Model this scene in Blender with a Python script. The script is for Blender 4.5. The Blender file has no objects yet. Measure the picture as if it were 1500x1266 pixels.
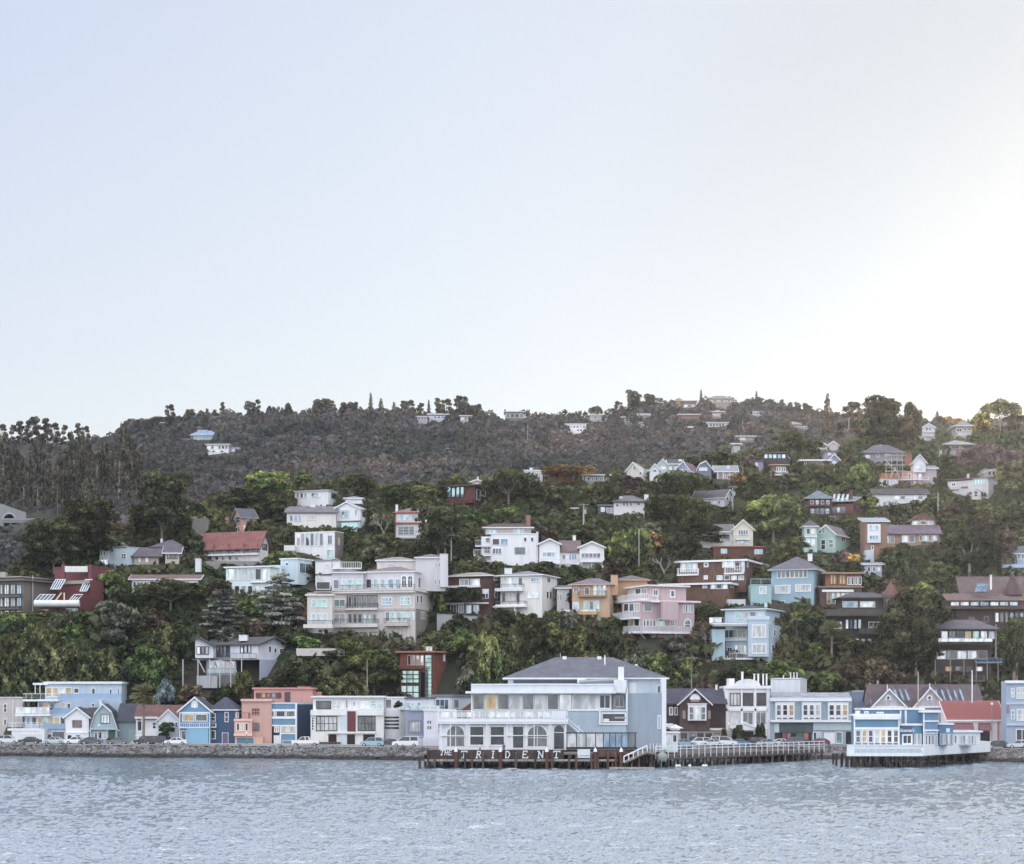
import bpy, math, random
import numpy as np
from mathutils import Vector
R = math.radians
rnd = random.Random(7)
SC = bpy.context.scene
COL = SC.collection

# ------------------------------------------------------------------ camera
F, H, YH, CX = 2720.0, 12.0, 1030.0, 750.0     # focal length in photo pixels, camera height, horizon row
cam_d = bpy.data.cameras.new('camera'); cam = bpy.data.objects.new('camera', cam_d); COL.objects.link(cam)
cam.location = (0, 0, H); cam.rotation_euler = (R(90), 0, 0)
cam_d.sensor_width = 36; cam_d.lens = 36 * F / 1500; cam_d.shift_y = (YH - 633) / 1500
cam_d.clip_start = 1; cam_d.clip_end = 20000
SC.camera = cam

def kx(px): return (px - CX) / F
def pt(px, py, Y): return Vector((kx(px) * Y, Y, H + (YH - py) * Y / F))
def zat(py, Y): return H + (YH - py) * Y / F

def lerp_tab(tab, x):
    if x <= tab[0][0]: return tab[0][1]
    for (a, b), (c, d) in zip(tab, tab[1:]):
        if x <= c: return b + (d - b) * (x - a) / (c - a)
    return tab[-1][1]

# ------------------------------------------------------------------ tags
def tag(o, label=None, cat=None, group=None, kind=None):
    if label: o['label'] = label
    if cat: o['category'] = cat
    if group: o['group'] = group
    if kind: o['kind'] = kind
    return o

# ------------------------------------------------------------------ materials
def srgb(h):
    h = h.lstrip('#')
    v = [int(h[i:i + 2], 16) / 255 for i in (0, 2, 4)]
    return [x / 12.92 if x <= .04045 else ((x + .055) / 1.055) ** 2.4 for x in v]
MATS = {}
def base_mat(name):
    m = bpy.data.materials.new(name); m.use_nodes = True
    nt = m.node_tree; b = nt.nodes['Principled BSDF']
    return m, nt, b
def noise(nt, scale, detail=3, vec=None, rough=.55):
    n = nt.nodes.new('ShaderNodeTexNoise'); n.inputs['Scale'].default_value = scale
    n.inputs['Detail'].default_value = detail; n.inputs['Roughness'].default_value = rough
    if vec is not None: nt.links.new(vec, n.inputs['Vector'])
    return n
def mapr(nt, src, a, b, c, d):
    n = nt.nodes.new('ShaderNodeMapRange'); nt.links.new(src, n.inputs[0])
    for i, v in zip((1, 2, 3, 4), (a, b, c, d)): n.inputs[i].default_value = v
    return n.outputs[0]
def mixc(nt, fac, a, b, mode='MIX'):
    n = nt.nodes.new('ShaderNodeMix'); n.data_type = 'RGBA'; n.blend_type = mode
    for sock, v in ((n.inputs[0], fac), (n.inputs[6], a), (n.inputs[7], b)):
        if isinstance(v, (int, float)): sock.default_value = v
        elif isinstance(v, (list, tuple)): sock.default_value = (*v[:3], 1)
        else: nt.links.new(v, sock)
    return n.outputs[2]
def coords(nt, scale=(1, 1, 1), which='Object'):
    tc = nt.nodes.new('ShaderNodeTexCoord'); mp = nt.nodes.new('ShaderNodeMapping')
    mp.inputs['Scale'].default_value = scale
    nt.links.new(tc.outputs[which], mp.inputs['Vector']); return mp.outputs[0]
GAIN = .9
def M(spec):
    """'w#e8e6ea': surface kind letter + colour as it shows in daylight"""
    if spec in MATS: return MATS[spec]
    k, hx = spec.split('#'); c = srgb(hx); c[1] += .05 * max(0, c[2] - c[0]); c[2] -= .05 * max(0, c[2] - c[0]); lu = sum(c) / 3; c = [min(.84, (lu + (x - lu) * .7) * g / GAIN) for x, g in zip(c, (1.04, 1.0, .95))]
    names = dict(w='stucco', c='clapboard', s='shingle_siding', r='roof_covering', p='painted_wood', m='metal', t='timber', n='concrete', e='earth', k='rock', f='fabric', v='car_paint')
    m, nt, b = base_mat(names.get(k, 'surface') + '_' + hx); MATS[spec] = m
    if k == 'w' or k == 'n' or k == 'p' or k == 'c':
        st = noise(nt, 1.0, 4, coords(nt, (.9, .9, .12)))
        fn = noise(nt, 3.0, 3, coords(nt))
        col = mixc(nt, mapr(nt, st.outputs[0], .42, .75, 0, .42 if k in 'wn' else .3), c, [x * .62 for x in c])
        col = mixc(nt, mapr(nt, fn.outputs[0], .4, .7, 0, .25), col, [x * .8 for x in c])
        if k == 'c':
            wv = nt.nodes.new('ShaderNodeTexWave'); wv.bands_direction = 'Z'; wv.wave_profile = 'SAW'
            wv.inputs['Scale'].default_value = 1.1; nt.links.new(coords(nt), wv.inputs['Vector'])
            col = mixc(nt, mapr(nt, wv.outputs[0], .75, 1, 0, .35), col, [x * .55 for x in c])
        nt.links.new(col, b.inputs['Base Color']); b.inputs['Roughness'].default_value = .8
    elif k in 'sr':
        br = nt.nodes.new('ShaderNodeTexBrick'); nt.links.new(coords(nt, (1, 1, 1)), br.inputs['Vector'])
        br.inputs['Scale'].default_value = 1.2; br.inputs['Color1'].default_value = (*c, 1)
        br.inputs['Color2'].default_value = (*[x * .7 for x in c], 1); br.inputs['Mortar'].default_value = (*[x * .5 for x in c], 1)
        st = noise(nt, .6, 5, coords(nt)); fn = noise(nt, 5, 3, coords(nt))
        col = mixc(nt, mapr(nt, st.outputs[0], .4, .7, 0, .6), br.outputs[0], [min(1, x * 1.35) for x in c])
        col = mixc(nt, mapr(nt, fn.outputs[0], .4, .7, 0, .6), col, [x * .6 for x in c])
        nt.links.new(col, b.inputs['Base Color']); b.inputs['Roughness'].default_value = .85
    elif k == 't':
        st = noise(nt, 2.0, 5, coords(nt, (1, 1, .25)))
        nt.links.new(mixc(nt, mapr(nt, st.outputs[0], .35, .7, 0, 1), c, [x * .45 for x in c]), b.inputs['Base Color'])
        b.inputs['Roughness'].default_value = .85
    elif k in 'ke':
        st = noise(nt, 1.6, 6, coords(nt)); oi = nt.nodes.new('ShaderNodeObjectInfo')
        col = mixc(nt, mapr(nt, st.outputs[0], .3, .7, 0, 1), c, [x * .4 for x in c])
        rr = nt.nodes.new('ShaderNodeValToRGB'); e = rr.color_ramp.elements
        e[0].color = (.5, .45, .42, 1); e[1].color = (1.5, 1.5, 1.5, 1); e.new(.5).color = (1., .92, .85, 1)
        nt.links.new(oi.outputs['Random'], rr.inputs[0])
        col = mixc(nt, 1.0, col, rr.outputs[0], 'MULTIPLY')
        nt.links.new(col, b.inputs['Base Color']); b.inputs['Roughness'].default_value = .9
    elif k == 'v':
        b.inputs['Base Color'].default_value = (*c, 1); b.inputs['Roughness'].default_value = .25
        b.inputs['Coat Weight'].default_value = .6; b.inputs['Coat Roughness'].default_value = .05
    elif k == 'm':
        b.inputs['Base Color'].default_value = (*c, 1); b.inputs['Roughness'].default_value = .4; b.inputs['Metallic'].default_value = .3
    else:
        b.inputs['Base Color'].default_value = (*c, 1); b.inputs['Roughness'].default_value = .7
    return m
# window panes: glass over whatever stands behind it
def pane_mat(code):
    key = 'pane_' + code
    if key in MATS: return MATS[key]
    # s: reflecting sky, d: dark room, c: pale curtain, g: greenish tinted, y: warm tint with glow added, b: bluish
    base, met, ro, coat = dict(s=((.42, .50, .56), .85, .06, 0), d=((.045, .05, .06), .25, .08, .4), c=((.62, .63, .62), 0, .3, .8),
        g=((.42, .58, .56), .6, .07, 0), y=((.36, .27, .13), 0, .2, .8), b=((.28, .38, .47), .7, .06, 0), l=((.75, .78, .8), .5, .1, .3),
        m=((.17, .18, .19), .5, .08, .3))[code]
    m, nt, b = base_mat('window_glass_' + dict(s='sky', d='dark', c='curtained', g='tinted', y='warm', b='blue', l='light', m='dim')[code]); MATS[key] = m
    n = noise(nt, .9, 3, coords(nt, (1, 1, .35)))
    col = mixc(nt, mapr(nt, n.outputs[0], .42, .6, 0, .75), base, [x * .45 for x in base])
    nt.links.new(col, b.inputs['Base Color'])
    b.inputs['Metallic'].default_value = met; b.inputs['Roughness'].default_value = ro; b.inputs['Coat Weight'].default_value = coat
    b.inputs['Coat Roughness'].default_value = .03
    if code == 'y':
        nt.links.new(col, b.inputs['Emission Color']); b.inputs['Emission Strength'].default_value = .55  # glow added to the pane itself, no lamp behind it
    return m
def mat(s):
    if not isinstance(s, str): return s
    return pane_mat(s) if len(s) == 1 else M(s)

# ------------------------------------------------------------------ mesh building
class MB:
    def __init__(s): s.v = []; s.f = []
    def hexa(s, p):           # 8 points: bottom ring 0-3, top ring 4-7
        n = len(s.v); s.v += [tuple(q) for q in p]
        for f in ((0, 3, 2, 1), (4, 5, 6, 7), (0, 1, 5, 4), (1, 2, 6, 5), (2, 3, 7, 6), (3, 0, 4, 7)): s.f.append(tuple(n + i for i in f))
        return s
    def box(s, x0, x1, y0, y1, z0, z1):
        return s.hexa([(x0, y0, z0), (x1, y0, z0), (x1, y1, z0), (x0, y1, z0), (x0, y0, z1), (x1, y0, z1), (x1, y1, z1), (x0, y1, z1)])
    def bar(s, a, b, w, h=None, up=(0, 0, 1)):   # rectangular bar between two points
        a = Vector(a); b = Vector(b); d = (b - a).normalized(); u = Vector(up)
        if abs(d.dot(u)) > .95: u = Vector((0, 1, 0))
        sx = d.cross(u).normalized() * w / 2; sy = sx.cross(d).normalized() * (h or w) / 2
        return s.hexa([a - sx - sy, a + sx - sy, a + sx + sy, a - sx + sy, b - sx - sy, b + sx - sy, b + sx + sy, b - sx + sy])
    def tube(s, pts, rad, n=6, cap=True):
        rings = []
        for i, p in enumerate(pts):
            p = Vector(p); q = Vector(pts[min(i + 1, len(pts) - 1)]) - Vector(pts[max(i - 1, 0)]); q.normalize()
            u = q.cross(Vector((0, 1, 0)) if abs(q.y) < .9 else Vector((1, 0, 0))).normalized(); w = q.cross(u)
            r = rad[i] if isinstance(rad, (list, tuple)) else rad
            k = len(s.v); rings.append(k)
            s.v += [tuple(p + (u * math.cos(2 * math.pi * j / n) + w * math.sin(2 * math.pi * j / n)) * r) for j in range(n)]
        for a, b in zip(rings, rings[1:]):
            for j in range(n): s.f.append((a + j, a + (j + 1) % n, b + (j + 1) % n, b + j))
        if cap: s.f.append(tuple(rings[0] + j for j in reversed(range(n)))); s.f.append(tuple(rings[-1] + j for j in range(n)))
        return s
    def prism(s, poly, d):    # polygon (3D points) swept by vector d
        n = len(s.v); k = len(poly); d = Vector(d)
        s.v += [tuple(p) for p in poly] + [tuple(Vector(p) + d) for p in poly]
        s.f.append(tuple(n + i for i in range(k))); s.f.append(tuple(n + k + i for i in reversed(range(k))))
        for i in range(k): s.f.append((n + i, n + k + i, n + k + (i + 1) % k, n + (i + 1) % k))
        return s
    def ball(s, c, rx, ry, rz, nu=10, nv=6):
        k = len(s.v); 
        for i in range(nv + 1):
            t = math.pi * i / nv
            for j in range(nu):
                p = 2 * math.pi * j / nu
                s.v.append((c[0] + rx * math.sin(t) * math.cos(p), c[1] + ry * math.sin(t) * math.sin(p), c[2] + rz * math.cos(t)))
        for i in range(nv):
            for j in range(nu):
                s.f.append((k + i * nu + j, k + (i + 1) * nu + j, k + (i + 1) * nu + (j + 1) % nu, k + i * nu + (j + 1) % nu))
        return s
    def mesh(s, name, off=(0, 0, 0)):
        me = bpy.data.meshes.new(name)
        ox, oy, oz = off
        me.from_pydata([(x - ox, y - oy, z - oz) for x, y, z in s.v], [], s.f); me.update()
        import bmesh
        bm = bmesh.new(); bm.from_mesh(me); bmesh.ops.recalc_face_normals(bm, faces=bm.faces[:]); bm.to_mesh(me); bm.free()
        return me
def link(name, me, m=None, parent=None):
    o = bpy.data.objects.new(name, me)
    if m is not None and me is not None:
        if len(me.materials) == 0: me.materials.append(mat(m))
    COL.objects.link(o)
    if parent is not None: o.parent = parent
    return o
def empty(name, loc, rz=0):
    o = bpy.data.objects.new(name, None); o.location = loc; o.rotation_euler = (0, 0, rz); o.empty_display_size = .5
    COL.objects.link(o); return o
def copy_tree(o, parent=None):
    c = o.copy(); COL.objects.link(c); c.parent = parent
    for ch in list(o.children): copy_tree(ch, c)
    return c

SCREEN = []      # (x0, y0, x1, y1, Y, noun) of every building, to keep planting off them and to word labels
# ------------------------------------------------------------------ terrain
YSH = [(-900, 432), (0, 421), (250, 410), (470, 398), (620, 388), (900, 392), (1230, 398), (1300, 395), (1450, 378), (1500, 375), (2400, 362)]
HILL = [(1085, 440), (1000, 450), (960, 456), (940, 462), (900, 474), (850, 495), (800, 520), (750, 550), (700, 590), (650, 655), (600, 730)]   # picture row -> depth
RIDGE = [(-900, 880), (0, 855), (100, 805), (200, 775), (300, 745), (400, 722), (500, 718), (600, 728), (700, 712), (800, 702), (900, 702), (1000, 690), (1100, 672), (1200, 660), (1300, 650), (1400, 642), (1500, 636), (2400, 620)]
SKY_Y = [(-900, 662), (0, 647), (130, 647), (200, 629), (300, 619), (400, 614), (450, 615), (540, 612), (700, 619), (800, 617), (900, 613), (960, 602), (1020, 595), (1100, 597), (1200, 615), (1300, 627), (1500, 631), (2400, 647)]
YS = 1100.0
def hill_row(Y): return lerp_tab([(b, a) for a, b in HILL], Y)
def hill_depth(y): return lerp_tab([(a, b) for a, b in reversed(HILL)], y)
PROF = {}
def profile(px):
    key = round(px / 4)
    if key in PROF: return PROF[key]
    px = key * 4.0
    ys = lerp_tab(YSH, px); yr = lerp_tab(RIDGE, px); Yr = hill_depth(yr)
    p = [(0, -6), (ys - 12, -3), (ys - 1, -.4), (ys + 5, 2.55), (ys + 22, 2.6)]
    p += [(Y, zat(y, Y)) for y, Y in HILL if Y < Yr - 3]
    p.append((Yr, zat(yr, Yr))); Yv = Yr + 60; p.append((Yv, zat(yr + 26, Yv)))
    sk = lerp_tab(SKY_Y, px)
    for t in (.25, .5, .75, 1):
        Y = Yv + (YS - Yv) * t; p.append((Y, zat(yr + 26 + (sk - yr - 26) * t ** .95, Y)))
    p.append((YS + 160, p[-1][1] - 12)); p.append((2600, p[-1][1] - 60)); p.append((6000, 0))
    PROF[key] = p
    return p
def tz(X, Y):
    return lerp_tab(profile(CX + F * X / max(Y, 1)), Y)
def ground(px, Y): return lerp_tab(profile(px), Y)
def hit(px, py, Y0=430.0):
    """depth at which the sight line of this picture point meets the ground"""
    Y = Y0
    while Y < YS + 40:
        if ground(px, Y) >= zat(py, Y): return Y
        Y += 2.0
    return YS
def make_terrain():
    cols = [-900 + 12 * i for i in range(276)]
    rows = [250, 340] + [350 + 3 * i for i in range(50)] + [500 + 6 * i for i in range(110)] + [1180, 1260, 1400, 1700, 2200, 2600, 4000, 6000]
    v = []; f = []
    for Y in rows:
        for px in cols:
            X = kx(px) * Y; z = ground(px, Y)
            if Y > 445: z += .9 * math.sin(X * .13 + Y * .07) * math.sin(Y * .11 - X * .05) + .5 * math.sin(X * .41) * math.sin(Y * .37)
            v.append((X, Y, z))
    n = len(cols)
    for i in range(len(rows) - 1):
        for j in range(n - 1): f.append((i * n + j, i * n + j + 1, (i + 1) * n + j + 1, (i + 1) * n + j))
    me = bpy.data.meshes.new('hillside'); me.from_pydata(v, [], f); me.update()
    for p in me.polygons: p.use_smooth = True
    m, nt, b = base_mat('hillside_soil')
    n1 = noise(nt, .03, 6, coords(nt)); n2 = noise(nt, .5, 5, coords(nt))
    c = mixc(nt, mapr(nt, n1.outputs[0], .4, .62, 0, 1), (.035, .042, .022), (.075, .058, .042))
    c = mixc(nt, mapr(nt, n2.outputs[0], .35, .65, 0, .7), c, (.022, .026, .016))
    gp = nt.nodes.new('ShaderNodeNewGeometry'); sp = nt.nodes.new('ShaderNodeSeparateXYZ'); nt.links.new(gp.outputs['Position'], sp.inputs[0])
    c = mixc(nt, mapr(nt, sp.outputs['Z'], 2.7, 4.0, 0, 1), (.05, .048, .045), c)   # gravel along the shore
    nt.links.new(c, b.inputs['Base Color']); b.inputs['Roughness'].default_value = 1
    tag(link('hillside', me, m), kind='structure')
make_terrain()
def strip(name, off0, off1, z, m, x0=-900, x1=2400, thick=0):
    v = []; f = []
    xs = range(x0, x1 + 1, 30)
    for px in xs:
        ys = lerp_tab(YSH, px)
        for o in (off0, off1):
            Y = ys + o; v.append((kx(px) * Y, Y, z))
    for i in range(len(xs) - 1): f.append((2 * i, 2 * i + 2, 2 * i + 3, 2 * i + 1))
    me = bpy.data.meshes.new(name); me.from_pydata(v, [], f)
    if thick:
        n = len(v); v2 = v + [(x, y, zz - thick) for x, y, zz in v]
        f2 = list(f)
        for i in range(len(xs) - 1): f2.append((2 * i, n + 2 * i, n + 2 * i + 2, 2 * i + 2))
        me = bpy.data.meshes.new(name); me.from_pydata(v2, [], f2)
    return tag(link(name, me, m), kind='structure')
strip('street', 5.5, 13.0, 2.63, 'n#5c5c60')
strip('pavement', 13.0, 22.0, 2.76, 'n#a5a3a0', thick=.13)
strip('parking_edge', 5.0, 5.5, 2.7, 'n#b5b3ae', thick=.15)

# ------------------------------------------------------------------ water
def make_water():
    # near field: real chop in a displaced sheet, far field flat
    rows = []; Y = 118.0
    while Y < 440: rows.append(Y); Y += .42 * (Y / 140) ** 1.1
    xs_n = 620
    Yr = np.array(rows)[:, None]; t = np.linspace(-1, 1, xs_n)[None, :]
    X = t * (Yr * .33 + 12); Yg = np.repeat(Yr, xs_n, 1)
    z = np.zeros_like(X); rg = np.random.default_rng(3)
    for i in range(34):
        lam = .7 * (1.11 ** i) if i < 22 else 10 + 3 * (i - 22)
        a = rg.normal(1.45, .5); kx_, ky_ = math.cos(a), math.sin(a); k = 2 * math.pi / lam
        amp = .036 * lam ** .8 if lam < 2.4 else .020 * lam ** .25
        ph = rg.uniform(0, 6.28); w = k * (X * kx_ + Yg * ky_) + ph
        fade = np.clip(lam * 300 / Yg / 1.6, 0, 1)
        z += amp * (np.sin(w) + .45 * np.sin(2 * w + 1.2) + .25 * np.sin(3.1 * w)) * fade
    patch = .75 + .35 * np.sin(X * .031 + 1.3 + .5 * np.sin(Yg * .021)) * np.sin(Yg * .043 + X * .012)
    z *= patch * np.clip((470 - Yg) / 170, .3, 1)
    edge = np.clip((1 - np.abs(t)) * 12, 0, 1) * np.clip((Yg - 118) / 8, 0, 1) * np.clip((440 - Yg) / 20, 0, 1); z *= edge
    n, mcol = X.shape
    v = np.stack([X, Yg, z], -1).reshape(-1, 3)
    idx = np.arange(n * mcol).reshape(n, mcol)
    q = np.stack([idx[:-1, :-1], idx[:-1, 1:], idx[1:, 1:], idx[1:, :-1]], -1).reshape(-1, 4)
    ext = [(-3000, -400, 0), (3000, -400, 0), (3000, 118, 0), (-3000, 118, 0)]
    me = np_mesh('water', v, q)
    m, nt, b = base_mat('bay_water')
    b.inputs['Base Color'].default_value = (.075, .15, .20, 1); b.inputs['Roughness'].default_value = .05; b.inputs['IOR'].default_value = 5.0
    b.inputs['Specular IOR Level'].default_value = .75
    n1 = noise(nt, 1.0, 4, coords(nt, (3.0, 5.5, 1))); n2 = noise(nt, 4.5, 3, coords(nt, (1, 1.5, 1)))
    bp = nt.nodes.new('ShaderNodeBump'); bp.inputs['Distance'].default_value = .12; bp.inputs['Strength'].default_value = 1
    nt.links.new(n1.outputs[0], bp.inputs['Height'])
    bp2 = nt.nodes.new('ShaderNodeBump'); bp2.inputs['Distance'].default_value = .05; nt.links.new(n2.outputs[0], bp2.inputs['Height'])
    nt.links.new(bp.outputs[0], bp2.inputs['Normal']); nt.links.new(bp2.outputs[0], b.inputs['Normal'])
    me.materials.append(m)
    for p in (0,): pass
    me.polygons.foreach_set('use_smooth', np.ones(len(me.polygons), bool))
    o = tag(link('water', me), kind='structure')
    far = MB()
    # flat remainder of the bay round the choppy sheet
    far.v = [(-4000, -400, 0), (4000, -400, 0), (4000, 118, 0), (-4000, 118, 0),
             (-(118 * .33 + 12), 118, 0), (-(440 * .33 + 12), 440, 0), (-4000, 440, 0), (118 * .33 + 12, 118, 0), (440 * .33 + 12, 440, 0), (4000, 440, 0)]
    far.f = [(0, 1, 2, 7, 4, 3), (3, 4, 5, 6), (7, 2, 9, 8)]
    me2 = bpy.data.meshes.new('water_far'); me2.from_pydata(far.v, [], far.f); me2.materials.append(m)
    tag(link('water', me2), kind='structure')
def np_mesh(name, v, q):
    me = bpy.data.meshes.new(name); nv, nf = len(v), len(q)
    me.vertices.add(nv); me.vertices.foreach_set('co', np.asarray(v, np.float32).ravel())
    me.loops.add(nf * 4); me.polygons.add(nf)
    me.loops.foreach_set('vertex_index', np.asarray(q, np.int32).ravel())
    me.polygons.foreach_set('loop_start', np.arange(0, nf * 4, 4, dtype=np.int32))
    me.polygons.foreach_set('loop_total', np.full(nf, 4, np.int32))
    me.update(calc_edges=True)
    return me
make_water()

# ------------------------------------------------------------------ sky, sun, air
SUN_AZ, SUN_EL = 28.0, 11.0         # degrees right of the view axis, degrees up
w = bpy.data.worlds.new('World'); SC.world = w; w.use_nodes = True
nt = w.node_tree; nt.nodes.clear()
out = nt.nodes.new('ShaderNodeOutputWorld')
sky = nt.nodes.new('ShaderNodeTexSky'); sky.sky_type = 'NISHITA'; sky.sun_disc = False
sky.sun_elevation = R(SUN_EL); sky.sun_rotation = R(SUN_AZ); sky.air_density = 1; sky.dust_density = 0.2; sky.ozone_density = 1.5
bg1 = nt.nodes.new('ShaderNodeBackground'); bg1.inputs[1].default_value = .05; nt.links.new(sky.outputs[0], bg1.inputs[0])
tc = nt.nodes.new('ShaderNodeTexCoord')
sd = Vector((math.sin(R(SUN_AZ)) * math.cos(R(SUN_EL)), math.cos(R(SUN_AZ)) * math.cos(R(SUN_EL)), math.sin(R(SUN_EL))))
dp = nt.nodes.new('ShaderNodeVectorMath'); dp.operation = 'DOT_PRODUCT'; dp.inputs[1].default_value = Vector((.342 * .986, .94 * .986, .167)); nt.links.new(tc.outputs['Generated'], dp.inputs[0])
def ramp(src, stops):
    r = nt.nodes.new('ShaderNodeValToRGB'); el = r.color_ramp.elements
    while len(el) > 1: el.remove(el[-1])
    for i, (p, c) in enumerate(stops):
        e = el[0] if i == 0 else el.new(p)
        e.position = p; e.color = (*c, 1)
    nt.links.new(src, r.inputs[0]); return r.outputs[0]
def sr(r, g, b, k=1): return [x * k for x in srgb('%02x%02x%02x' % (r, g, b))]
t01 = mapr(nt, dp.outputs['Value'], -1, 1, 0, 1)
def T(s): return (s + 1) / 2
bright = sr(224, 227, 238, 1.0)  # unseen sky behind the camera, boosted to fill-light the house fronts
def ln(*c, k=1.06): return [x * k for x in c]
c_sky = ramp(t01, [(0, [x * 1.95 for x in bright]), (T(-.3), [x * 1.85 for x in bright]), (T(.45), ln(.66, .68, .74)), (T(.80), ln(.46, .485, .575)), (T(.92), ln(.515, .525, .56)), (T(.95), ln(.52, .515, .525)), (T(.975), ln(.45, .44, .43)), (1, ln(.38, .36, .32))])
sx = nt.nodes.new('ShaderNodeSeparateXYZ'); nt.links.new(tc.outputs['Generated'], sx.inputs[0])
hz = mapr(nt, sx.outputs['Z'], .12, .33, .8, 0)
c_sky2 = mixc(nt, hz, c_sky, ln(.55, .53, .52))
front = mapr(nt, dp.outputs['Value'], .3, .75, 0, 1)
rear_fill = mapr(nt, sx.outputs['Z'], 0, .7, .75, 1.38)  # added rear fill, stronger overhead to deepen shade under eaves
c_rear_fill = mixc(nt, 1.0, c_sky, rear_fill, 'MULTIPLY')
c_fin = mixc(nt, front, c_rear_fill, c_sky2)
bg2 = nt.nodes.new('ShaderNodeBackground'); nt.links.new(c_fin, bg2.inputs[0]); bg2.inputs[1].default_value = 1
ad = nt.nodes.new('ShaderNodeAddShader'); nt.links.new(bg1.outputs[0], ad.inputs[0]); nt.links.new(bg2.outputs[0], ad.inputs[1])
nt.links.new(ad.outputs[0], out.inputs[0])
sun_d = bpy.data.lights.new('sun', 'SUN'); sun_d.energy = 3.8; sun_d.angle = R(.53); sun_d.color = (1, .82, .56)
sun = bpy.data.objects.new('sun', sun_d); COL.objects.link(sun); sun.location = (200, 300, 300)
sun.rotation_euler = (-sd).to_track_quat('-Z', 'Y').to_euler()

hb = MB().box(-3990, 3990, -390, 5980, -8, 330)
hm = bpy.data.materials.new('haze'); hm.use_nodes = True; hn = hm.node_tree; hn.nodes.clear()
ho = hn.nodes.new('ShaderNodeOutputMaterial'); pv = hn.nodes.new('ShaderNodeVolumePrincipled')
pv.inputs['Color'].default_value = (.78, .82, 1.0, 1); pv.inputs['Density'].default_value = .00005; pv.inputs['Anisotropy'].default_value = .78
hn.links.new(pv.outputs[0], ho.inputs['Volume'])
HAZE = tag(link('haze', hb.mesh('haze'), hm), kind='stuff')

SC.view_settings.view_transform = 'Standard'; SC.view_settings.look = 'None'; SC.view_settings.exposure = 0.12; SC.view_settings.gamma = 1
SC.render.engine = 'CYCLES'
cy = SC.cycles; cy.use_denoising = True; cy.max_bounces = 5; cy.diffuse_bounces = 3; cy.glossy_bounces = 3; cy.transmission_bounces = 3; cy.volume_bounces = 1; cy.transparent_max_bounces = 6
cy.caustics_reflective = False; cy.caustics_refractive = False; cy.sample_clamp_indirect = 5
try: cy.denoiser = 'OPENIMAGEDENOISE'
except Exception: pass
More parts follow.
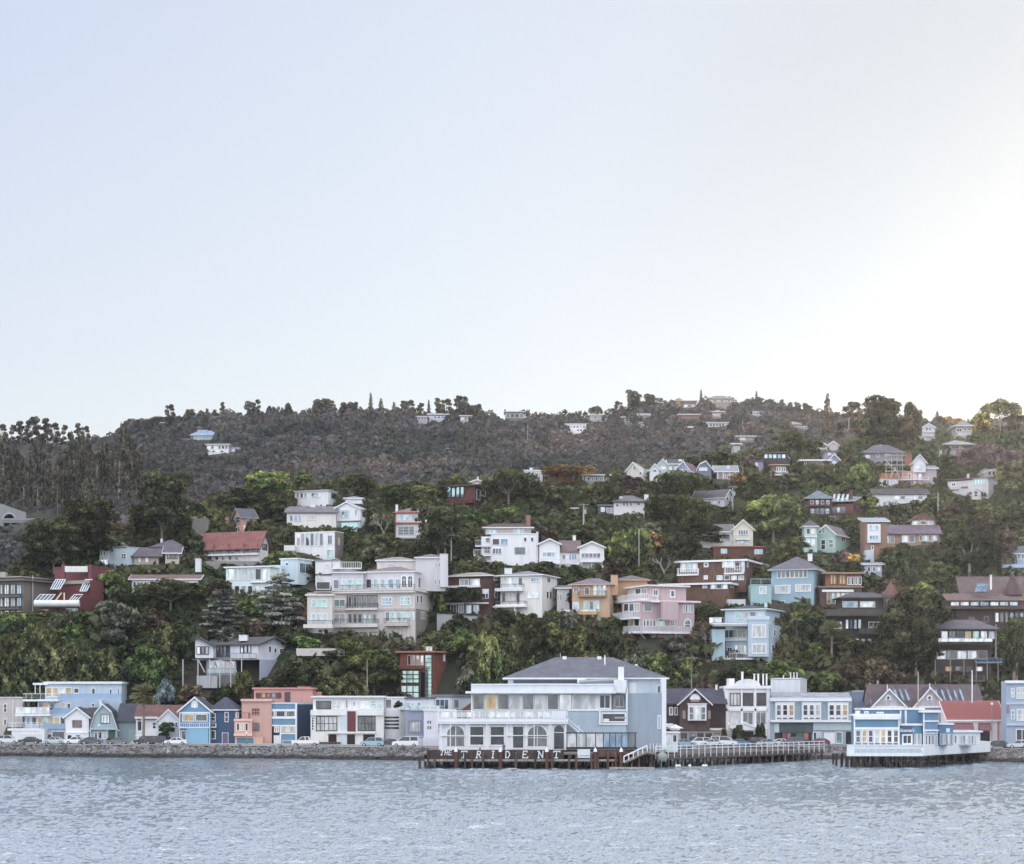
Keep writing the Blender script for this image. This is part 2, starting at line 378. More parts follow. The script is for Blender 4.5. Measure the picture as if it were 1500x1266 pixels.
# ------------------------------------------------------------------ buildings
class Bx: pass
wv = random.Random(77)
class House:
    def __init__(s, name, label, cat, px, py, Y, group=None, noun=None):
        s.Y = Y; s.loc = pt(px, py, Y); s.root = empty(name, s.loc); tag(s.root, label, cat, group)
        s.ext = [1e9, 1e9, -1e9, -1e9]; s.noun = noun
        HOUSES.append(s)
    def part(s, name, mb, m, parent=None, label=None):
        me = mb.mesh(name, s.loc); o = link(name, me, m, parent or s.root)
        if label: o['label'] = label
        return o
    def see(s, *xy):
        for x, y in xy:
            s.ext = [min(s.ext[0], x), min(s.ext[1], y), max(s.ext[2], x), max(s.ext[3], y)]
    # a block whose near corner stands at picture column xm; left face runs to xl, right face to xr
    def box(s, xl, xm, xr, yt, yb, m, a=0, d=8, dy=0, name='wall', down=0, build=True):
        b = Bx(); Y = s.Y + dy; b.C = (kx(xm) * Y, Y); b.a = R(a); b.ca = math.cos(b.a); b.sa = math.sin(b.a); b.m = m
        b.z1 = zat(yt, Y); b.z0 = zat(yb, Y) - down; b.Y = Y
        b.wl = s.solve(b, 'L', xl)
        b.wr = s.solve(b, 'R', xr) if xr is not None else d
        s.see((xl, yt), (xr if xr is not None else xm, yb))
        if build: b.o = s.part(name, s.fb(MB(), b, 'L', 0, b.wl, b.z0, b.z1, -b.wr, 0), m)
        return b
    def solve(s, b, face, px):
        k = kx(px); Cx, Cy = b.C
        if face == 'L': return (Cx - k * Cy) / (b.ca + k * b.sa)
        return (k * Cy - Cx) / (b.sa - k * b.ca)
    def P(s, b, u, w, z): return (b.C[0] - u * b.ca + w * b.sa, b.C[1] + u * b.sa + w * b.ca, z)
    def Pf(s, b, face, t, o, z): return s.P(b, t, -o, z) if face == 'L' else s.P(b, -o, t, z)
    def fb(s, mb, b, face, t0, t1, z0, z1, o0, o1):
        q = lambda t, o, z: s.Pf(b, face, t, o, z)
        return mb.hexa([q(t0, o0, z0), q(t1, o0, z0), q(t1, o1, z0), q(t0, o1, z0), q(t0, o0, z1), q(t1, o0, z1), q(t1, o1, z1), q(t0, o1, z1)])
    def rect(s, b, face, x0, y0, x1, y1):
        ta, tb = s.solve(b, face, x0), s.solve(b, face, x1)
        Y = s.Pf(b, face, (ta + tb) / 2, 0, 0)[1]
        return min(ta, tb), max(ta, tb), zat(y1, Y), zat(y0, Y)
    def patch(s, b, face, x0, y0, x1, y1, m, name='panel', o0=0, o1=.08, parent=None, label=None):
        t0, t1, z0, z1 = s.rect(b, face, x0, y0, x1, y1)
        return s.part(name, s.fb(MB(), b, face, t0, t1, z0, z1, o0, o1), m, parent, label)
    def win(s, b, face, x0, y0, x1, y1, nx=1, ny=1, p='s', fr='p#f0eff2', t=.16, sill=False, name='window', bar=.06, arch=False):
        t0, t1, z0, z1 = s.rect(b, face, x0, y0, x1, y1)
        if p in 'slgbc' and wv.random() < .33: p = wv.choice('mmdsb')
        if t1 - t0 < .5: t = min(t, (t1 - t0) * .2)
        mb = MB(); w = t1 - t0; h = z1 - z0
        s.fb(mb, b, face, t0, t0 + t, z0, z1, 0, .13); s.fb(mb, b, face, t1 - t, t1, z0, z1, 0, .13)
        s.fb(mb, b, face, t0 + t, t1 - t, z0, z0 + t, 0, .13); s.fb(mb, b, face, t0 + t, t1 - t, z1 - t, z1, 0, .13)
        for i in range(1, nx): c = t0 + w * i / nx; s.fb(mb, b, face, c - bar, c + bar, z0 + t, z1 - t, 0, .1)
        for i in range(1, ny): c = z0 + h * i / ny; s.fb(mb, b, face, t0 + t, t1 - t, c - bar, c + bar, 0, .09)
        if sill: s.fb(mb, b, face, t0 - .12, t1 + .12, z0 - .14, z0 - .002, 0, .28)
        f = s.part(name, mb, fr)
        s.part('pane', s.fb(MB(), b, face, t0 + t * .5, t1 - t * .5, z0 + t * .5, z1 - t * .5, 0, .045), p, f)
        return f
    def wrow(s, b, face, x0, x1, y0, y1, n, gap=2, **k):
        st = (x1 - x0 + gap) / n; p = k.pop('p', 's')
        for i in range(n): s.win(b, face, x0 + i * st, y0, x0 + (i + 1) * st - gap, y1, p=p[i % len(p)], **k)
    def archwin(s, b, face, x0, y0, x1, y1, p='d', fr='p#f0eff2', nx=2):
        t0, t1, z0, z1 = s.rect(b, face, x0, y0, x1, y1); c = (t0 + t1) / 2; r = (t1 - t0) / 2; zc = z1 - r
        def poly(rr, zz): return [(c - rr, zz), (c + rr, zz)] + [(c + rr * math.cos(q), zc + rr * math.sin(q)) for q in [math.pi * i / 12 for i in range(13)]]
        mb = MB(); n = 13; ro = r + .28
        pin = [(c - r, z0), (c - r, zc)] + [(c - r * math.cos(math.pi * i / 12), zc + r * math.sin(math.pi * i / 12)) for i in range(1, 12)] + [(c + r, zc), (c + r, z0)]
        pou = [(c - ro, z0), (c - ro, zc)] + [(c - ro * math.cos(math.pi * i / 12), zc + ro * math.sin(math.pi * i / 12)) for i in range(1, 12)] + [(c + ro, zc), (c + ro, z0)]
        for i in range(len(pin) - 1):
            quad = [pin[i], pin[i + 1], pou[i + 1], pou[i]]
            lo = [s.Pf(b, face, t, 0, z) for t, z in quad]; hi = [s.Pf(b, face, t, .15, z) for t, z in quad]
            mb.hexa(lo + hi)
        for i in range(1, nx): q = t0 + 2 * r * i / nx; s.fb(mb, b, face, q - .06, q + .06, z0, z1 - .1, 0, .1)
        s.fb(mb, b, face, t0, t1, zc - .5, zc - .38, 0, .1)
        f = s.part('window', mb, fr)
        pts = [s.Pf(b, face, t, .01, z) for t, z in pin]; q = Vector(s.Pf(b, face, c, .05, zc)) - Vector(s.Pf(b, face, c, .01, zc))
        s.part('pane', MB().prism(pts, q), p, f)
    def door(s, b, face, x0, y0, x1, y1, m='p#5a4038', name='door'):
        t0, t1, z0, z1 = s.rect(b, face, x0, y0, x1, y1); mb = MB()
        s.fb(mb, b, face, t0, t1, z0, z1, 0, .07); f = s.part(name, mb, m)
        mb = MB(); s.fb(mb, b, face, t0 - .12, t0 - .002, z0, z1 + .12, 0, .12); s.fb(mb, b, face, t1 + .002, t1 + .12, z0, z1 + .12, 0, .12); s.fb(mb, b, face, t0, t1, z1 + .002, z1 + .12, 0, .12)
        s.part('door_frame', mb, 'p#e6e6ea', f)
    def trim(s, b, face, x0, y0, x1, y1, m='p#eeeef2', o=.1, name='trim', parent=None): return s.patch(b, face, x0, y0, x1, y1, m, name, 0, o, parent)
    def flat(s, b, t=.35, over=.6, m='r#77757c', fm='p#eeeef0', name='roof', front=None):
        fo = over if front is None else front
        mb = s.fb(MB(), b, 'L', -over, b.wl + over, b.z1 + .01, b.z1 + t, -b.wr - over, fo)
        r = s.part(name, mb, fm)
        mb = s.fb(MB(), b, 'L', -over + .15, b.wl + over - .15, b.z1 + t, b.z1 + t + .06, -b.wr - over + .15, fo - .15)
        s.part('roof_covering', mb, m, r)
        return r
    def hip(s, b, yr, over=.6, m='r#6d6b75', fm='p#e6e6ea', inset=None, name='roof', t=.25):
        zr = zat(yr, b.Y + b.wr / 2); z = b.z1 + .01; o = over
        U0, U1, W0, W1 = -o, b.wl + o, -o, b.wr + o
        if U1 - U0 >= W1 - W0:
            i = (W1 - W0) / 2 if inset is None else inset; c = (W0 + W1) / 2; rg = [(U0 + i, c), (U1 - i, c)]
            if rg[0][0] > rg[1][0]: rg = [((U0 + U1) / 2 - .05, c), ((U0 + U1) / 2 + .05, c)]
            fs = [(0, 1, 5, 4), (1, 2, 5), (2, 3, 4, 5), (3, 0, 4)]
        else:
            i = (U1 - U0) / 2 if inset is None else inset; c = (U0 + U1) / 2; rg = [(c, W0 + i), (c, W1 - i)]
            if rg[0][1] > rg[1][1]: rg = [(c, (W0 + W1) / 2 - .05), (c, (W0 + W1) / 2 + .05)]
            fs = [(0, 1, 4), (1, 2, 5, 4), (2, 3, 5), (3, 0, 4, 5)]
        mb = MB(); mb.v = [s.P(b, u, w, z + t) for u, w in ((U0, W0), (U1, W0), (U1, W1), (U0, W1))] + [s.P(b, u, w, zr) for u, w in rg]
        mb.f = fs + [(3, 2, 1, 0)]
        r = s.part(name, mb, m)
        s.part('fascia', s.fb(MB(), b, 'L', U0 - .04, U1 + .04, z, z + t - .003, -W1 - .04, -W0 + .04), fm, r)
        s.ext[1] = min(s.ext[1], yr)
        return r
    # roof swept along 'u' (ridge parallel to the left face) or 'w' (gable shows on the left face); prof = [(0..1, row)]
    def prof(s, b, axis, prof, over=.5, m='r#6d6b75', fm='p#eeeef2', t=.22, name='roof', board=True, gm=None, eave=.5):
        W = b.wr if axis == 'u' else b.wl; Lg = b.wl if axis == 'u' else b.wr
        Yr = b.Y + (b.wr / 2 if axis == 'u' else 0)
        pts = [(f * W, zat(y, Yr) if i not in (0, len(prof) - 1) or True else 0) for i, (f, y) in enumerate(prof)]
        q = (lambda c, l, z: s.P(b, l, c, z)) if axis == 'u' else (lambda c, l, z: s.P(b, c, l, z))
        # extend eaves
        (c0, z0), (c1, z1) = pts[0], pts[1]; g = (z1 - z0) / max(c1 - c0, .01)
        pe = [(c0 - eave, z0 - g * eave)] + pts[1:-1]
        (c0, z0), (c1, z1) = pts[-1], pts[-2]; g = (z1 - z0) / min(c1 - c0, -.01)
        pe.append((c0 + eave, z0 + g * eave))
        mb = MB(); fmb = MB()
        for (ca, za), (cb, zb) in zip(pe, pe[1:]):
            mb.hexa([q(ca, -over, za), q(ca, Lg + over, za), q(cb, Lg + over, zb), q(cb, -over, zb), q(ca, -over, za + t), q(ca, Lg + over, za + t), q(cb, Lg + over, zb + t), q(cb, -over, zb + t)])
            for l0, l1 in ((-over - .1, -over - .004), (Lg + over + .004, Lg + over + .1)):
                fmb.hexa([q(ca, l0, za - .16), q(ca, l1, za - .16), q(cb, l1, zb - .16), q(cb, l0, zb - .16), q(ca, l0, za + t + .03), q(ca, l1, za + t + .03), q(cb, l1, zb + t + .03), q(cb, l0, zb + t + .03)])
        for ca, za, sg in ((pe[0][0], pe[0][1], -1), (pe[-1][0], pe[-1][1], 1)):
            a0, a1 = sorted((ca, ca + sg * .08))
            fmb.hexa([q(a0, -over, za - .08), q(a0, Lg + over, za - .08), q(a1, Lg + over, za - .08), q(a1, -over, za - .08), q(a0, -over, za + t), q(a0, Lg + over, za + t), q(a1, Lg + over, za + t), q(a1, -over, za + t)])
        r = s.part(name, mb, m)
        if board: s.part('bargeboard', fmb, fm, r)
        zb = b.z1
        gp = [(pts[0][0], zb)] + [(c, max(z, zb + .001)) for c, z in pts] + [(pts[-1][0], zb)]
        clean = [gp[0]]
        for p_ in gp[1:]:
            if abs(p_[0] - clean[-1][0]) + abs(p_[1] - clean[-1][1]) > .02: clean.append(p_)
        if len(clean) > 2:
            for l in (0.0, Lg - .2):
                A = [q(c, l, z) for c, z in clean]; B = Vector(q(0, .2, 0)) - Vector(q(0, 0, 0)); s.part('gable', MB().prism(A, B), gm or b.m)
        s.ext[1] = min([s.ext[1]] + [y for _, y in prof])
        b.q = q; b.pe = pe
        return r
    def gable(s, b, axis, ye, yr, **k): return s.prof(b, axis, [(0, ye), (.5, yr), (1, ye)], **k)
    def shed(s, b, axis, y0, y1, **k): return s.prof(b, axis, [(0, y0), (.5, (y0 + y1) / 2), (1, y1)], **k)
    def rail(s, mb, b, face, t0, t1, z0, z1, o0, o1, style, step=.45):
        lines = [(t0, o1, t1, o1), (t0, o0, t0, o1), (t1, o0, t1, o1)]
        for ta, oa, tb, ob in lines:
            A = Vector(s.Pf(b, face, ta, oa, 0)); B = Vector(s.Pf(b, face, tb, ob, 0)); Lq = (B - A).length
            if Lq < .1: continue
            up = lambda P, z: Vector((P.x, P.y, z))
            mb.bar(up(A, z1 - .05), up(B, z1 - .05), .1, .1)
            if style == 's': mb.bar(up(A, (z0 + z1) / 2 - .06), up(B, (z0 + z1) / 2 - .06), .08, z1 - z0 - .13)
            elif style in 'bx':
                mb.bar(up(A, z0 + .1), up(B, z0 + .1), .06, .06); n = max(1, int(Lq / step))
                for i in range(n + 1): P = A.lerp(B, i / n); w = .12 if i % 5 == 0 else (.06 if style == 'b' else .1); mb.bar(up(P, z0), up(P, z1 - .101), w, w)
            elif style in 'gh':
                n = max(1, int(Lq / 1.8))
                for i in range(n + 1): P = A.lerp(B, i / n); mb.bar(up(P, z0), up(P, z1 - .101), .08, .08)
                if style == 'h':
                    for z in (.3, .55, .8): zz = z0 + (z1 - z0) * z; mb.bar(up(A, zz), up(B, zz), .035, .035)
        return lines
    def balc(s, b, face, x0, x1, yr, ys, dep=1.6, style='b', m='p#e8e8ee', sm=None, slab=.28, name='balcony', glass='l'):
        t0, t1, z0, z1 = s.rect(b, face, x0, yr, x1, ys)
        o = s.part(name, s.fb(MB(), b, face, t0, t1, z0 - slab, z0, .005, dep), sm or m)
        if yr < ys:
            mb = MB(); s.rail(mb, b, face, t0 + .06, t1 - .06, z0 + .004, z1, .06, dep - .06, style)
            s.part('railing', mb, m, o)
            if style == 'g':
                g = MB(); s.fb(g, b, face, t0 + .1, t1 - .1, z0 + .1, z1 - .13, dep - .08, dep - .05); s.part('glass_panel', g, glass, o)
        return o
    def posts(s, b, face, xs, y0, y1, o=1.4, w=.16, m='p#e8e8ee', name='post', down=0):
        for x in xs:
            t0, t1, z0, z1 = s.rect(b, face, x, y0, x + .1, y1)
            s.part(name, s.fb(MB(), b, face, t0 - w / 2, t0 + w / 2, z0 - down, z1, o - w, o), m)
    def chim(s, x0, x1, y0, y1, dy, m='w#e6e4e6', name='chimney', cap=True):
        Y = s.Y + dy; X0, X1 = kx(x0) * Y, kx(x1) * Y; w = X1 - X0; z0, z1 = zat(y1, Y), zat(y0, Y)
        mb = MB().box(X0, X1, Y, Y + max(w, .4), z0, z1); c = s.part(name, mb, m)
        if cap: s.part('chimney_cap', MB().box(X0 - .08, X1 + .08, Y - .08, Y + max(w, .4) + .08, z1 + .003, z1 + .13), m, c)
        s.ext[1] = min(s.ext[1], y0)
    def freebox(s, x0, x1, y0, y1, dy, d, m, name, parent=None):
        Y = s.Y + dy; return s.part(name, MB().box(kx(x0) * Y, kx(x1) * Y, Y, Y + d, zat(y1, Y), zat(y0, Y)), m, parent)
    def bar(s, a, b, w, m, name='brace', dy=0):
        Y = s.Y + dy
        return s.part(name, MB().bar(pt(a[0], a[1], Y + (a[2] if len(a) > 2 else 0)), pt(b[0], b[1], Y + (b[2] if len(b) > 2 else 0)), w), m)
HOUSES = []
def fy(px, o=22): return lerp_tab(YSH, px) + o
WB = 1091   # picture row of the street at the house fronts

# beige house at the far left edge
h = House('beige_house', 'plain grey beige house at the far left edge behind the sea wall road', 'house', 15, WB, fy(15), noun='grey beige house at the left edge')
b = h.box(-45, 33, None, 1023, 1090, 'w#b9b3b0', d=9); h.flat(b, t=.3, over=.2, m='r#8c8a8c', fm='w#c6c2c0')
h.win(b, 'L', 5, 1031, 10.5, 1044, 1, 2, 'd'); h.win(b, 'L', -8, 1031, 0, 1044, 1, 2, 'd'); h.win(b, 'L', 5, 1053, 10.5, 1063, 1, 1, 'm')
h.trim(b, 'L', 18, 1024, 20, 1088, 'w#cfcaca'); h.chim(22, 26, 1017, 1023, 3)

# pale blue terraced modern house
h = House('terraced_house', 'pale blue modern house of stepped white balconies at the left end of the waterfront', 'house', 100, WB, fy(100), noun='pale blue stepped house')
b3 = h.box(36, 178, None, 1046, 1091, 'w#a3b7d0', d=9); b2 = h.box(55, 178, None, 1024, 1046, 'w#9fb5d2', d=7.5, dy=1.2); b1 = h.box(66, 178, None, 1002, 1024, 'w#aabfd8', d=6.5, dy=2.2)
h.flat(b1, t=.5, over=.25, m='r#b0b4bc', fm='p#e4eaf4', front=.5)
h.freebox(48, 70, 1000.5, 1003.5, 1.6, 5, 'p#e4eaf4', 'canopy_roof')
h.wrow(b1, 'L', 67, 105, 1007, 1021, 4, gap=.6, p='yyly', fr='p#dfe4ee'); h.win(b1, 'L', 108, 1008, 116, 1016, 1, 1, 'd'); h.win(b1, 'L', 134, 1008, 140, 1017, 1, 1, 'd'); h.win(b1, 'L', 160, 1009, 164.5, 1019, 1, 1, 'd'); h.win(b1, 'L', 172, 1008, 175, 1031, 1, 1, 'm')
h.wrow(b2, 'L', 56, 97, 1029, 1041, 5, gap=.6, p='cylgc', fr='p#dfe4ee'); h.win(b2, 'L', 98, 1030, 104, 1038, 1, 1, 'd'); h.win(b2, 'L', 134, 1030, 139, 1036, 1, 1, 'd')
h.wrow(b3, 'L', 38, 96, 1050, 1062, 7, gap=.6, p='cdygyyd', fr='p#dfe4ee')
h.balc(b1, 'L', 38, 90, 1016, 1024.5, 3.0, 'h', sm='w#dfe6f2', slab=.5); h.balc(b2, 'L', 27, 78, 1036, 1046, 3.2, 'g', sm='w#dfe6f2', slab=.5); 
h.balc(b3, 'L', 17, 64, 1058, 1067, 3.6, 'h', sm='w#dfe6f2', slab=.5)
g = h.box(17, 65, None, 1068, 1091, 'w#cfd3e0', d=4, dy=-3.5, name='garage_wall'); h.door(g, 'L', 30, 1076, 60, 1090, 'p#c9cbd8', 'garage_door')
h.patch(b1, 'L', 88, 1016, 178, 1024, 'w#86a5d0', 'parapet', .1, .3); h.patch(b2, 'L', 77, 1037, 130, 1046, 'w#86a5d0', 'parapet', .1, .3); h.patch(b3, 'L', 65, 1060, 97, 1068, 'w#86a5d0', 'parapet', .1, .3)
h.door(b3, 'L', 67, 1076, 75, 1090, 'p#3c3434'); h.door(b3, 'L', 77, 1072, 94, 1090, 'p#6a6d72', 'garage_door')
h.posts(b1, 'L', [52, 59], 1003, 1016, .4); h.chim(145, 149, 1026, 1033, -1.2, 'w#d8dbe4'); h.freebox(131, 134, 998.5, 1000, 4, .5, 'p#eeeef4', 'roof_vent'); h.freebox(143, 146, 998.5, 1000, 4, .5, 'p#eeeef4', 'roof_vent')

# small white gabled house
h = House('white_gabled_house', 'narrow white house with steep front gable beside the pale blue stepped house', 'house', 113, WB, fy(113, 19), noun='narrow white gabled house')
b = h.box(96, 130, None, 1050, 1090, 'c#e4e8f0', d=9); h.gable(b, 'w', 1050, 1037, m='r#4c4a55', over=.4)
h.box(130.3, 141, None, 1052, 1090, 'c#c8ccd8', d=8, dy=1.5, name='side_wing')
w2 = h.box(118, 141, None, 1049, 1052, 'c#d8dce6', d=8, dy=1.4, name='upper_wall'); h.gable(w2, 'u', 1049, 1036, m='r#4c4a55', over=.3, board=False)
h.win(b, 'L', 106, 1055, 120, 1066, 2, 2, 'm', fr='p#8a5a50'); h.win(b, 'L', 98, 1076, 106, 1084, 1, 1, 'd'); h.win(b, 'L', 110, 1076, 119, 1082, 1, 1, 'm'); h.trim(b, 'L', 97, 1072, 129, 1074.5, o=.25)

# gambrel blue-grey house
h = House('gambrel_house', 'grey blue house with a barn shaped gambrel roof and one tall upper window', 'house', 153, WB, fy(153, 20), noun='grey blue gambrel house')
b = h.box(133, 172, None, 1067, 1090, 'c#8fa9b8', d=9)
h.prof(b, 'w', [(0, 1067), (.22, 1043), (.55, 1032), (.85, 1046), (1, 1067)], m='r#454a58', gm='c#93adbc', over=.35, eave=.2)
w2 = h.box(172.3, 208, None, 1055, 1090, 'c#77919e', d=8, dy=1.5, name='side_wing'); h.gable(w2, 'u', 1055, 1032, m='r#454a5a', over=.3, board=False)
h.win(b, 'L', 147.5, 1046, 161, 1060, 3, 1, 'l', fr='p#5b6672'); h.trim(b, 'L', 133, 1066.5, 172, 1069, 'p#9fb5c2', .9, 'porch_roof')
h.wrow(b, 'L', 138, 156, 1072, 1083, 3, gap=1, p='mdc'); h.patch(b, 'L', 159, 1070, 171, 1090, 'p#3f6058', 'door'); h.posts(b, 'L', [133.5, 146, 158, 171], 1069, 1090, .85, m='p#aec2cc')
h.freebox(188, 207, 1068, 1090, 1, .4, 'c#7d98a4', 'side_panel'); h.chim(145, 150, 1027, 1035, 4, 'w#d2d2d8')

# white cottage with red brown roof
h = House('white_cottage', 'low white cottage with a red brown roof and front steps, palm in front', 'house', 232, WB, fy(232), noun='low white cottage with red brown roof')
b = h.box(200, 263, None, 1052, 1091, 'c#e9edf2', d=9); h.gable(b, 'u', 1052, 1034, m='r#7a514c', over=.7, board=False)
g = h.box(232, 262, None, 1054, 1091, 'c#eef1f6', d=2.2, dy=-1.6, name='front_wing'); h.gable(g, 'w', 1054, 1040, m='r#80554f', over=.35)
h.win(g, 'L', 244, 1058, 250, 1066, 1, 2, 'd'); h.win(g, 'L', 256, 1058, 261, 1066, 1, 2, 'd'); h.win(b, 'L', 223, 1058, 229, 1068, 1, 2, 'd'); h.door(b, 'L', 202, 1057, 208, 1070, 'p#45424c')
h.balc(b, 'L', 200, 232, 1071, 1077, 1.5, 'b'); h.trim(b, 'L', 199, 1050, 232, 1053, o=1.2, name='porch_roof'); h.posts(b, 'L', [201, 209], 1053, 1077, 1.1)
st = MB()
for i in range(7): st.box(*sorted((kx(206 - i * 2.2) * h.Y, kx(208.2 - i * 2.2) * h.Y)), h.Y - 3.2, h.Y - 1.7, zat(1091, h.Y), zat(1078 + i * 1.8, h.Y))
h.part('steps', st, 'n#c6cad2'); h.win(g, 'L', 237, 1079, 251, 1086, 3, 1, 'c')

# blue victorian
h = House('blue_victorian_house', 'royal blue Victorian house with white trimmed front gable, porch and slate roof', 'house', 305, WB, fy(300, 19), noun='royal blue Victorian house')
b = h.box(263, 308, None, 1041, 1094, 'c#4a86bd', d=9, dy=-.6, name='front_wing'); h.gable(b, 'w', 1041, 1022, m='r#4a4f63', over=.45, gm='c#5c93c0')
w2 = h.box(308.2, 347, None, 1041, 1094, 'c#2c5080', d=8, dy=1.2, name='side_wing'); h.hip(w2, 1021, m='r#454b62', over=.5, inset=2.5)
h.wrow(b, 'L', 267, 304, 1046, 1057, 2, gap=1.5, p='yc'); h.trim(b, 'L', 263, 1043, 308, 1045.5); h.win(w2, 'L', 309, 1045, 316, 1057, 1, 2, 'd'); h.win(w2, 'L', 329, 1043, 335, 1058, 1, 2, 'd'); h.win(w2, 'L', 345, 1043, 350, 1052, 1, 1, 's')
h.balc(b, 'L', 263, 308, 1059, 1065.5, .8, 'b', slab=.2); h.balc(w2, 'L', 308.4, 317, 1059, 1065, .8, 'b', slab=.2)
h.win(b, 'L', 265, 1070, 273, 1084, 1, 1, 'm'); h.patch(b, 'L', 274, 1067, 306, 1090, 'p#6aa5d4', 'bay_wall', .1, .7)
h.wrow(b, 'L', 276.5, 304, 1071, 1083, 2, gap=2, p='dm', ); h.win(w2, 'L', 309, 1070, 316, 1083, 1, 1, 'd'); h.door(w2, 'L', 326, 1074, 334, 1090, 'p#6d6084')
h.archwin(b, 'L', 282, 1027, 288, 1037, 'l', nx=1); h.posts(b, 'L', [263.6, 307.6], 1045, 1092, .5); h.freebox(288, 304, 1092, 1094, -1.8, .7, 'r#7b3f48', 'porch_step')

# coral house
h = House('coral_house', 'coral pink stucco house with a bay window over blue garage doors', 'house', 372, WB, fy(372), noun='coral pink stucco house')
b = h.box(354, 398, None, 1026, 1094, 'w#c89a8c', d=9); h.trim(b, 'L', 353, 1024, 398, 1027.5, 'w#e0aaa0', .5, 'cornice')
bay = h.box(343, 369, None, 1054, 1079, 'w#d9a090', d=2.5, dy=-1.4, name='bay'); h.trim(bay, 'L', 342.5, 1053, 369.5, 1056.5, 'w#e6b4a8', .25, 'cornice'); h.trim(bay, 'L', 342.5, 1075, 369.5, 1078, 'w#e6b4a8', .2, 'ledge')
h.wrow(bay, 'L', 346, 364, 1059, 1071, 3, gap=1, p='dcl', fr='p#e8dcc8')
base = h.box(344, 386, None, 1079, 1094, 'w#cf9485', d=3, dy=-.6, name='lower_wall'); h.door(base, 'L', 346.5, 1081, 372, 1094, 'p#4c7d9c', 'garage_door'); h.patch(base, 'L', 374, 1080, 384, 1090, 'w#d8a48c', 'panel')
h.win(b, 'L', 368.5, 1037, 380.5, 1048, 3, 2, 'd', fr='p#c98478'); h.win(b, 'L', 368, 1059, 380, 1071, 2, 1, 'm', fr='p#7a4c44')
h.balc(b, 'L', 343, 366, 1044, 1054, 1.4, 'h', m='m#5a4a50'); up = h.box(372, 458, None, 1010, 1030, 'w#cf9188', d=7, dy=5, name='upper_wall'); h.flat(up, .4, .4, 'r#9a5a55', 'w#c9807a'); h.wrow(up, 'L', 375, 412, 1015, 1023, 5, gap=1, p='dymcd', fr='p#5e3a38')
h.win(up, 'L', 417, 1014, 425, 1028, 1, 1, 'd', fr='p#6a3030'); h.box(436, 453, None, 1006, 1012, 'w#cf9488', d=4, dy=6, name='roof_block'); h.box(398.5, 470, None, 1013.5, 1094, 'w#c98e86', d=3, dy=9.5, name='rear_wall')

# square blue house with white frame
h = House('square_blue_house', 'square steel blue house with a flat roof, white corner boards and recessed entrance', 'house', 412, WB, fy(410), noun='square steel blue house')
b = h.box(387.5, 435, 459, 1031, 1096, 'c#5286b2', a=22)
h.flat(b, .25, .12, 'r#5a6472', 'p#e8ecf4')
for x0, x1 in ((387.5, 389.6), (433, 435)): h.trim(b, 'L', x0, 1031, x1, 1096, o=.14)
for y0, y1 in ((1039, 1041), (1050.5, 1053), (1062, 1064)): h.trim(b, 'L', 390, y0, 433, y1, o=.12)
h.wrow(b, 'L', 389.8, 433, 1041, 1050.5, 3, gap=1, p='sdm'); h.patch(b, 'L', 389.8, 1064.2, 410, 1095, 'p#1c2a3c', 'porch_recess_shade', 0, .03); h.win(b, 'L', 402, 1064.5, 409, 1073, 2, 1, 'y'); h.door(b, 'L', 402, 1078, 409, 1095, 'p#d8d8d8')  # porch recess is a flat dark sheet, its shade put into the colour
h.win(b, 'L', 412, 1064, 432.5, 1073, 1, 1, 'c', fr='p#d0c4a8'); h.trim(b, 'L', 410, 1062, 412, 1096, o=.12); h.door(b, 'L', 415, 1085, 430, 1096, 'p#5f88a8', 'garage_door'); h.trim(b, 'L', 412, 1073.5, 433, 1075.5)
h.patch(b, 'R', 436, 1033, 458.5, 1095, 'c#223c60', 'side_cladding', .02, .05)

# cream modern house
h = House('cream_modern_house', 'long cream modern house with gridded windows and dark garage openings', 'house', 510, WB, fy(510, 20), noun='long cream modern house')
b = h.box(455, 562, None, 1040, 1096, 'w#d9dbd8', d=10); u = h.box(458.5, 562, None, 1022, 1040, 'w#dde2e8', d=8, dy=1.6, name='upper_wall'); h.flat(u, .35, .4, 'r#b8b8be', 'p#e8ecf2', front=1.0)
cyl = MB(); Yc = h.Y + 5.5; xc = kx(575) * Yc; rr = kx(750 + 19) * Yc
cyl.tube([(xc, Yc, zat(1096, h.Y)), (xc, Yc, zat(1040, h.Y))], rr, 28); h.part('rounded_wall', cyl, 'w#d6dae0')
h.see((594, 1096)); uc = h.box(562.3, 593, None, 1023, 1040, 'w#cdd6e2', d=6, dy=3, name='roof_terrace'); h.win(uc, 'L', 564, 1024, 574, 1038, 1, 1, 'b'); h.flat(uc, .3, .2, 'r#b8b8be', 'p#e8ecf2')
for k in range(4):
    bd = MB(); z = zat(1068 - k * 5.2, h.Y); n = 14
    for i in range(n):
        a0, a1 = R(-122 + i * 4.6), R(-122 + (i + 1) * 4.6)
        bd.hexa([(xc + r_ * math.cos(t_), Yc + r_ * math.sin(t_), zz) for zz in (z, z + .38) for r_, t_ in ((rr + .01, a0), (rr + .01, a1), (rr + .06, a1), (rr + .06, a0))])
    f = h.part('window_band', bd, 'd')
h.win(u, 'L', 463, 1027, 485, 1039, 5, 1, 'c', fr='p#33353a'); h.win(u, 'L', 486, 1027, 505, 1039, 3, 2, 'l'); h.win(u, 'L', 507, 1026, 509, 1038, 1, 1, 'd'); h.win(u, 'L', 518, 1028, 520, 1034, 1, 1, 'd')
h.wrow(u, 'L', 523, 560, 1026, 1039, 2, gap=2, p='lg', ny=3, nx=2)
h.trim(b, 'L', 455, 1040, 508, 1048, 'w#e4e4de', .45, 'band'); h.trim(b, 'L', 524, 1040, 562, 1048, 'w#e4e4de', .45, 'band'); h.patch(b, 'L', 509, 1042, 521, 1072, 'p#6d2f30', 'red_panel'); h.patch(b, 'L', 499, 1040, 508.5, 1096, 'w#b9c8da', 'blue_pier', 0, .3)
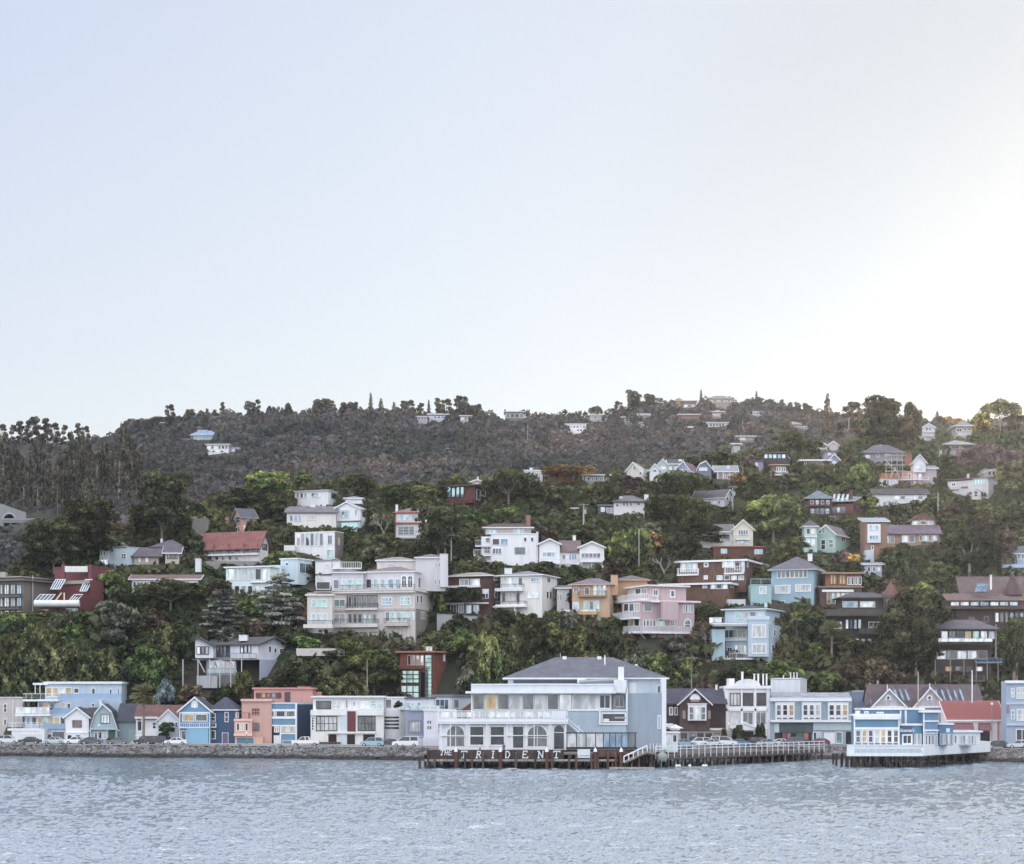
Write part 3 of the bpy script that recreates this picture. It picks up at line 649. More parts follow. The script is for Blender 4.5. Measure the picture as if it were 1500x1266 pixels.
h.win(b, 'L', 463, 1049, 494, 1071, 5, 2, 'c', fr='p#3a3530'); h.win(b, 'L', 524, 1049, 550, 1071, 5, 2, 'c', fr='p#3a3530'); h.wrow(b, 'L', 456, 460.5, 1050, 1070, 1, ny=5, p='d')
h.trim(b, 'L', 480, 1072, 550, 1074.5, 'w#e4e4de', .7, 'canopy')
for x0, x1 in ((481, 493), (508, 520), (532, 549)): h.patch(b, 'L', x0, 1076, x1, 1096, 'p#32201f', 'garage_opening_shade', 0, .04)  # flat dark sheets painted as the shade inside the garages
h.trim(b, 'L', 454, 1087, 499, 1089.5, 'w#54504a', .9, 'planter')

# blue-grey house with one window, and lilac block
h = House('blue_grey_house', 'small slate blue flat house with one big curtained window beside the rounded cream house', 'house', 607, WB, fy(607, 17), noun='small slate blue house')
b = h.box(593.5, 620, None, 1040, 1094, 'w#8a94b4', d=9); h.win(b, 'L', 598, 1055, 618, 1074, 4, 1, 'c', fr='p#7f8698', t=.4); h.patch(b, 'L', 593.6, 1078.5, 620, 1094, 'w#bcc4d4', 'lower_wall', 0, .12); h.door(b, 'L', 606, 1081, 620, 1093, 'p#a9bcd4', 'garage_door'); h.trim(b, 'L', 593.5, 1038, 620, 1040.2, 'p#c4ccdc', .2)
u = h.box(594, 636, None, 1024, 1038, 'w#b8c4d4', d=6, dy=3, name='upper_wall'); h.wrow(u, 'L', 594, 617, 1028, 1038, 3, gap=1, p='blb'); h.balc(b, 'L', 600, 645, 1034, 1040, .6, 'g', slab=.1, glass='g'); h.flat(u, .3, .3, 'r#5b5d66', 'p#5e6068')
h = House('lilac_house', 'plain pale lilac block house with white pickets at the left end of the restaurant pier', 'house', 632, WB, fy(632, 15), noun='pale lilac block')
b = h.box(620.5, 668, None, 1041, 1095, 'w#d3d2e4', d=9); h.trim(b, 'L', 619, 1039, 668, 1041.5, 'p#dfe4ee', .15); h.win(b, 'L', 641, 1060, 646, 1075, 1, 2, 'm')
for i_, y_ in enumerate((1056, 1064)):
    for x_ in (626, 629.5): h.patch(b, 'L', x_, y_, x_ + 2, y_ + 4, 'p#55586a', 'house_number', 0, .06)
for k in range(12): h.freebox(622 + k * 2, 623 + k * 2, 1080, 1094, -1.2, .12, 'p#c8d0e4', 'fence_picket')
h = House('glass_front_house', 'house with flat dark grey roof and turquoise glass front behind the lilac block', 'house', 660, 1040, fy(660, 30), noun='turquoise glass front house')
b = h.box(634, 662, 697, 1021, 1050, 'w#bcc6d8', a=20); h.flat(b, .5, .4, 'r#5b5d6c', 'p#6f7288'); h.win(b, 'L', 638, 1024, 658, 1040, 3, 1, 'b'); h.win(b, 'R', 664, 1024, 672, 1038, 1, 1, 'l')
h.balc(b, 'L', 620, 652, 1034, 1040, 1, 'g', slab=.2, glass='g')
r = h.box(676, 716, None, 1040, 1046, 'w#8a6358', d=5, dy=-4, name='lower_wing'); h.gable(r, 'w', 1041, 1026, m='r#6e4a44', fm='p#7a5148')

# brown shingle chalet
h = House('brown_chalet', 'dark brown shingled chalet with curved walls and one pale bay window under its gable', 'house', 1018, WB, fy(1018, 14), noun='dark brown shingled chalet')
b = h.box(970, 1063, None, 1030, 1072, 's#4a3636', d=10); h.gable(b, 'u', 1030, 1010, m='r#47465a', over=.4, board=False)
f = h.box(996, 1040, None, 1030, 1070, 's#5a4340', d=3, dy=-1.8, name='front_wing'); h.gable(f, 'w', 1030, 1010, m='r#47465a', over=.7, fm='p#c8c8d4')
bay = h.box(1008, 1035, None, 1032, 1056, 'p#cfd0d6', d=1.2, dy=-2.8, name='bay'); h.flat(bay, .2, .15, 'r#8c8a90', 'p#e0dcd8'); h.wrow(bay, 'L', 1009, 1034, 1035, 1055, 3, gap=.8, p='mlm', ny=2)
for x0, x1 in ((1000, 1004), (1037, 1041)): h.patch(f, 'L', x0, 1041, x1, 1053, 'p#9a8a80', 'oval_window_frame', 0, .1)
low = h.box(985, 1062, None, 1070, 1092, 'w#b8b2a8', d=3, dy=-1.2, name='lower_wall'); h.flat(low, .5, .5, 'r#5f5654', 'p#d0c8c4'); h.wrow(low, 'L', 997, 1055, 1074, 1090, 5, gap=2.5, p='dcddc', fr='p#57483e', nx=2)
h.archwin(f, 'L', 1012, 1018, 1024, 1025, 'l', nx=1)
h.box(975, 986, None, 1060, 1065, 'p#d8dce4', d=2, dy=-2.4, name='ledge'); h.win(b, 'L', 980, 1036, 986, 1048, 1, 1, 'm'); h.win(b, 'L', 988, 1036, 993, 1048, 1, 1, 'd'); h.chim(1048, 1051, 1004, 1011, 4)

# white three storey hotel
h = House('white_hotel', 'white three storey building with a half round pediment and ivy around its entrance', 'hotel', 1095, WB, fy(1095, 14), noun='white three storey building with half round pediment')
b = h.box(1062, 1128, None, 1005, 1092, 'w#dcdde4', d=11); h.trim(b, 'L', 1061, 1004.5, 1129, 1009, 'p#e8eaf0', .5, 'cornice')
h.box(1068, 1076, None, 994, 1005, 'w#d8dae4', d=5, dy=3, name='roof_block')
h.wrow(b, 'L', 1069, 1122, 1015, 1034, 3, gap=3, p='cdd', nx=3, fr='p#4d3a36'); h.wrow(b, 'L', 1069, 1122, 1043, 1062, 3, gap=3, p='cmm', nx=2, fr='p#c0c4c8')
for x in (1063, 1085, 1105, 1123): h.trim(b, 'L', x, 1009, x + 2.6, 1068, o=.3, name='pilaster')
h.trim(b, 'L', 1063, 1038, 1128, 1041.5, o=.3, name='band')
pd = [h.Pf(b, 'L', h.solve(b, 'L', 1095) + 2.85 * math.cos(t_) * 1.0, .2, b.z1 + .1 + 1.45 * math.sin(t_)) for t_ in [math.pi * i / 12 for i in range(13)]]
h.part('pediment', MB().prism(pd, (0, .5, 0)), 'w#d4d8e4')
for k, (x0, x1, y0) in enumerate(((1086, 1089, 985), (1104, 1106, 988), (1109.5, 1112, 988), (1117, 1119, 988), (1122, 1124, 988))): h.chim(x0, x1, y0, 1004, 3 + .3 * k, 'm#d8dae0', 'flue')
cn = h.box(1076, 1106, None, 1066, 1070, 'p#e4e6ec', d=2.2, dy=-2.2, name='entrance_canopy'); h.gable(cn, 'w', 1066, 1059, m='r#d8dae0', over=.1)
h.posts(b, 'L', [1086, 1105], 1070, 1092, 1.5, .3); h.door(b, 'L', 1088, 1072, 1104, 1091, 'p#5a3826')
h.patch(b, 'L', 1124, 1009, 1127.5, 1091, 'w#c2c6d4', 'pilaster', 0, .35)

# pale tall block behind
h = House('pale_rear_block', 'plain pale grey block with flues on its roof behind the blue bay window shops', 'building', 1155, 1018, fy(1155, 25), noun='plain pale grey roof block')
b = h.box(1129, 1172, 1182, 996, 1040, 'w#ccd3e0', a=16); h.prof(b, 'u', [(0, 996), (.5, 994.5), (1, 996)], m='r#c8ccd6', over=.05, eave=.05, board=False)
h.trim(b, 'L', 1129, 1014.5, 1172, 1018, 'r#34323a', .6, 'parapet')
for x in (1147, 1157.5, 1162.5, 1167): h.chim(x, x + 1.4, 986 if x > 1150 else 990, 995, 4, 'm#d0d2da', 'flue')

# blue-grey shops with bay windows
h = House('bay_window_shops', 'grey blue two storey shop building with three white bay windows and a flat roof', 'shop building', 1190, WB, fy(1190, 12), noun='grey blue shops with three bay windows')
b = h.box(1128, 1248, None, 1024, 1092, 'c#8ea6bb', d=10); h.trim(b, 'L', 1127.5, 1022, 1247, 1027.5, 'p#ccd8e6', .55, 'cornice')
h.part('roof', h.fb(MB(), b, 'L', .1, b.wl - .1, b.z1 + .02, b.z1 + .2, -b.wr, -.1), 'r#8e94a2')
h.prof(h.box(1131, 1246, None, 1022, 1024, 'c#8ea6bb', d=7, dy=2, name='roof_kerb'), 'u', [(0, 1022), (.5, 1016), (1, 1016)], m='r#969aa8', over=.1, board=False)
for x0, x1, pp in ((1136, 1164, 'mdy'), (1175, 1203, 'mmc'), (1213, 1243, 'dmy')):
    bay = h.box(x0, x1, None, 1030, 1055, 'p#e4ebf4', d=1.3, dy=-.9, name='bay'); h.flat(bay, .15, .12, 'r#8c94a4', 'p#e4ebf4')
    h.wrow(bay, 'L', x0 + 1, x1 - 1, 1032, 1048.5, 3, gap=1.6, p=pp, ny=2); h.wrow(bay, 'L', x0 + 2, x1 - 2, 1051, 1053.5, 3, gap=2, p='mmm', t=.05)
h.trim(b, 'L', 1128, 1055, 1248, 1058, 'p#dbe4ee', .95, 'awning_ledge')
h.patch(b, 'L', 1142, 1059, 1190, 1073, 'p#44545c', 'shop_sign_board', 0, .3); h.patch(b, 'L', 1191, 1058, 1247, 1070, 'c#a9c0cc', 'shop_fascia', 0, .25); h.patch(b, 'L', 1134, 1060, 1141, 1073, 'c#b8ccd8', 'panel', 0, .2)
h.patch(b, 'L', 1135, 1073.5, 1189, 1090, 'p#232c30', 'shop_opening_shade', 0, .04); h.wrow(b, 'L', 1191, 1203, 1072, 1088, 2, gap=1, p='mc'); h.door(b, 'L', 1208, 1074, 1222, 1090, 'p#dce4ee'); h.win(b, 'L', 1224, 1072, 1234, 1090, 1, 1, 'g'); h.patch(b, 'L', 1239, 1072, 1247, 1090, 'p#1e2428', 'shop_opening_shade', 0, .04)  # shop openings are flat dark sheets coloured as interior shade
for x0, x1, c_ in ((1146, 1152, 'f#8a4038'), (1153, 1158, 'f#7a6a94'), (1166, 1176, 'f#3c6648'), (1177, 1184, 'f#b05a4a')): h.patch(b, 'L', x0, 1074, x1, 1084, c_, 'hanging_goods', .05, .25)
h.freebox(1197, 1214, 1016, 1019, 4, 1, 'm#b0b4c0', 'roof_unit')

# slate blue block
h = House('slate_blue_block', 'slate blue windowless block behind the double gabled shingle hall', 'building', 1270, 1040, fy(1270, 20), noun='slate blue windowless block')
b = h.box(1248.5, 1300, None, 1013, 1092, 'c#7486a8', d=9); h.trim(b, 'L', 1248, 1011.5, 1300, 1014, 'p#9aa6bc', .15); h.chim(1273, 1275.5, 1002, 1013, 3, 'm#b8b8c0', 'flue'); h.chim(1285, 1286.5, 998, 1012, 3, 'm#b8b8c0', 'flue')

# double gabled shingle hall
h = House('double_gabled_hall', 'hall with two white trimmed shingled gables with finials and a purple brown skylit roof', 'hall', 1330, WB, fy(1330, 14), noun='hall with two white trimmed gables')
b = h.box(1276, 1440, None, 1034, 1090, 's#8e8694', d=10, dy=2); h.gable(b, 'u', 1036, 1004, m='r#5f5058', over=.3, board=False)
for xa, xb, xp, yp in ((1276, 1328, 1299, 1010), (1337, 1388, 1361, 1008)):
    g = h.box(xa, xb, None, 1037, 1060, 's#aaa4b4', d=7, dy=-.5, name='gable_wing'); h.gable(g, 'w', 1037, yp, m='r#5a4b55', over=.5, gm='s#b5afbc', fm='p#e8e6ee'); h.freebox(xp - .5 + 1, xp + 1.5, yp - 7, yp + 1, -1, .2, 'p#e8e6ee', 'finial')
    h.trim(g, 'L', xa + 2, 1034.5, xb - 2, 1037, o=.2); h.archwin(g, 'L', (xa + xb) / 2 - 3, 1020, (xa + xb) / 2 + 1, 1026, 'd', nx=1)
for x in (1314, 1322, 1330, 1374, 1383, 1392, 1401, 1410):
    q = MB(); e = Vector((0, 0, .32)); B4 = [pt(x, 1030, h.Y + 3.2), pt(x + 3.2, 1030, h.Y + 3.2), pt(x - 2.5, 1014, h.Y + 5.6), pt(x - 5.7, 1014, h.Y + 5.6)]; q.hexa([p + e for p in B4] + [p + e * 1.8 + Vector((0, -.08, 0)) for p in B4]); h.part('skylight', q, 'b')
h.freebox(1311, 1345, 1007, 1020, 6.5, 3, 's#6b5660', 'roof_block')

# red metal roof building
h = House('red_roof_shop', 'cream shop with a ribbed red metal roof and two maroon awnings', 'shop', 1430, WB, fy(1430, 14), noun='cream shop with ribbed red metal roof')
b = h.box(1388, 1472, None, 1053, 1091, 'w#ddd8dc', d=6); h.shed(b, 'u', 1054, 1030, m='m#a4504c', over=.3, fm='p#e4dcdc', eave=.5)
for i in range(20):
    x = 1389 + i * 4.3; h.part('roof_rib', MB().bar(pt(x, 1054, h.Y - .3) + Vector((0, 0, .4)), Vector((kx(x) * h.Y, h.Y + 5.8, zat(1030, h.Y + 3.0) + .35)), .08), 'm#8c3c3c')
for x0, x1 in ((1396, 1425), (1433, 1451)):
    t0, t1, z0, z1 = h.rect(b, 'L', x0, 1059, x1, 1070); aw = MB(); aw.hexa([h.Pf(b, 'L', t0, 0, z0), h.Pf(b, 'L', t1, 0, z0), h.Pf(b, 'L', t1, 1.5, z0), h.Pf(b, 'L', t0, 1.5, z0), h.Pf(b, 'L', t0, 0, z1), h.Pf(b, 'L', t1, 0, z1), h.Pf(b, 'L', t1, .12, z1), h.Pf(b, 'L', t0, .12, z1)]); h.part('awning', aw, 'f#7d4452')
h.wrow(b, 'L', 1400, 1424, 1072, 1089, 3, gap=1, p='ddm', fr='p#6c5a5c'); h.patch(b, 'L', 1436, 1071, 1450, 1090, 'p#2c2224', 'shop_opening_shade', 0, .04); h.patch(b, 'L', 1461, 1057, 1463, 1090, 'p#d0637c', 'banner', 0, .2); h.patch(b, 'L', 1469, 1064, 1471, 1088, 'p#8b4a62', 'banner', 0, .2)  # dark sheet gives the shade of the open shop front
h.patch(b, 'L', 1440, 1055, 1446, 1059, 'm#c0c4cc', 'wall_lamp', 0, .3)

# pale blue house right edge
h = House('lavender_blue_house', 'tall lavender blue house with white bay windows at the right edge of the waterfront', 'house', 1488, WB, fy(1488, 12), noun='tall lavender blue house at the right edge')
b = h.box(1474, 1560, None, 998, 1092, 'c#90a2c0', d=4); h.trim(b, 'L', 1472, 997, 1560, 1001, 'p#dfe6f2', .5, 'cornice'); h.chim(1484, 1488, 985, 997, 2, 'w#7a5a54')
for y in (1008, 1040):
    h.win(b, 'L', 1481, y, 1486, y + 14, 1, 2, 's'); h.win(b, 'L', 1489, y - 1, 1506, y + 16, 2, 2, 'c')
h.trim(b, 'L', 1474, 1029, 1560, 1032, 'p#a9b8d8', .2); h.trim(b, 'L', 1474, 1060, 1560, 1063, 'p#a9b8d8', .35); h.win(b, 'L', 1488, 1068, 1506, 1085, 2, 1, 'd'); h.patch(b, 'L', 1474, 1032, 1478, 1045, 'w#77788c', 'downpipe', 0, .2)
# ------------------------------------------------------------------ houses up the hillside
def hh(name, label, cat, px, yb, noun, o=-1.0):
    return House(name, label, cat, px, yb, hill_depth(yb) + o, noun=noun)
W, BR = 'p#f0f0f3', 'p#4a3a34'
# far left apartments
h = hh('grey_apartments', 'taupe apartment block with rows of white curtained windows at the far left of the hillside', 'apartments', 20, 905, 'taupe apartment block')
b = h.box(-60, 34, 74, 851, 918, 'c#7d746c', a=25, down=3); h.flat(b, .4, 1.2, 'r#857d78', 'p#6e665f')
for y in (856, 875, 894): h.wrow(b, 'L', -12, 32, y, y + 15, 5, gap=1.5, p='lc', nx=2, fr='p#565048')
h.balc(b, 'L', -40, 33, 871, 875, .9, 'h', m='p#5a544e', slab=.2); h.balc(b, 'L', -40, 33, 889, 893, .9, 'h', m='p#5a544e', slab=.2)
u = h.box(-30, 30, 72, 846, 851, 'c#8d857c', a=25, dy=5, name='upper_wall'); h.flat(u, .3, .8, 'r#857d78', 'p#9a9289'); h.freebox(0, 8, 838, 846, 6, 2, 'w#a8a29c', 'roof_block')

# dark red modern house with glass tubes
h = hh('dark_red_modern_house', 'dark red modern house with white half tube greenhouses stepping down its front', 'house', 100, 905, 'dark red modern house')
b = h.box(52, 116, 150, 872, 900, 'c#6b2f36', a=30, down=3); m_ = h.box(66, 133, 152, 850, 872, 'c#73343c', a=28, dy=3.5, name='middle_wall', down=1); t_ = h.box(80, 135, 168, 831, 850, 'c#7a3a44', a=26, dy=7, name='top_wall', down=1)
h.flat(t_, .3, .2, 'r#6b3a3e', 'p#7a3a44'); h.freebox(95, 128, 829.5, 838, 5.2, 2, 'w#d8dcd4', 'white_parapet'); h.freebox(90, 95, 827, 848, 5.6, 1, 'c#7a3a44', 'tower'); h.freebox(129, 134, 828, 848, 5.6, 1, 'c#7a3a44', 'tower')
for x0, x1, y0, y1, dy, mm in ((49, 115, 879, 889, -2.2, 'w#d9ddd8'),):
    Y = h.Y + dy; n = 10; ra = (zat(y0, Y) - zat(y1, Y)) / 2; zc = zat((y0 + y1) / 2, Y)
    h.part('white_tube_parapet', MB().tube([(kx(x0) * Y, Y + 1, zc), (kx(x1) * Y, Y + 1, zc)], ra, 14), mm)
def slope_glass(h, x0, x1, y0, y1, dy, run, n, lean=8):
    Y = h.Y + dy; mb = MB(); gl = MB()
    A, B = pt(x0, y1, Y), pt(x1, y1, Y); C, D = pt(x1 + lean, y0, Y + run), pt(x0 + lean, y0, Y + run)
    for i in range(n + 1): p = A.lerp(B, i / n); q = D.lerp(C, i / n); mb.bar(p, q, .16)
    mb.bar(A, B, .18); mb.bar(D, C, .18); f = h.part('sloped_window', mb, 'p#d6dce4')
    e = Vector((0, .12, -.12)); gl.hexa([A + e, B + e, C + e, D + e, A + e * 1.6, B + e * 1.6, C + e * 1.6, D + e * 1.6]); h.part('pane', gl, 'b', f)
slope_glass(h, 51, 73, 871, 880, -1.5, 3, 4); slope_glass(h, 101, 113, 871, 880, -1.5, 3, 3); slope_glass(h, 74, 88, 849, 863, 2, 3, 4); slope_glass(h, 117, 127, 849, 866, 2, 3, 3)
h.win(b, 'L', 58, 893, 72, 899, 3, 1, 'y'); h.win(b, 'L', 97, 891, 114, 898, 4, 1, 'l'); h.bar((80, 882), (90, 869, 3), .3, 'p#c8b490', dy=-1.6); h.bar((94, 880), (94, 869, 2), .3, 'p#c8b490', dy=-1.6)
h.patch(m_, 'L', 75, 851, 132, 856, 'p#9a958c', 'grey_band', 0, .5)

# pale blue little house
h = hh('pale_blue_cottage', 'small plain pale blue house with two dark windows behind a big bare cypress trunk', 'house', 180, 834, 'small pale blue house')
b = h.box(160, 186, 207, 803, 828, 'w#b0c8dc', a=24, down=2); h.shed(b, 'u', 803, 802, m='r#a8b4c0', over=.1, eave=.1, board=False); h.win(b, 'L', 168.5, 809, 171.5, 816, 1, 3, 'd'); h.win(b, 'L', 177.5, 811, 185, 819, 2, 2, 'm'); 
u = h.box(146, 160, None, 804, 828, 'w#c4c8d0', d=6, dy=1, name='side_wing', down=2); h.wrow(u, 'L', 147, 159, 807, 815, 3, gap=1, p='m'); h.balc(u, 'L', 146, 160, 820, 828, 1, 'g')

# purple brown roofs
h = hh('purple_roofed_bungalow', 'low bungalow with layered purple brown tiled roofs below the big cypress trees', 'house', 235, 830, 'purple roofed bungalow')
b = h.box(196, 232, None, 815, 826, 'w#a89c90', d=7, down=3); h.gable(b, 'u', 816, 803, m='r#6c6070', over=1.2, fm='p#5a4c50')
c = h.box(225, 268, None, 803, 815, 'w#9c9088', d=7, dy=4, name='upper_wall', down=3); h.hip(c, 791, m='r#73697a', fm='p#5a4c50', over=1.0)
d_ = h.box(242, 262, None, 810, 820, 'w#c0b8a8', d=4, dy=.6, name='side_wing', down=3); h.gable(d_, 'u', 810, 802, m='r#6c6070', over=.8); h.wrow(d_, 'L', 245, 260, 811, 819, 4, gap=1, p='c', fr=BR); h.win(b, 'L', 203, 817, 206, 824, 1, 1, 'c'); h.win(b, 'L', 213, 817, 217, 824, 1, 1, 'c'); h.chim(235, 238, 790, 796, 7)

# long low white house with brown roof
h = hh('long_low_house', 'long low white house with a brown roof partly sunk behind the umbrella pine', 'house', 240, 874, 'long low white house')
b = h.box(193, 290, None, 850, 866, 'w#d4dae0', d=8, down=3); h.gable(b, 'u', 850, 843, m='r#7b5e5c', over=.8, fm='p#dfe6ea'); h.wrow(b, 'L', 195, 226, 852, 861, 6, gap=1, p='dlm', nx=1); h.wrow(b, 'L', 240, 286, 853, 859, 5, gap=4, p='g'); h.chim(286, 294, 819, 838, 6, 'w#c8d2dc')

# red tile roof house
h = hh('red_tile_house', 'white two storey house under a long red tile roof with a shaded upper gallery', 'house', 345, 830, 'white house with long red tile roof')
b = h.box(298, 380, 393, 797, 822, 'w#d6d6dc', a=20, down=3)
h.prof(b, 'u', [(0, 797), (.5, 779), (1, 797)], m='r#90524e', over=.9, eave=1.3, fm='p#5a4846', gm='w#bcd0dc')
h.wrow(b, 'L', 305, 378, 799, 808, 6, gap=5, p='ldmls', fr=BR); h.balc(b, 'L', 298, 381, 806, 812, 1.2, 'h', m='p#54484a', sm='w#d8d8e0', slab=.4)
h.posts(b, 'L', [299, 316, 338, 360, 380], 797, 812, 1.1, m=BR); h.wrow(b, 'L', 305, 350, 814, 821, 5, gap=4, p='md', fr='p#dcdce0'); h.win(b, 'R', 384, 797, 391, 806, 2, 1, 'g', fr=BR)
h.box(300, 378, None, 822, 832, 'n#8a8680', d=2, dy=-2.5, name='retaining_wall', down=2)

# salmon little house + grey box
h = hh('salmon_house', 'small salmon pink house with a slate roof and turquoise trimmed windows', 'house', 356, 782, 'small salmon pink house')
b = h.box(341, 353, 376, 757, 790, 'w#c98a78', a=62, down=2); h.prof(b, 'w', [(0, 757), (.5, 744), (1, 757)], m='r#565866', over=.4, fm='p#8c8c94'); h.win(b, 'L', 345, 757, 352, 766, 1, 2, 's', fr='p#6cc0d0'); h.win(b, 'R', 358, 757, 369, 764, 2, 1, 'm', fr='p#56a0a8'); h.win(b, 'L', 345, 772, 352, 779, 2, 2, 'd'); h.door(b, 'R', 357, 770, 363, 780, 'p#e0e0dc'); h.chim(330, 335, 758, 772, 3, 'w#b07a68')
h = hh('grey_concrete_house', 'blank grey concrete box house half hidden by trees above the red tile roof', 'house', 290, 785, 'blank grey concrete box house')
b = h.box(281, 304, None, 761, 786, 'n#918c86', d=7, down=3); h.flat(b, .2, .1, 'r#8a8580', 'n#a09a94'); h.trim(b, 'L', 281, 783, 304, 790, 'w#b89c84', .15, 'base_band'); h.chim(283, 287, 757, 762, 3, 'n#a09a94')

# pale mint modern house (two volumes)
h = hh('mint_glass_house', 'pale blue white modern house with wide white curtained glazing and a slim flat roof', 'house', 370, 875, 'pale blue modern house with wide glazing')
b = h.box(331, 396, 416, 831, 871, 'w#cfe0e6', a=18, down=3); h.flat(b, .35, .5, 'r#b4bcc0', 'p#eaf2f4'); h.wrow(b, 'L', 334, 393, 833, 850, 6, gap=.8, p='lcccdl', fr='p#c8dce4'); h.wrow(b, 'L', 334, 380, 858, 869, 5, gap=2, p='ldlm', fr='p#c8dce4'); h.balc(b, 'L', 368, 395, 851, 853, .8, 'g', slab=.15)
r = h.box(411, 436, 458, 819, 845, 'w#b4cce0', a=26, dy=5, name='side_block', down=2); h.flat(r, .3, .25, 'r#6a6e74', 'p#dfeaf0'); h.win(r, 'R', 438, 825, 456, 841, 2, 1, 'b'); h.win(r, 'L', 418, 824, 423, 829, 1, 1, 'm'); h.box(396, 412, None, 828, 845, 'w#c0d8e6', d=4, dy=4, name='link_wall')

# lower grey chalet on stilts
h = hh('stilted_grey_house', 'lilac grey house with shallow gabled roofs, long glazed deck and white stilts, above the waterfront', 'house', 345, 985, 'lilac grey house on stilts', o=-3)
b = h.box(288, 378, 420, 944, 966, 'w#c9ccdc', a=28, down=0); 
h.prof(b, 'u', [(0, 945), (.5, 934), (1, 945)], m='r#57565e', over=1.0, fm='p#46464e', gm='w#aab4cc')
low = h.box(380, 382, 420, 966, 986, 'w#9aa6c4', a=28, dy=.3, name='lower_wall', down=2)
g = h.box(286, 312, None, 946, 964, 'w#ccd0de', d=3, dy=-.5, name='gable_wing'); h.prof(g, 'w', [(0, 946), (.85, 934), (1, 936)], m='r#57565e', over=.8, fm='p#46464e')
h.wrow(g, 'L', 288, 306, 947, 959, 3, gap=.6, p='lcl', fr='p#3c3c44'); h.wrow(b, 'L', 317, 337, 946, 963, 4, gap=.6, p='lml', fr='p#3c3c44'); h.wrow(b, 'L', 352, 368, 945, 957, 3, gap=.6, p='lcc', fr='p#3c3c44'); h.win(b, 'R', 393, 946, 397, 956, 1, 1, 'd'); h.win(b, 'R', 401, 949, 405, 957, 1, 1, 'd'); h.win(b, 'R', 409, 950, 417, 958, 2, 1, 'm')
h.chim(350, 362, 931, 939, 3, 'w#d8dae4'); h.balc(b, 'L', 256, 376, 958, 965, 3.0, 'h', m='p#6c7078', sm='p#7c808a', slab=.5)
mid = h.box(302, 346, None, 967, 986, 'w#8a8a92', d=4, dy=1.5, name='basement_wall', down=3); h.trim(mid, 'L', 304, 980, 344, 986, 'w#a9c4cc', .1, 'base_band')
h.wrow(mid, 'L', 306, 374 - 28, 968, 979, 5, gap=1, p='lc', fr='p#d0d0d8')
for x in (268, 290, 307, 322, 338, 354): h.bar((x, 966), (x, 1008, 1), .22, 'p#c4c4c8', 'stilt', dy=-2.6)
for x in (291, 307, 322, 338): h.bar((x, 968), (x + 9, 985, 1.5), .2, 'p#d8d8d8', 'brace', dy=-2.5)
h.box(288, 318, None, 990, 1008, 'w#a8acb8', d=2.5, dy=-1.5, name='foundation'); h.box(308, 345, None, 989, 1016, 'w#6d6b70', d=2, dy=.2, name='foundation', down=2)

# white octagonal
h = hh('white_bay_house', 'white house with a faceted bay of tall curtained windows and a brown shingled side', 'house', 460, 818, 'white house with faceted tall bay')
b = h.box(432, 490, 503, 779, 819, 'w#dfe3e8', a=24, down=2); h.patch(b, 'R', 490.6, 779.5, 502.6, 818, 's#8a8078', 'shingled_side', .02, .08); h.flat(b, .2, .1, 'r#a8a4a0', 'p#dfe4ea')
h.wrow(b, 'L', 434, 474, 781, 800, 6, gap=.8, p='lcslc', fr='p#d8e0e8'); h.win(b, 'L', 480, 784, 487, 798, 2, 1, 'm'); h.win(b, 'L', 479, 805, 489, 817, 1, 1, 'g'); h.win(b, 'R', 495, 788, 497, 798, 1, 2, 'l')
h.box(416, 432, None, 799, 806, 'w#d8dcdc', d=5, dy=-.5, name='terrace_wall', down=1.5)

# two white houses above
h = hh('upper_white_house', 'white flat roofed house with a porch on the ridge, half behind dark trees', 'house', 460, 744, 'white flat roofed ridge house')
b = h.box(432, 481, 496, 719, 742, 'w#dde2ec', a=20, down=3); h.flat(b, .3, .4, 'r#8a8c94', 'p#b8bcc8'); h.wrow(b, 'L', 434, 450, 722, 730, 3, gap=1, p='lm'); h.win(b, 'L', 456, 722, 470, 729, 2, 1, 's'); h.win(b, 'R', 484, 722, 494, 732, 1, 1, 'm')
h = hh('split_gable_house', 'white house with low mauve left roof and tall right gable', 'house', 478, 778, 'white house with tall right gable')
b = h.box(420, 492, None, 752, 772, 'w#dcdcd8', d=7, down=3); h.gable(b, 'u', 752, 743, m='r#77707f', over=.6, fm='p#6e6c74')
g = h.box(492, 528, 535, 746, 775, 'w#e2e6ec', a=20, dy=-.5, name='gable_wing', down=3); h.prof(g, 'w', [(0, 745), (.55, 735), (1, 743)], m='r#8a8a94', over=.4, fm='p#e4e4ea'); h.win(g, 'L', 500, 747, 512, 759, 2, 2, 's', fr='p#c8d0d8'); h.win(g, 'L', 520, 746, 523, 755, 1, 1, 'm')
h.wrow(b, 'L', 424, 442, 755, 764, 3, gap=1, p='mbb'); h.win(b, 'L', 449, 755, 463, 762, 1, 1, 'c'); h.trim(g, 'L', 494, 763, 529, 765, 'p#6e6c74', .2); h.patch(g, 'L', 495, 766, 528, 776, 'g', 'glass_wall', 0, .08); h.chim(455, 462, 740, 746, 3)
u = h.box(506, 530, None, 731, 738, 'w#dfe2e8', d=5, dy=3, name='upper_wall'); h.hip(u, 727, m='r#8a8894', over=.6)

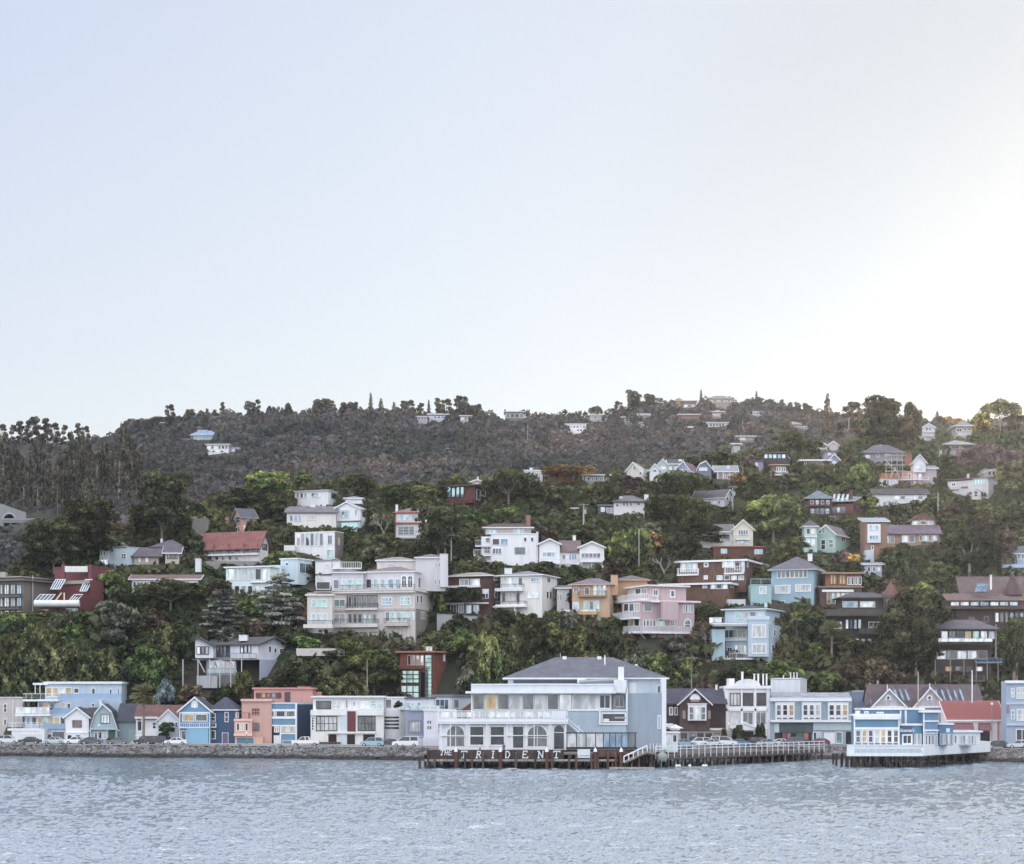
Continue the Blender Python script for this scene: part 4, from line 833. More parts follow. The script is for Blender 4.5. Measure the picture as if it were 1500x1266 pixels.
# the big mansion
h = hh('terraced_mansion', 'huge beige grey four storey mansion with stacked balconies and turquoise windows in the middle hillside', 'mansion', 555, 940, 'huge beige grey mansion', o=-2)
b = h.box(450, 608, 637, 866, 945, 'w#c3bdba', a=14, down=3)
lb = h.box(450, 487, None, 873, 916, 'w#c9c6c0', d=3, dy=-2.2, name='bay'); h.flat(lb, .4, .5, 'r#857c7e', 'w#d8d4cc'); h.win(lb, 'L', 456, 878, 480, 890, 3, 1, 'g'); h.wrow(lb, 'L', 455, 480, 899, 911, 3, gap=.6, p='s'); h.balc(lb, 'L', 445, 488, 909, 915, 1.2, 'h', m='p#50545c', sm='w#cfccc8', slab=.9)
for k, (y0, y1) in enumerate(((878, 889), (899, 911))): h.win(b, 'L', 489, y0, 506, y1 + (2 if k else 0), 2, 1, 'gl'[k])
h.patch(b, 'L', 508, 872, 553, 890, 'd', 'loggia_shade', 0, .03); h.wrow(b, 'L', 510, 552, 874, 890, 6, gap=1.2, p='mdcsm', fr='p#a8a8a4'); h.balc(b, 'L', 508, 554, 884, 891, .9, 'h', m='p#50545c', sm='w#cfcac6', slab=.5)  # dark pane on the wall stands for the shade behind the balcony
h.wrow(b, 'L', 510, 552, 899, 913, 6, gap=1.2, p='mdgsg', fr='p#a8a8a4'); h.balc(b, 'L', 490, 555, 907, 914, 1.3, 'h', m='p#50545c', sm='w#cfccc8', slab=.9)
h.win(b, 'L', 559, 875, 575, 887, 3, 2, 'l', t=.25); h.win(b, 'L', 586, 874, 602, 887, 3, 2, 'g', t=.25); h.wrow(b, 'L', 564, 597, 896, 911, 4, gap=1, p='mgsg'); h.balc(b, 'L', 565, 600, 906, 914, 1.6, 'h', m='p#50545c', sm='w#b8b0ac', slab=.6); h.win(b, 'L', 599, 896, 607, 908, 1, 1, 's')
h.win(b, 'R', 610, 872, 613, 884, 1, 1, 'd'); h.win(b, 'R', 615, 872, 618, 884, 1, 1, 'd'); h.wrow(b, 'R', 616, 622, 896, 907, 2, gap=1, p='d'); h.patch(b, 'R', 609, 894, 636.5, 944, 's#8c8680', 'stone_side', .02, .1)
h.trim(b, 'L', 487, 864, 608, 869, 'w#d4cec8', .8, 'cornice'); h.trim(b, 'R', 608.5, 864, 637, 869, 'w#d4cec8', .5, 'cornice'); h.trim(b, 'L', 488, 891.6, 608, 895, 'w#b4aca6', .25, 'band')
h.wrow(b, 'L', 515, 553, 930, 944, 3, gap=5, p='d', fr='w#b8b2ac', t=.3); h.wrow(b, 'L', 495, 508, 928, 944, 2, gap=1, p='bd'); h.wrow(b, 'L', 452, 486, 926, 944, 3, gap=3, p='mcm'); h.trim(b, 'L', 490, 922, 556, 926, 'w#a9a29c', .5, 'band')
h.posts(b, 'L', [515, 528, 541, 556, 570], 926, 945, .9, .4, 'w#b4aea8', 'column')
for x in range(562, 606, 6): h.trim(b, 'L', x, 918, x + 1.4, 936, 'w#d0cac8', .2, 'stone_rib')
h.freebox(434, 505, 950, 961, -7, 3, 'w#c0bcb8', 'terrace_wall')
# top storeys
p1 = h.box(486, 532, None, 840, 866, 'w#c6cad4', d=7, dy=4, name='penthouse_wall'); h.hip(p1, 834, m='r#8c8088', over=.5, fm='p#e4e4ea'); h.wrow(p1, 'L', 488, 530, 849, 863, 4, gap=2, p='gsg')
p2 = h.box(533, 607, 640, 838, 866, 'w#cbccd4', a=14, dy=3.4, name='penthouse_wall'); h.hip(p2, 830, m='r#857a82', over=.4, fm='p#dedee6'); h.wrow(p2, 'L', 536, 588, 848, 862, 5, gap=2, p='dgsbb'); h.archwin(p2, 'L', 589, 844, 595, 860); h.archwin(p2, 'L', 598, 844, 604, 860); h.wrow(p2, 'R', 612, 636, 846, 862, 3, gap=1.5, p='dgd')
h.balc(b, 'L', 462, 608, 857, 865.5, .8, 'h', m='p#4c5058', sm='w#cfc8c4', slab=.3); h.wrow(p1, 'L', 463, 484, 852, 864, 1, p='d')
t = h.box(609, 652, None, 818, 866, 'w#c4c4ca', d=9, dy=8, name='tower_wall'); h.hip(t, 812, m='r#7e7880', over=.4); h.win(t, 'L', 637, 824, 640, 831, 1, 1, 'd'); h.win(t, 'L', 642, 824, 645, 831, 1, 1, 'd'); h.win(t, 'L', 636, 848, 639, 857, 1, 1, 'd'); h.win(t, 'L', 642, 848, 645, 857, 1, 1, 'd')
t2 = h.box(552, 610, None, 822, 838, 'w#ccc8c4', d=8, dy=10, name='rear_wall'); h.hip(t2, 816, m='r#938a90', over=.4); h.wrow(t2, 'L', 567, 578, 826, 830, 3, gap=.6, p='d')
h.chim(644, 656, 812, 860, 7, 'w#c8c8d2'); 

# white annex upper left of mansion
h = hh('white_annex_house', 'white annex with balustraded terrace and spiral stair adjoining the top left of the beige mansion', 'house', 495, 868, 'white annex beside the mansion')
b = h.box(462, 498, None, 822, 862, 'w#dadee4', d=6, dy=4); h.flat(b, .3, .3, 'r#75727c', 'p#8a8890'); h.balc(b, 'L', 487, 530, 824, 833, 2, 'x'); h.win(b, 'L', 466, 838, 472, 842, 1, 1, 'd'); h.trim(b, 'L', 462, 841, 486, 843, 'p#4e5260', .25); h.win(b, 'L', 476, 826, 483, 832, 1, 1, 'l')
for k in range(6): h.freebox(465 + k * 2.3, 467.4 + k * 2.3, 843 + k * 3, 845 + k * 3, 2.6, .8, 'p#e4e6ee', 'stair_step')

# red trim white house
h = hh('red_trimmed_house', 'white three storey house with thin red trim lines left of a dark cypress', 'house', 600, 797, 'white house with thin red trim lines')
b = h.box(579, 628, None, 752, 789, 'w#d2d4da', d=8); h.hip(b, 744, m='r#8a6c70', over=.6, fm='p#b04a40'); h.wrow(b, 'L', 583, 620, 754, 763, 2, gap=3, p='sc', nx=2); h.win(b, 'L', 583, 771, 607, 784, 3, 3, 's', fr='p#c8ccd4'); h.trim(b, 'L', 578, 765.5, 628, 767.5, 'p#b04a40', .5); h.trim(b, 'L', 579, 787, 628, 789, 'p#b8bcc4', .3)
l_ = h.box(583, 626, None, 789, 797, 's#75685c', d=6, dy=.5, name='lower_wall', down=3); h.win(l_, 'L', 588, 790, 593, 795, 1, 1, 'c'); h.chim(579.5, 583, 740, 752, 1); h.trim(b, 'L', 578.6, 752, 580, 789, 'p#b04a40', .2)

# glass and timber pavilion
h = hh('glass_pavilion_house', 'flat roofed glass and dark red timber pavilion on a platform below the ridge', 'house', 685, 745, 'glass and timber pavilion')
b = h.box(654, 696, 712, 712, 740, 't#6a3c34', a=22, down=3); h.flat(b, .4, 1.0, 'r#77706e', 'p#3c3c40'); h.wrow(b, 'L', 655, 680, 713, 729, 4, gap=.8, p='g', fr='p#2f3236'); h.win(b, 'R', 698, 717, 703, 733, 1, 1, 'm'); h.win(b, 'R', 704, 719, 711, 727, 1, 1, 's'); h.balc(b, 'L', 652, 695, 733, 737, 1.5, 'h', m='t#6a3a30', sm='t#7a3c32')
h = hh('gabled_garage_house', 'tiny pinkish gabled building just left of the broad cypress on the ridge', 'house', 698, 712, 'tiny pinkish gabled building', o=2)
b = h.box(690, 708, None, 706, 714, 'w#c4aaa4', d=5, down=3); h.gable(b, 'w', 706, 703, m='r#b08a80', over=.3); h.win(b, 'L', 696, 708, 701, 712, 1, 1, 'l'); h.chim(699, 701, 699, 704, 2)

# big white house w/ brown topped house
h = hh('cubic_white_house', 'large plain cubic white house with side balconies and a low brown roofed storey on top', 'house', 755, 832, 'large cubic white house')
b = h.box(719, 787, None, 783, 836, 'w#e4e6ee', d=9, down=2); h.flat(b, .25, .15, 'r#b8b4b8', 'p#e8eaf0'); h.wrow(b, 'L', 721, 744, 789, 799, 2, gap=1, p='b', fr='p#dfe6ee'); h.win(b, 'L', 767, 787, 772, 794, 1, 1, 'd'); h.win(b, 'L', 777, 787, 782, 794, 1, 1, 'd'); h.win(b, 'L', 721, 803, 735, 812, 3, 1, 'm'); h.win(b, 'L', 754, 802, 769, 812, 4, 1, 'm', fr='p#7c7a78')
s_ = h.box(705, 719, None, 786, 824, 'w#d8dce4', d=6, dy=1, name='side_wing', down=2); h.balc(s_, 'L', 696, 719, 792, 800, 1.6, 'b'); h.balc(s_, 'L', 694, 719, 806, 814, 2.0, 'b'); h.balc(s_, 'L', 704, 719, 815, 822, 1.4, 'b'); h.win(s_, 'L', 709, 802, 718, 811, 2, 1, 'd'); h.win(s_, 'L', 711, 788, 718, 795, 1, 1, 'd')
u = h.box(711, 778, None, 774, 783, 'w#b8b4b0', d=7, dy=4, name='upper_wall'); h.hip(u, 767, m='r#5f4c50', over=.8, inset=3); h.wrow(u, 'L', 713, 727, 776, 782, 2, gap=1, p='g'); h.wrow(u, 'L', 752, 768, 775, 782, 3, gap=1, p='bg'); h.chim(770, 777, 755, 771, 7, 's#946a60'); h.trim(b, 'L', 785.5, 779, 788.5, 834, 'p#c8ccd8', .2, 'downpipe')

h = hh('twin_gable_house', 'white house with two facing gables joined by a brown roof and a railed deck', 'house', 838, 834, 'white twin gabled house')
b = h.box(820, 850, None, 809, 830, 'c#dfe4ee', d=7, dy=1.5, down=2); h.gable(b, 'u', 809, 793, m='r#7b6468', over=.2, board=False); h.win(b, 'L', 823, 812, 829, 820, 1, 1, 'm'); h.win(b, 'L', 833, 811, 845, 820, 3, 1, 'b')
g1 = h.box(790, 820, None, 797, 830, 'c#e2e7f0', d=7, name='gable_wing', down=2); h.gable(g1, 'w', 797, 790, m='r#b0a8ac', over=.5); g2 = h.box(849, 885, None, 802, 830, 'c#e4e8f0', d=7, dy=-.5, name='gable_wing', down=2); h.gable(g2, 'w', 802, 794, m='r#b0a8ac', over=.5)
h.win(g1, 'L', 794, 808, 814, 817, 3, 1, 'b', t=.3); h.win(g2, 'L', 851, 810, 880, 819, 5, 1, 'm'); h.balc(g1, 'L', 788, 846, 820, 826, 1.8, 'b', m='p#c8ccd4', slab=.3); h.balc(g2, 'L', 849, 885, 817, 823, 1.8, 'b', m='p#dcdfe6'); h.posts(g2, 'L', [852, 866, 882], 824, 834, 1.7); h.posts(g1, 'L', [800, 820, 834], 826, 834, 1.7)
h.bar((834, 834), (850, 824), .3, 'p#dfe2ea', 'stair_rail', -2); h.box(852, 884, None, 825, 832, 'w#6c6660', d=3, dy=1.2, name='lower_wall'); h.chim(839, 843.5, 785, 796, 5)

h = hh('brown_shingle_house', 'dark red brown shingled house with white window bands beside the cream balconied house', 'house', 695, 903, 'dark red brown shingled house')
b = h.box(658, 718, 733, 844, 903, 's#5a3834', a=20, down=2); h.hip(b, 838, m='r#9a9690', over=.7, fm='p#dcd8d4'); h.wrow(b, 'L', 673, 703, 848, 858, 2, gap=1.5, p='l', nx=2); h.win(b, 'L', 707, 863, 716, 877, 2, 2, 's'); h.wrow(b, 'L', 660, 702, 886, 899, 4, gap=2, p='lc', nx=2); h.win(b, 'R', 723, 846, 731, 851, 2, 1, 's')
h.trim(b, 'L', 657, 858, 704, 861, o=.9, name='ledge'); h.trim(b, 'L', 652, 883, 716, 885.5, o=.9, name='ledge'); h.win(b, 'R', 724, 868, 729, 876, 1, 1, 's')

h = hh('cream_balcony_house', 'cream white house with a curved three storey balcony corner and shallow mauve hip roof', 'house', 775, 905, 'cream white balconied house')
b = h.box(733, 794, 816, 843, 904, 'w#dcdedc', a=20, down=2); h.hip(b, 836, m='r#8a8494', over=.7, fm='p#ececf0'); h.wrow(b, 'L', 735, 766, 846, 858, 4, gap=1, p='cls'); h.win(b, 'L', 777, 846, 790, 853, 3, 1, 'l', t=.2); h.balc(b, 'L', 728, 768, 856, 862, 1.8, 'h', m='p#5c6068', sm='w#e8e8e8', slab=.8)
h.wrow(b, 'L', 735, 762, 868, 883, 4, gap=.8, p='dcc', fr='p#d8d0c8'); h.win(b, 'L', 771, 866, 789, 877, 4, 2, 'l'); h.balc(b, 'L', 729, 772, 881, 886, 1.8, 'h', m='p#5c6068', sm='w#e4e4e4', slab=.5); h.posts(b, 'L', [730, 762], 862, 886, 1.7, .18, 'p#3f4048')
h.wrow(b, 'L', 735, 760, 892, 902, 3, gap=1.5, p='cmc'); h.posts(b, 'L', [729, 757], 888, 904, 1.6, .5, 'w#e0e0e0', 'column'); h.balc(b, 'L', 722, 773, 888, 888.1, 2.2, 's', sm='w#dcdcdc', slab=.4)
h.wrow(b, 'R', 800, 808, 866, 878, 2, gap=1, p='d'); h.win(b, 'R', 801, 846, 806, 854, 2, 1, 'm'); s_ = h.box(816, 834, None, 863, 900, 'w#c9cbd0', d=6, dy=5, name='side_wing', down=2); h.shed(s_, 'u', 863, 858, m='r#7c7684', over=.5); h.wrow(s_, 'L', 816, 823, 870, 880, 2, gap=1, p='d'); h.chim(739, 750, 833, 841, 4)

h = hh('orange_house', 'ochre orange stucco house with broad hip roof, chimney and white framed balcony doors', 'house', 880, 915, 'ochre orange stucco house')
b = h.box(838, 893, 902, 857, 906, 'w#c2a07c', a=16, down=3); h.hip(b, 847, m='r#7d7280', over=.9, fm='p#c8a890'); h.chim(895, 905, 843, 872, 2, 'w#c99c72')
h.wrow(b, 'L', 840, 848, 860, 868, 1, p='m', nx=2); h.wrow(b, 'L', 869, 888, 857, 872, 3, gap=.8, p='lgl'); h.win(b, 'L', 856, 860, 864, 872, 1, 1, 'm'); h.balc(b, 'L', 848, 889, 866, 873, 1.2, 'h', m='p#8a6c50', sm='p#a8805c'); h.wrow(b, 'L', 855, 878, 880, 896, 3, gap=.8, p='glg'); h.win(b, 'L', 839, 882, 848, 896, 1, 1, 's')
h.balc(b, 'L', 826, 876, 893, 897, 1.8, 'g', m='p#a88058', sm='w#cba06c', slab=.7); h.wrow(b, 'L', 842, 880, 903, 912, 3, gap=4, p='mlc', fr='p#b08c60'); h.posts(b, 'L', [830, 858, 870], 899, 912, 1.6, .5, 'w#cda374', 'column')
s_ = h.box(904, 948, None, 851, 880, 'w#c2966c', d=7, dy=5, name='side_wing', down=3); h.hip(s_, 843, m='r#756a74', over=.9, fm='p#b89878')

h = hh('pink_house', 'mauve pink three level house with wrap around white balconies above a pink base wall', 'house', 965, 942, 'mauve pink three level house')
b = h.box(911, 938, 1017, 881, 926, 'w#bca0a6', a=68, down=0); u = h.box(919, 950, 1005, 859, 881, 'w#c0a4aa', a=66, dy=1.0, name='upper_wall'); h.flat(u, .35, .8, 'r#b8a8a8', 'p#e8dcdc')
h.wrow(u, 'L', 922, 948, 862, 872, 3, gap=.8, p='csl'); h.win(u, 'R', 956, 863, 964, 874, 2, 1, 'm', t=.25); h.win(u, 'R', 981, 864, 989, 876, 1, 1, 'm', t=.35)
h.wrow(b, 'L', 914, 937, 884, 896, 3, gap=.8, p='dlc'); h.win(b, 'R', 943, 882, 955, 896, 1, 1, 'g'); h.win(b, 'R', 972, 883, 979, 896, 1, 1, 'm', t=.25); h.win(b, 'R', 987, 884, 993, 896, 1, 1, 'm', t=.25); h.wrow(b, 'R', 1000, 1015, 886, 898, 4, gap=.6, p='bd')
bay = h.box(968, 971, 993, 881, 908, 'w#c0a2a8', a=68, dy=-1.0, name='bay')
h.wrow(b, 'R', 942, 960, 908, 918, 4, gap=.6, p='ddm'); h.wrow(b, 'L', 913, 937, 906, 918, 3, gap=1, p='dyd'); h.archwin(b, 'R', 963, 907, 972, 918, 'g', nx=1); h.archwin(b, 'R', 1003, 908, 1011, 919, 'g', nx=1); h.win(b, 'R', 982, 909, 988, 917, 2, 2, 'd')
h.balc(u, 'L', 905, 950, 872, 880, 2.2, 'x', m='p#dcdfe8', slab=.5); h.balc(u, 'R', 950, 962, 872, 880, 1.8, 'x', m='p#dcdfe8', slab=.5); h.balc(b, 'L', 901, 938, 898, 906, 2.2, 'x', m='p#c4d4de', sm='p#d8e0e8', slab=.45)
h.balc(b, 'L', 914, 938, 918, 926, 2.0, 'x', m='p#bccfd9', sm='p#d8dee4', slab=.5); h.balc(b, 'R', 938, 1031, 918, 926, 2.0, 'x', m='p#bccfd9', sm='p#d8dee4', slab=.5); h.trim(b, 'R', 938.4, 880, 1024, 882.5, 'p#e0ccd0', 1.0, 'ledge')
h.box(945, 955, 1012, 928, 944, 'w#bfa4a4', a=68, dy=1.5, name='base_wall', down=1); h.bar((938, 928), (950, 942, 2), .3, 'w#c4b4b0'); h.bar((964, 928), (956, 944, 2), .15, 'p#5e5450')

h = hh('brown_flat_roof_house', 'brown timber house of two tiers with thin white flat roofs and white balconies', 'house', 1055, 888, 'brown timber house with thin white flat roofs')
b = h.box(993, 1092, 1122, 822, 850, 't#6e4c3c', a=22, dy=5, down=3); h.flat(b, .45, .8, 'r#d8d4d0', 'p#f0eeec'); h.wrow(b, 'L', 997, 1022, 825, 838, 3, gap=.8, p='lgl'); h.balc(b, 'L', 993, 1024, 833, 842, 1.2, 'x'); h.win(b, 'L', 1031, 824, 1038, 831, 1, 1, 'm', t=.3); h.win(b, 'L', 1058, 822, 1076, 832, 2, 1, 'l'); h.win(b, 'L', 1076, 823, 1084, 835, 1, 1, 'd'); h.win(b, 'L', 1085, 822, 1091, 838, 1, 1, 's'); h.balc(b, 'L', 1062, 1090, 830, 840, 1.2, 'x')
h.win(b, 'L', 1031, 843, 1037, 849, 1, 1, 'c'); h.wrow(b, 'L', 1050, 1090, 843, 850, 4, gap=2, p='cdl'); h.win(b, 'R', 1094, 822, 1096, 831, 1, 1, 's'); h.win(b, 'R', 1106, 825, 1111, 832, 1, 1, 'l')
c = h.box(966, 1068, 1098, 856, 884, 't#76523e', a=22, name='lower_wall', down=3); h.flat(c, .45, .8, 'r#d8d4d0', 'p#f0eeec'); h.win(c, 'L', 1029, 855, 1036, 862, 1, 1, 'c'); h.wrow(c, 'L', 1041, 1066, 854, 863, 3, gap=.8, p='ldl'); h.win(c, 'R', 1070, 854, 1074, 861, 1, 1, 'm')
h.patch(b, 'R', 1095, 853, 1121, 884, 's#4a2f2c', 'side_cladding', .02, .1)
h.box(1066, 1092, None, 878, 890, 'c#b8c4d0', d=4, dy=-3, name='lower_terrace', down=2)

h = hh('turquoise_house', 'turquoise blue house with a broad mauve hip roof and long white window bands', 'house', 1150, 890, 'turquoise blue hip roofed house')
b = h.box(1130, 1192, 1214, 835, 888, 'c#86aac4', a=20, down=3); h.hip(b, 817, m='r#6a6676', over=.9, fm='p#a8b4c0'); h.win(b, 'L', 1138, 834, 1183, 847, 7, 1, 'm', t=.2, bar=.14); h.win(b, 'L', 1135, 857, 1158, 870, 3, 1, 'c', t=.25); h.win(b, 'L', 1165, 856, 1188, 867, 3, 1, 'c', t=.25); h.win(b, 'R', 1200, 835, 1208, 846, 1, 1, 's'); h.win(b, 'L', 1138, 880, 1150, 890, 1, 1, 'l')
s_ = h.box(1100, 1130, None, 856, 880, 'c#8fbac4', d=6, dy=.8, name='side_wing', down=2); h.balc(s_, 'L', 1099, 1130, 848, 856, .2, 'h', m='p#a8d0d8', slab=.1); h.win(s_, 'L', 1112, 859, 1123, 871, 2, 1, 's', t=.25); h.chim(1184, 1190, 812, 822, 6, 'w#dfe4ea')

h = hh('light_blue_house', 'light sky blue house with dark shallow roofs, big curtained bays and a white fenced terrace', 'house', 1100, 965, 'light sky blue house')
b = h.box(1063, 1128, 1160, 915, 966, 'c#a2b9d0', a=24, down=2); u = h.box(1062, 1122, 1158, 893, 914, 'c#a8c4dc', a=24, dy=3.2, name='upper_wall'); h.hip(u, 888, m='r#4c5460', over=.8, fm='p#d0dce8'); h.wrow(u, 'L', 1076, 1119, 896, 907, 4, gap=1, p='gcl')
bay = h.box(1096, 1126, None, 903, 962, 'c#a8bcd6', d=2.4, dy=-1.6, name='bay'); h.trim(bay, 'L', 1095, 902.5, 1127, 908, 'p#b8cce8', .15, 'parapet'); h.win(bay, 'L', 1101, 915, 1122, 935, 3, 1, 'c', t=.3); h.win(bay, 'L', 1101, 943, 1123, 958, 3, 1, 'c', t=.3)
h.win(b, 'L', 1061, 922, 1094, 935, 5, 1, 'm', t=.2); h.win(b, 'L', 1046, 922, 1058, 934, 1, 1, 'c', t=.3); h.trim(b, 'L', 1058, 935.5, 1096, 939, 'p#e0e8f2', .5, 'ledge'); h.flat(h.box(1046, 1096, None, 915, 917, 'p#d8e2ee', d=4, dy=-.8, name='porch_roof'), .4, .3, 'r#404650')
l_ = h.box(1043, 1062, None, 922, 956, 'c#9cbcd2', d=5, dy=.6, name='side_wing', down=2); h.win(b, 'L', 1065, 948, 1073, 955, 2, 1, 'd'); h.wrow(b, 'L', 1076, 1094, 945, 960, 3, gap=1, p='lc'); h.balc(b, 'L', 1047, 1110, 957, 965, 3.0, 'b', slab=.3)
h.win(b, 'R', 1133, 922, 1136, 933, 1, 1, 's'); h.win(b, 'R', 1143, 918, 1150, 930, 1, 1, 's'); h.balc(u, 'L', 1042, 1061, 905, 914, 2, 'g', slab=.2); h.win(b, 'R', 1130, 944, 1134, 956, 1, 1, 'm'); h.chim(1120, 1124, 884, 890, 4, 'w#d0dce8')

h = hh('mint_victorian_house', 'mint green Victorian house with an octagonal corner bay and pointed slate cap', 'house', 1212, 812, 'mint green Victorian house')
b = h.box(1196, 1224, 1246, 782, 812, 'c#9cc4c0', a=30, down=2); h.prof(b, 'w', [(0, 782), (.5, 769), (1, 780)], m='r#7c707c', over=.4, fm='p#dceae8'); t = h.box(1178, 1197, None, 772, 810, 'c#a4c8c4', d=4, dy=-.8, name='corner_bay', down=2); h.hip(t, 761, m='r#5c5a66', over=.5, fm='p#dceae8')
h.wrow(t, 'L', 1181, 1194, 774, 783, 2, gap=1, p='l'); h.wrow(t, 'L', 1181, 1194, 790, 800, 2, gap=1, p='l'); h.win(b, 'L', 1198, 773, 1209, 782, 2, 1, 'l'); h.win(b, 'L', 1202, 790, 1210, 806, 1, 2, 's', t=.25); h.win(b, 'L', 1214, 790, 1221, 803, 1, 2, 'm'); h.trim(t, 'L', 1177, 785, 1197, 787, 'p#dceae8', .2); h.win(b, 'R', 1232, 786, 1238, 794, 2, 1, 'm'); h.trim(b, 'L', 1174, 806, 1197, 809, 'p#bcd4d2', 1.4, 'porch_ledge')

h = hh('slate_roof_red_house', 'dark red house with slate roofs, four skylights in a row and a long balcony', 'house', 1220, 760, 'dark red house with four skylights')
b = h.box(1183, 1217, None, 731, 756, 'c#57333a', d=7, down=2); h.hip(b, 718, m='r#68788a', over=.8, fm='p#8c98a4'); c = h.box(1217, 1250, 1260, 738, 754, 'c#6e4038', a=18, dy=-.4, name='right_wing', down=2); h.shed(c, 'u', 738, 724, m='r#74848f', over=.6, fm='p#9aa8b2')
for i in range(4): Yq = h.Y + 2; x = 1219 + i * 6.5; h.part('skylight', MB().hexa([pt(x, 736, Yq - 1.6) + Vector((0, 0, .5)), pt(x + 3.4, 736, Yq - 1.6) + Vector((0, 0, .5)), pt(x + 5.4, 727, Yq + 1.2) + Vector((0, 0, .5)), pt(x + 2, 727, Yq + 1.2) + Vector((0, 0, .5)), pt(x, 736, Yq - 1.6) + Vector((0, 0, .62)), pt(x + 3.4, 736, Yq - 1.6) + Vector((0, 0, .62)), pt(x + 5.4, 727, Yq + 1.2) + Vector((0, 0, .62)), pt(x + 2, 727, Yq + 1.2) + Vector((0, 0, .62))]), 'l')
h.wrow(b, 'L', 1187, 1215, 733, 739, 4, gap=3, p='dl'); h.wrow(b, 'L', 1187, 1215, 745, 753, 4, gap=1, p='lml', fr='p#8a9098'); h.balc(b, 'L', 1178, 1217, 736, 741, 1, 'b', m='p#6c5050', slab=.2); h.wrow(c, 'L', 1219, 1238, 743, 751, 3, gap=1, p='ml', fr='p#8a9098'); h.balc(b, 'L', 1181, 1256, 749, 755, 1.4, 'b', m='p#4c3c40'); h.chim(1244.5, 1249, 718, 731, 2, 's#6b4038')

h = hh('pale_yellow_gabled_house', 'pale yellow gabled house with an arched balcony window, white wing behind dark branches', 'house', 1080, 805, 'pale yellow gabled house')
b = h.box(1074, 1103, None, 775, 806, 'c#d2cfb8', d=8, down=2); h.gable(b, 'w', 775, 762, m='r#8a8680', over=.4, fm='p#e8e6dc'); h.win(b, 'L', 1081, 776, 1096, 786, 4, 1, 'm'); h.balc(b, 'L', 1077, 1098, 783, 790, 1, 'b'); h.win(b, 'L', 1079, 792, 1097, 797, 3, 1, 's')
c = h.box(1020, 1074, None, 780, 800, 'w#d8dcdc', d=7, dy=1, name='left_wing', down=3); h.gable(c, 'u', 780, 769, m='r#77747c', over=.4); h.wrow(c, 'L', 1026, 1070, 785, 793, 4, gap=5, p='msl')
h = hh('teal_window_cottage', 'low red brown cottage with teal windows directly below the pale yellow gable', 'house', 1080, 815, 'low cottage below the yellow gable', o=-6)
b = h.box(1045, 1118, None, 802, 813, 's#7a4436', d=5, down=3); h.flat(b, .3, .5, 'r#66605c', 'p#8c5040'); h.win(b, 'L', 1056, 804, 1065, 811, 3, 1, 'g'); h.win(b, 'L', 1105, 805, 1117, 812, 2, 1, 'l')

h = hh('timber_balcony_house', 'flat roofed house with an orange timber upper balcony and white framed lower windows', 'house', 1240, 890, 'flat roofed house with orange timber balcony')
b = h.box(1209, 1262, None, 841, 861, 't#9a6238', d=6, dy=2, name='upper_wall'); h.flat(b, .4, 1.0, 'r#7a706c', 'p#a08468'); h.wrow(b, 'L', 1216, 1238, 842, 856, 5, gap=.2, p='yydyy', fr='t#a86c40'); h.wrow(b, 'L', 1241, 1262, 845, 857, 4, gap=1, p='md'); c = h.box(1201, 1262, None, 861, 890, 's#6e5248', d=7, name='wall', down=2); h.flat(c, .3, .5, 'r#8a8078', 'p#8c7c70'); h.wrow(c, 'L', 1211, 1245, 868, 885, 5, gap=.8, p='lgl', fr='p#ccb89c'); h.trim(c, 'L', 1204, 864, 1250, 867.5, o=.5)
h.balc(c, 'L', 1200, 1234, 881, 888, 1.8, 'b', m='p#5c4840'); 

h = hh('tudor_house', 'dark timbered Tudor house with a pointed turret and white infill panels', 'house', 1265, 950, 'dark timbered Tudor house')
b = h.box(1232, 1302, None, 877, 900, 's#45403e', d=7, dy=2, name='upper_wall', down=0); h.hip(b, 868, m='r#565462', over=.8, fm='p#3f3a3c', inset=4); h.wrow(b, 'L', 1234, 1282, 881, 890, 2, gap=3, p='l', fr='p#c8c8c8'); tr = h.box(1296, 1314, None, 872, 908, 's#6e665e', d=4, dy=0, name='turret_wall')
zt = zat(872, h.Y); cx_ = kx(1304.5) * (h.Y + 2); cn = MB(); cn.v = [(cx_ + 2.15 * math.cos(t_), h.Y + 2 + 2.15 * math.sin(t_), zt) for t_ in [math.pi * i / 4 + .39 for i in range(8)]] + [(cx_, h.Y + 2, zat(850, h.Y + 2))]; cn.f = [(i, (i + 1) % 8, 8) for i in range(8)] + [tuple(range(7, -1, -1))]; h.part('turret_roof', cn, 'r#7a4c4e'); h.ext[1] = 850
h.wrow(tr, 'L', 1297, 1312, 877, 889, 2, gap=1, p='l', fr='p#38302e'); c = h.box(1210, 1304, None, 900, 946, 's#3c3838', d=8, name='wall', down=2); h.balc(c, 'L', 1208, 1318, 893, 901, 2.0, 's', m='s#57504e'); h.wrow(c, 'L', 1238, 1262, 907, 922, 4, gap=.8, p='lcl', fr='p#302c2c'); h.win(c, 'L', 1272, 911, 1293, 920, 3, 1, 's'); h.balc(c, 'L', 1258, 1318, 921, 928, 1.5, 's', m='s#4c4644'); h.wrow(c, 'L', 1242, 1296, 935, 944, 6, gap=2, p='clc', fr='p#302c2c'); h.win(c, 'L', 1212, 910, 1234, 922, 3, 1, 'l', fr='p#44403e'); h.win(c, 'L', 1297, 908, 1303, 919, 1, 1, 'l', fr='p#302c2c')

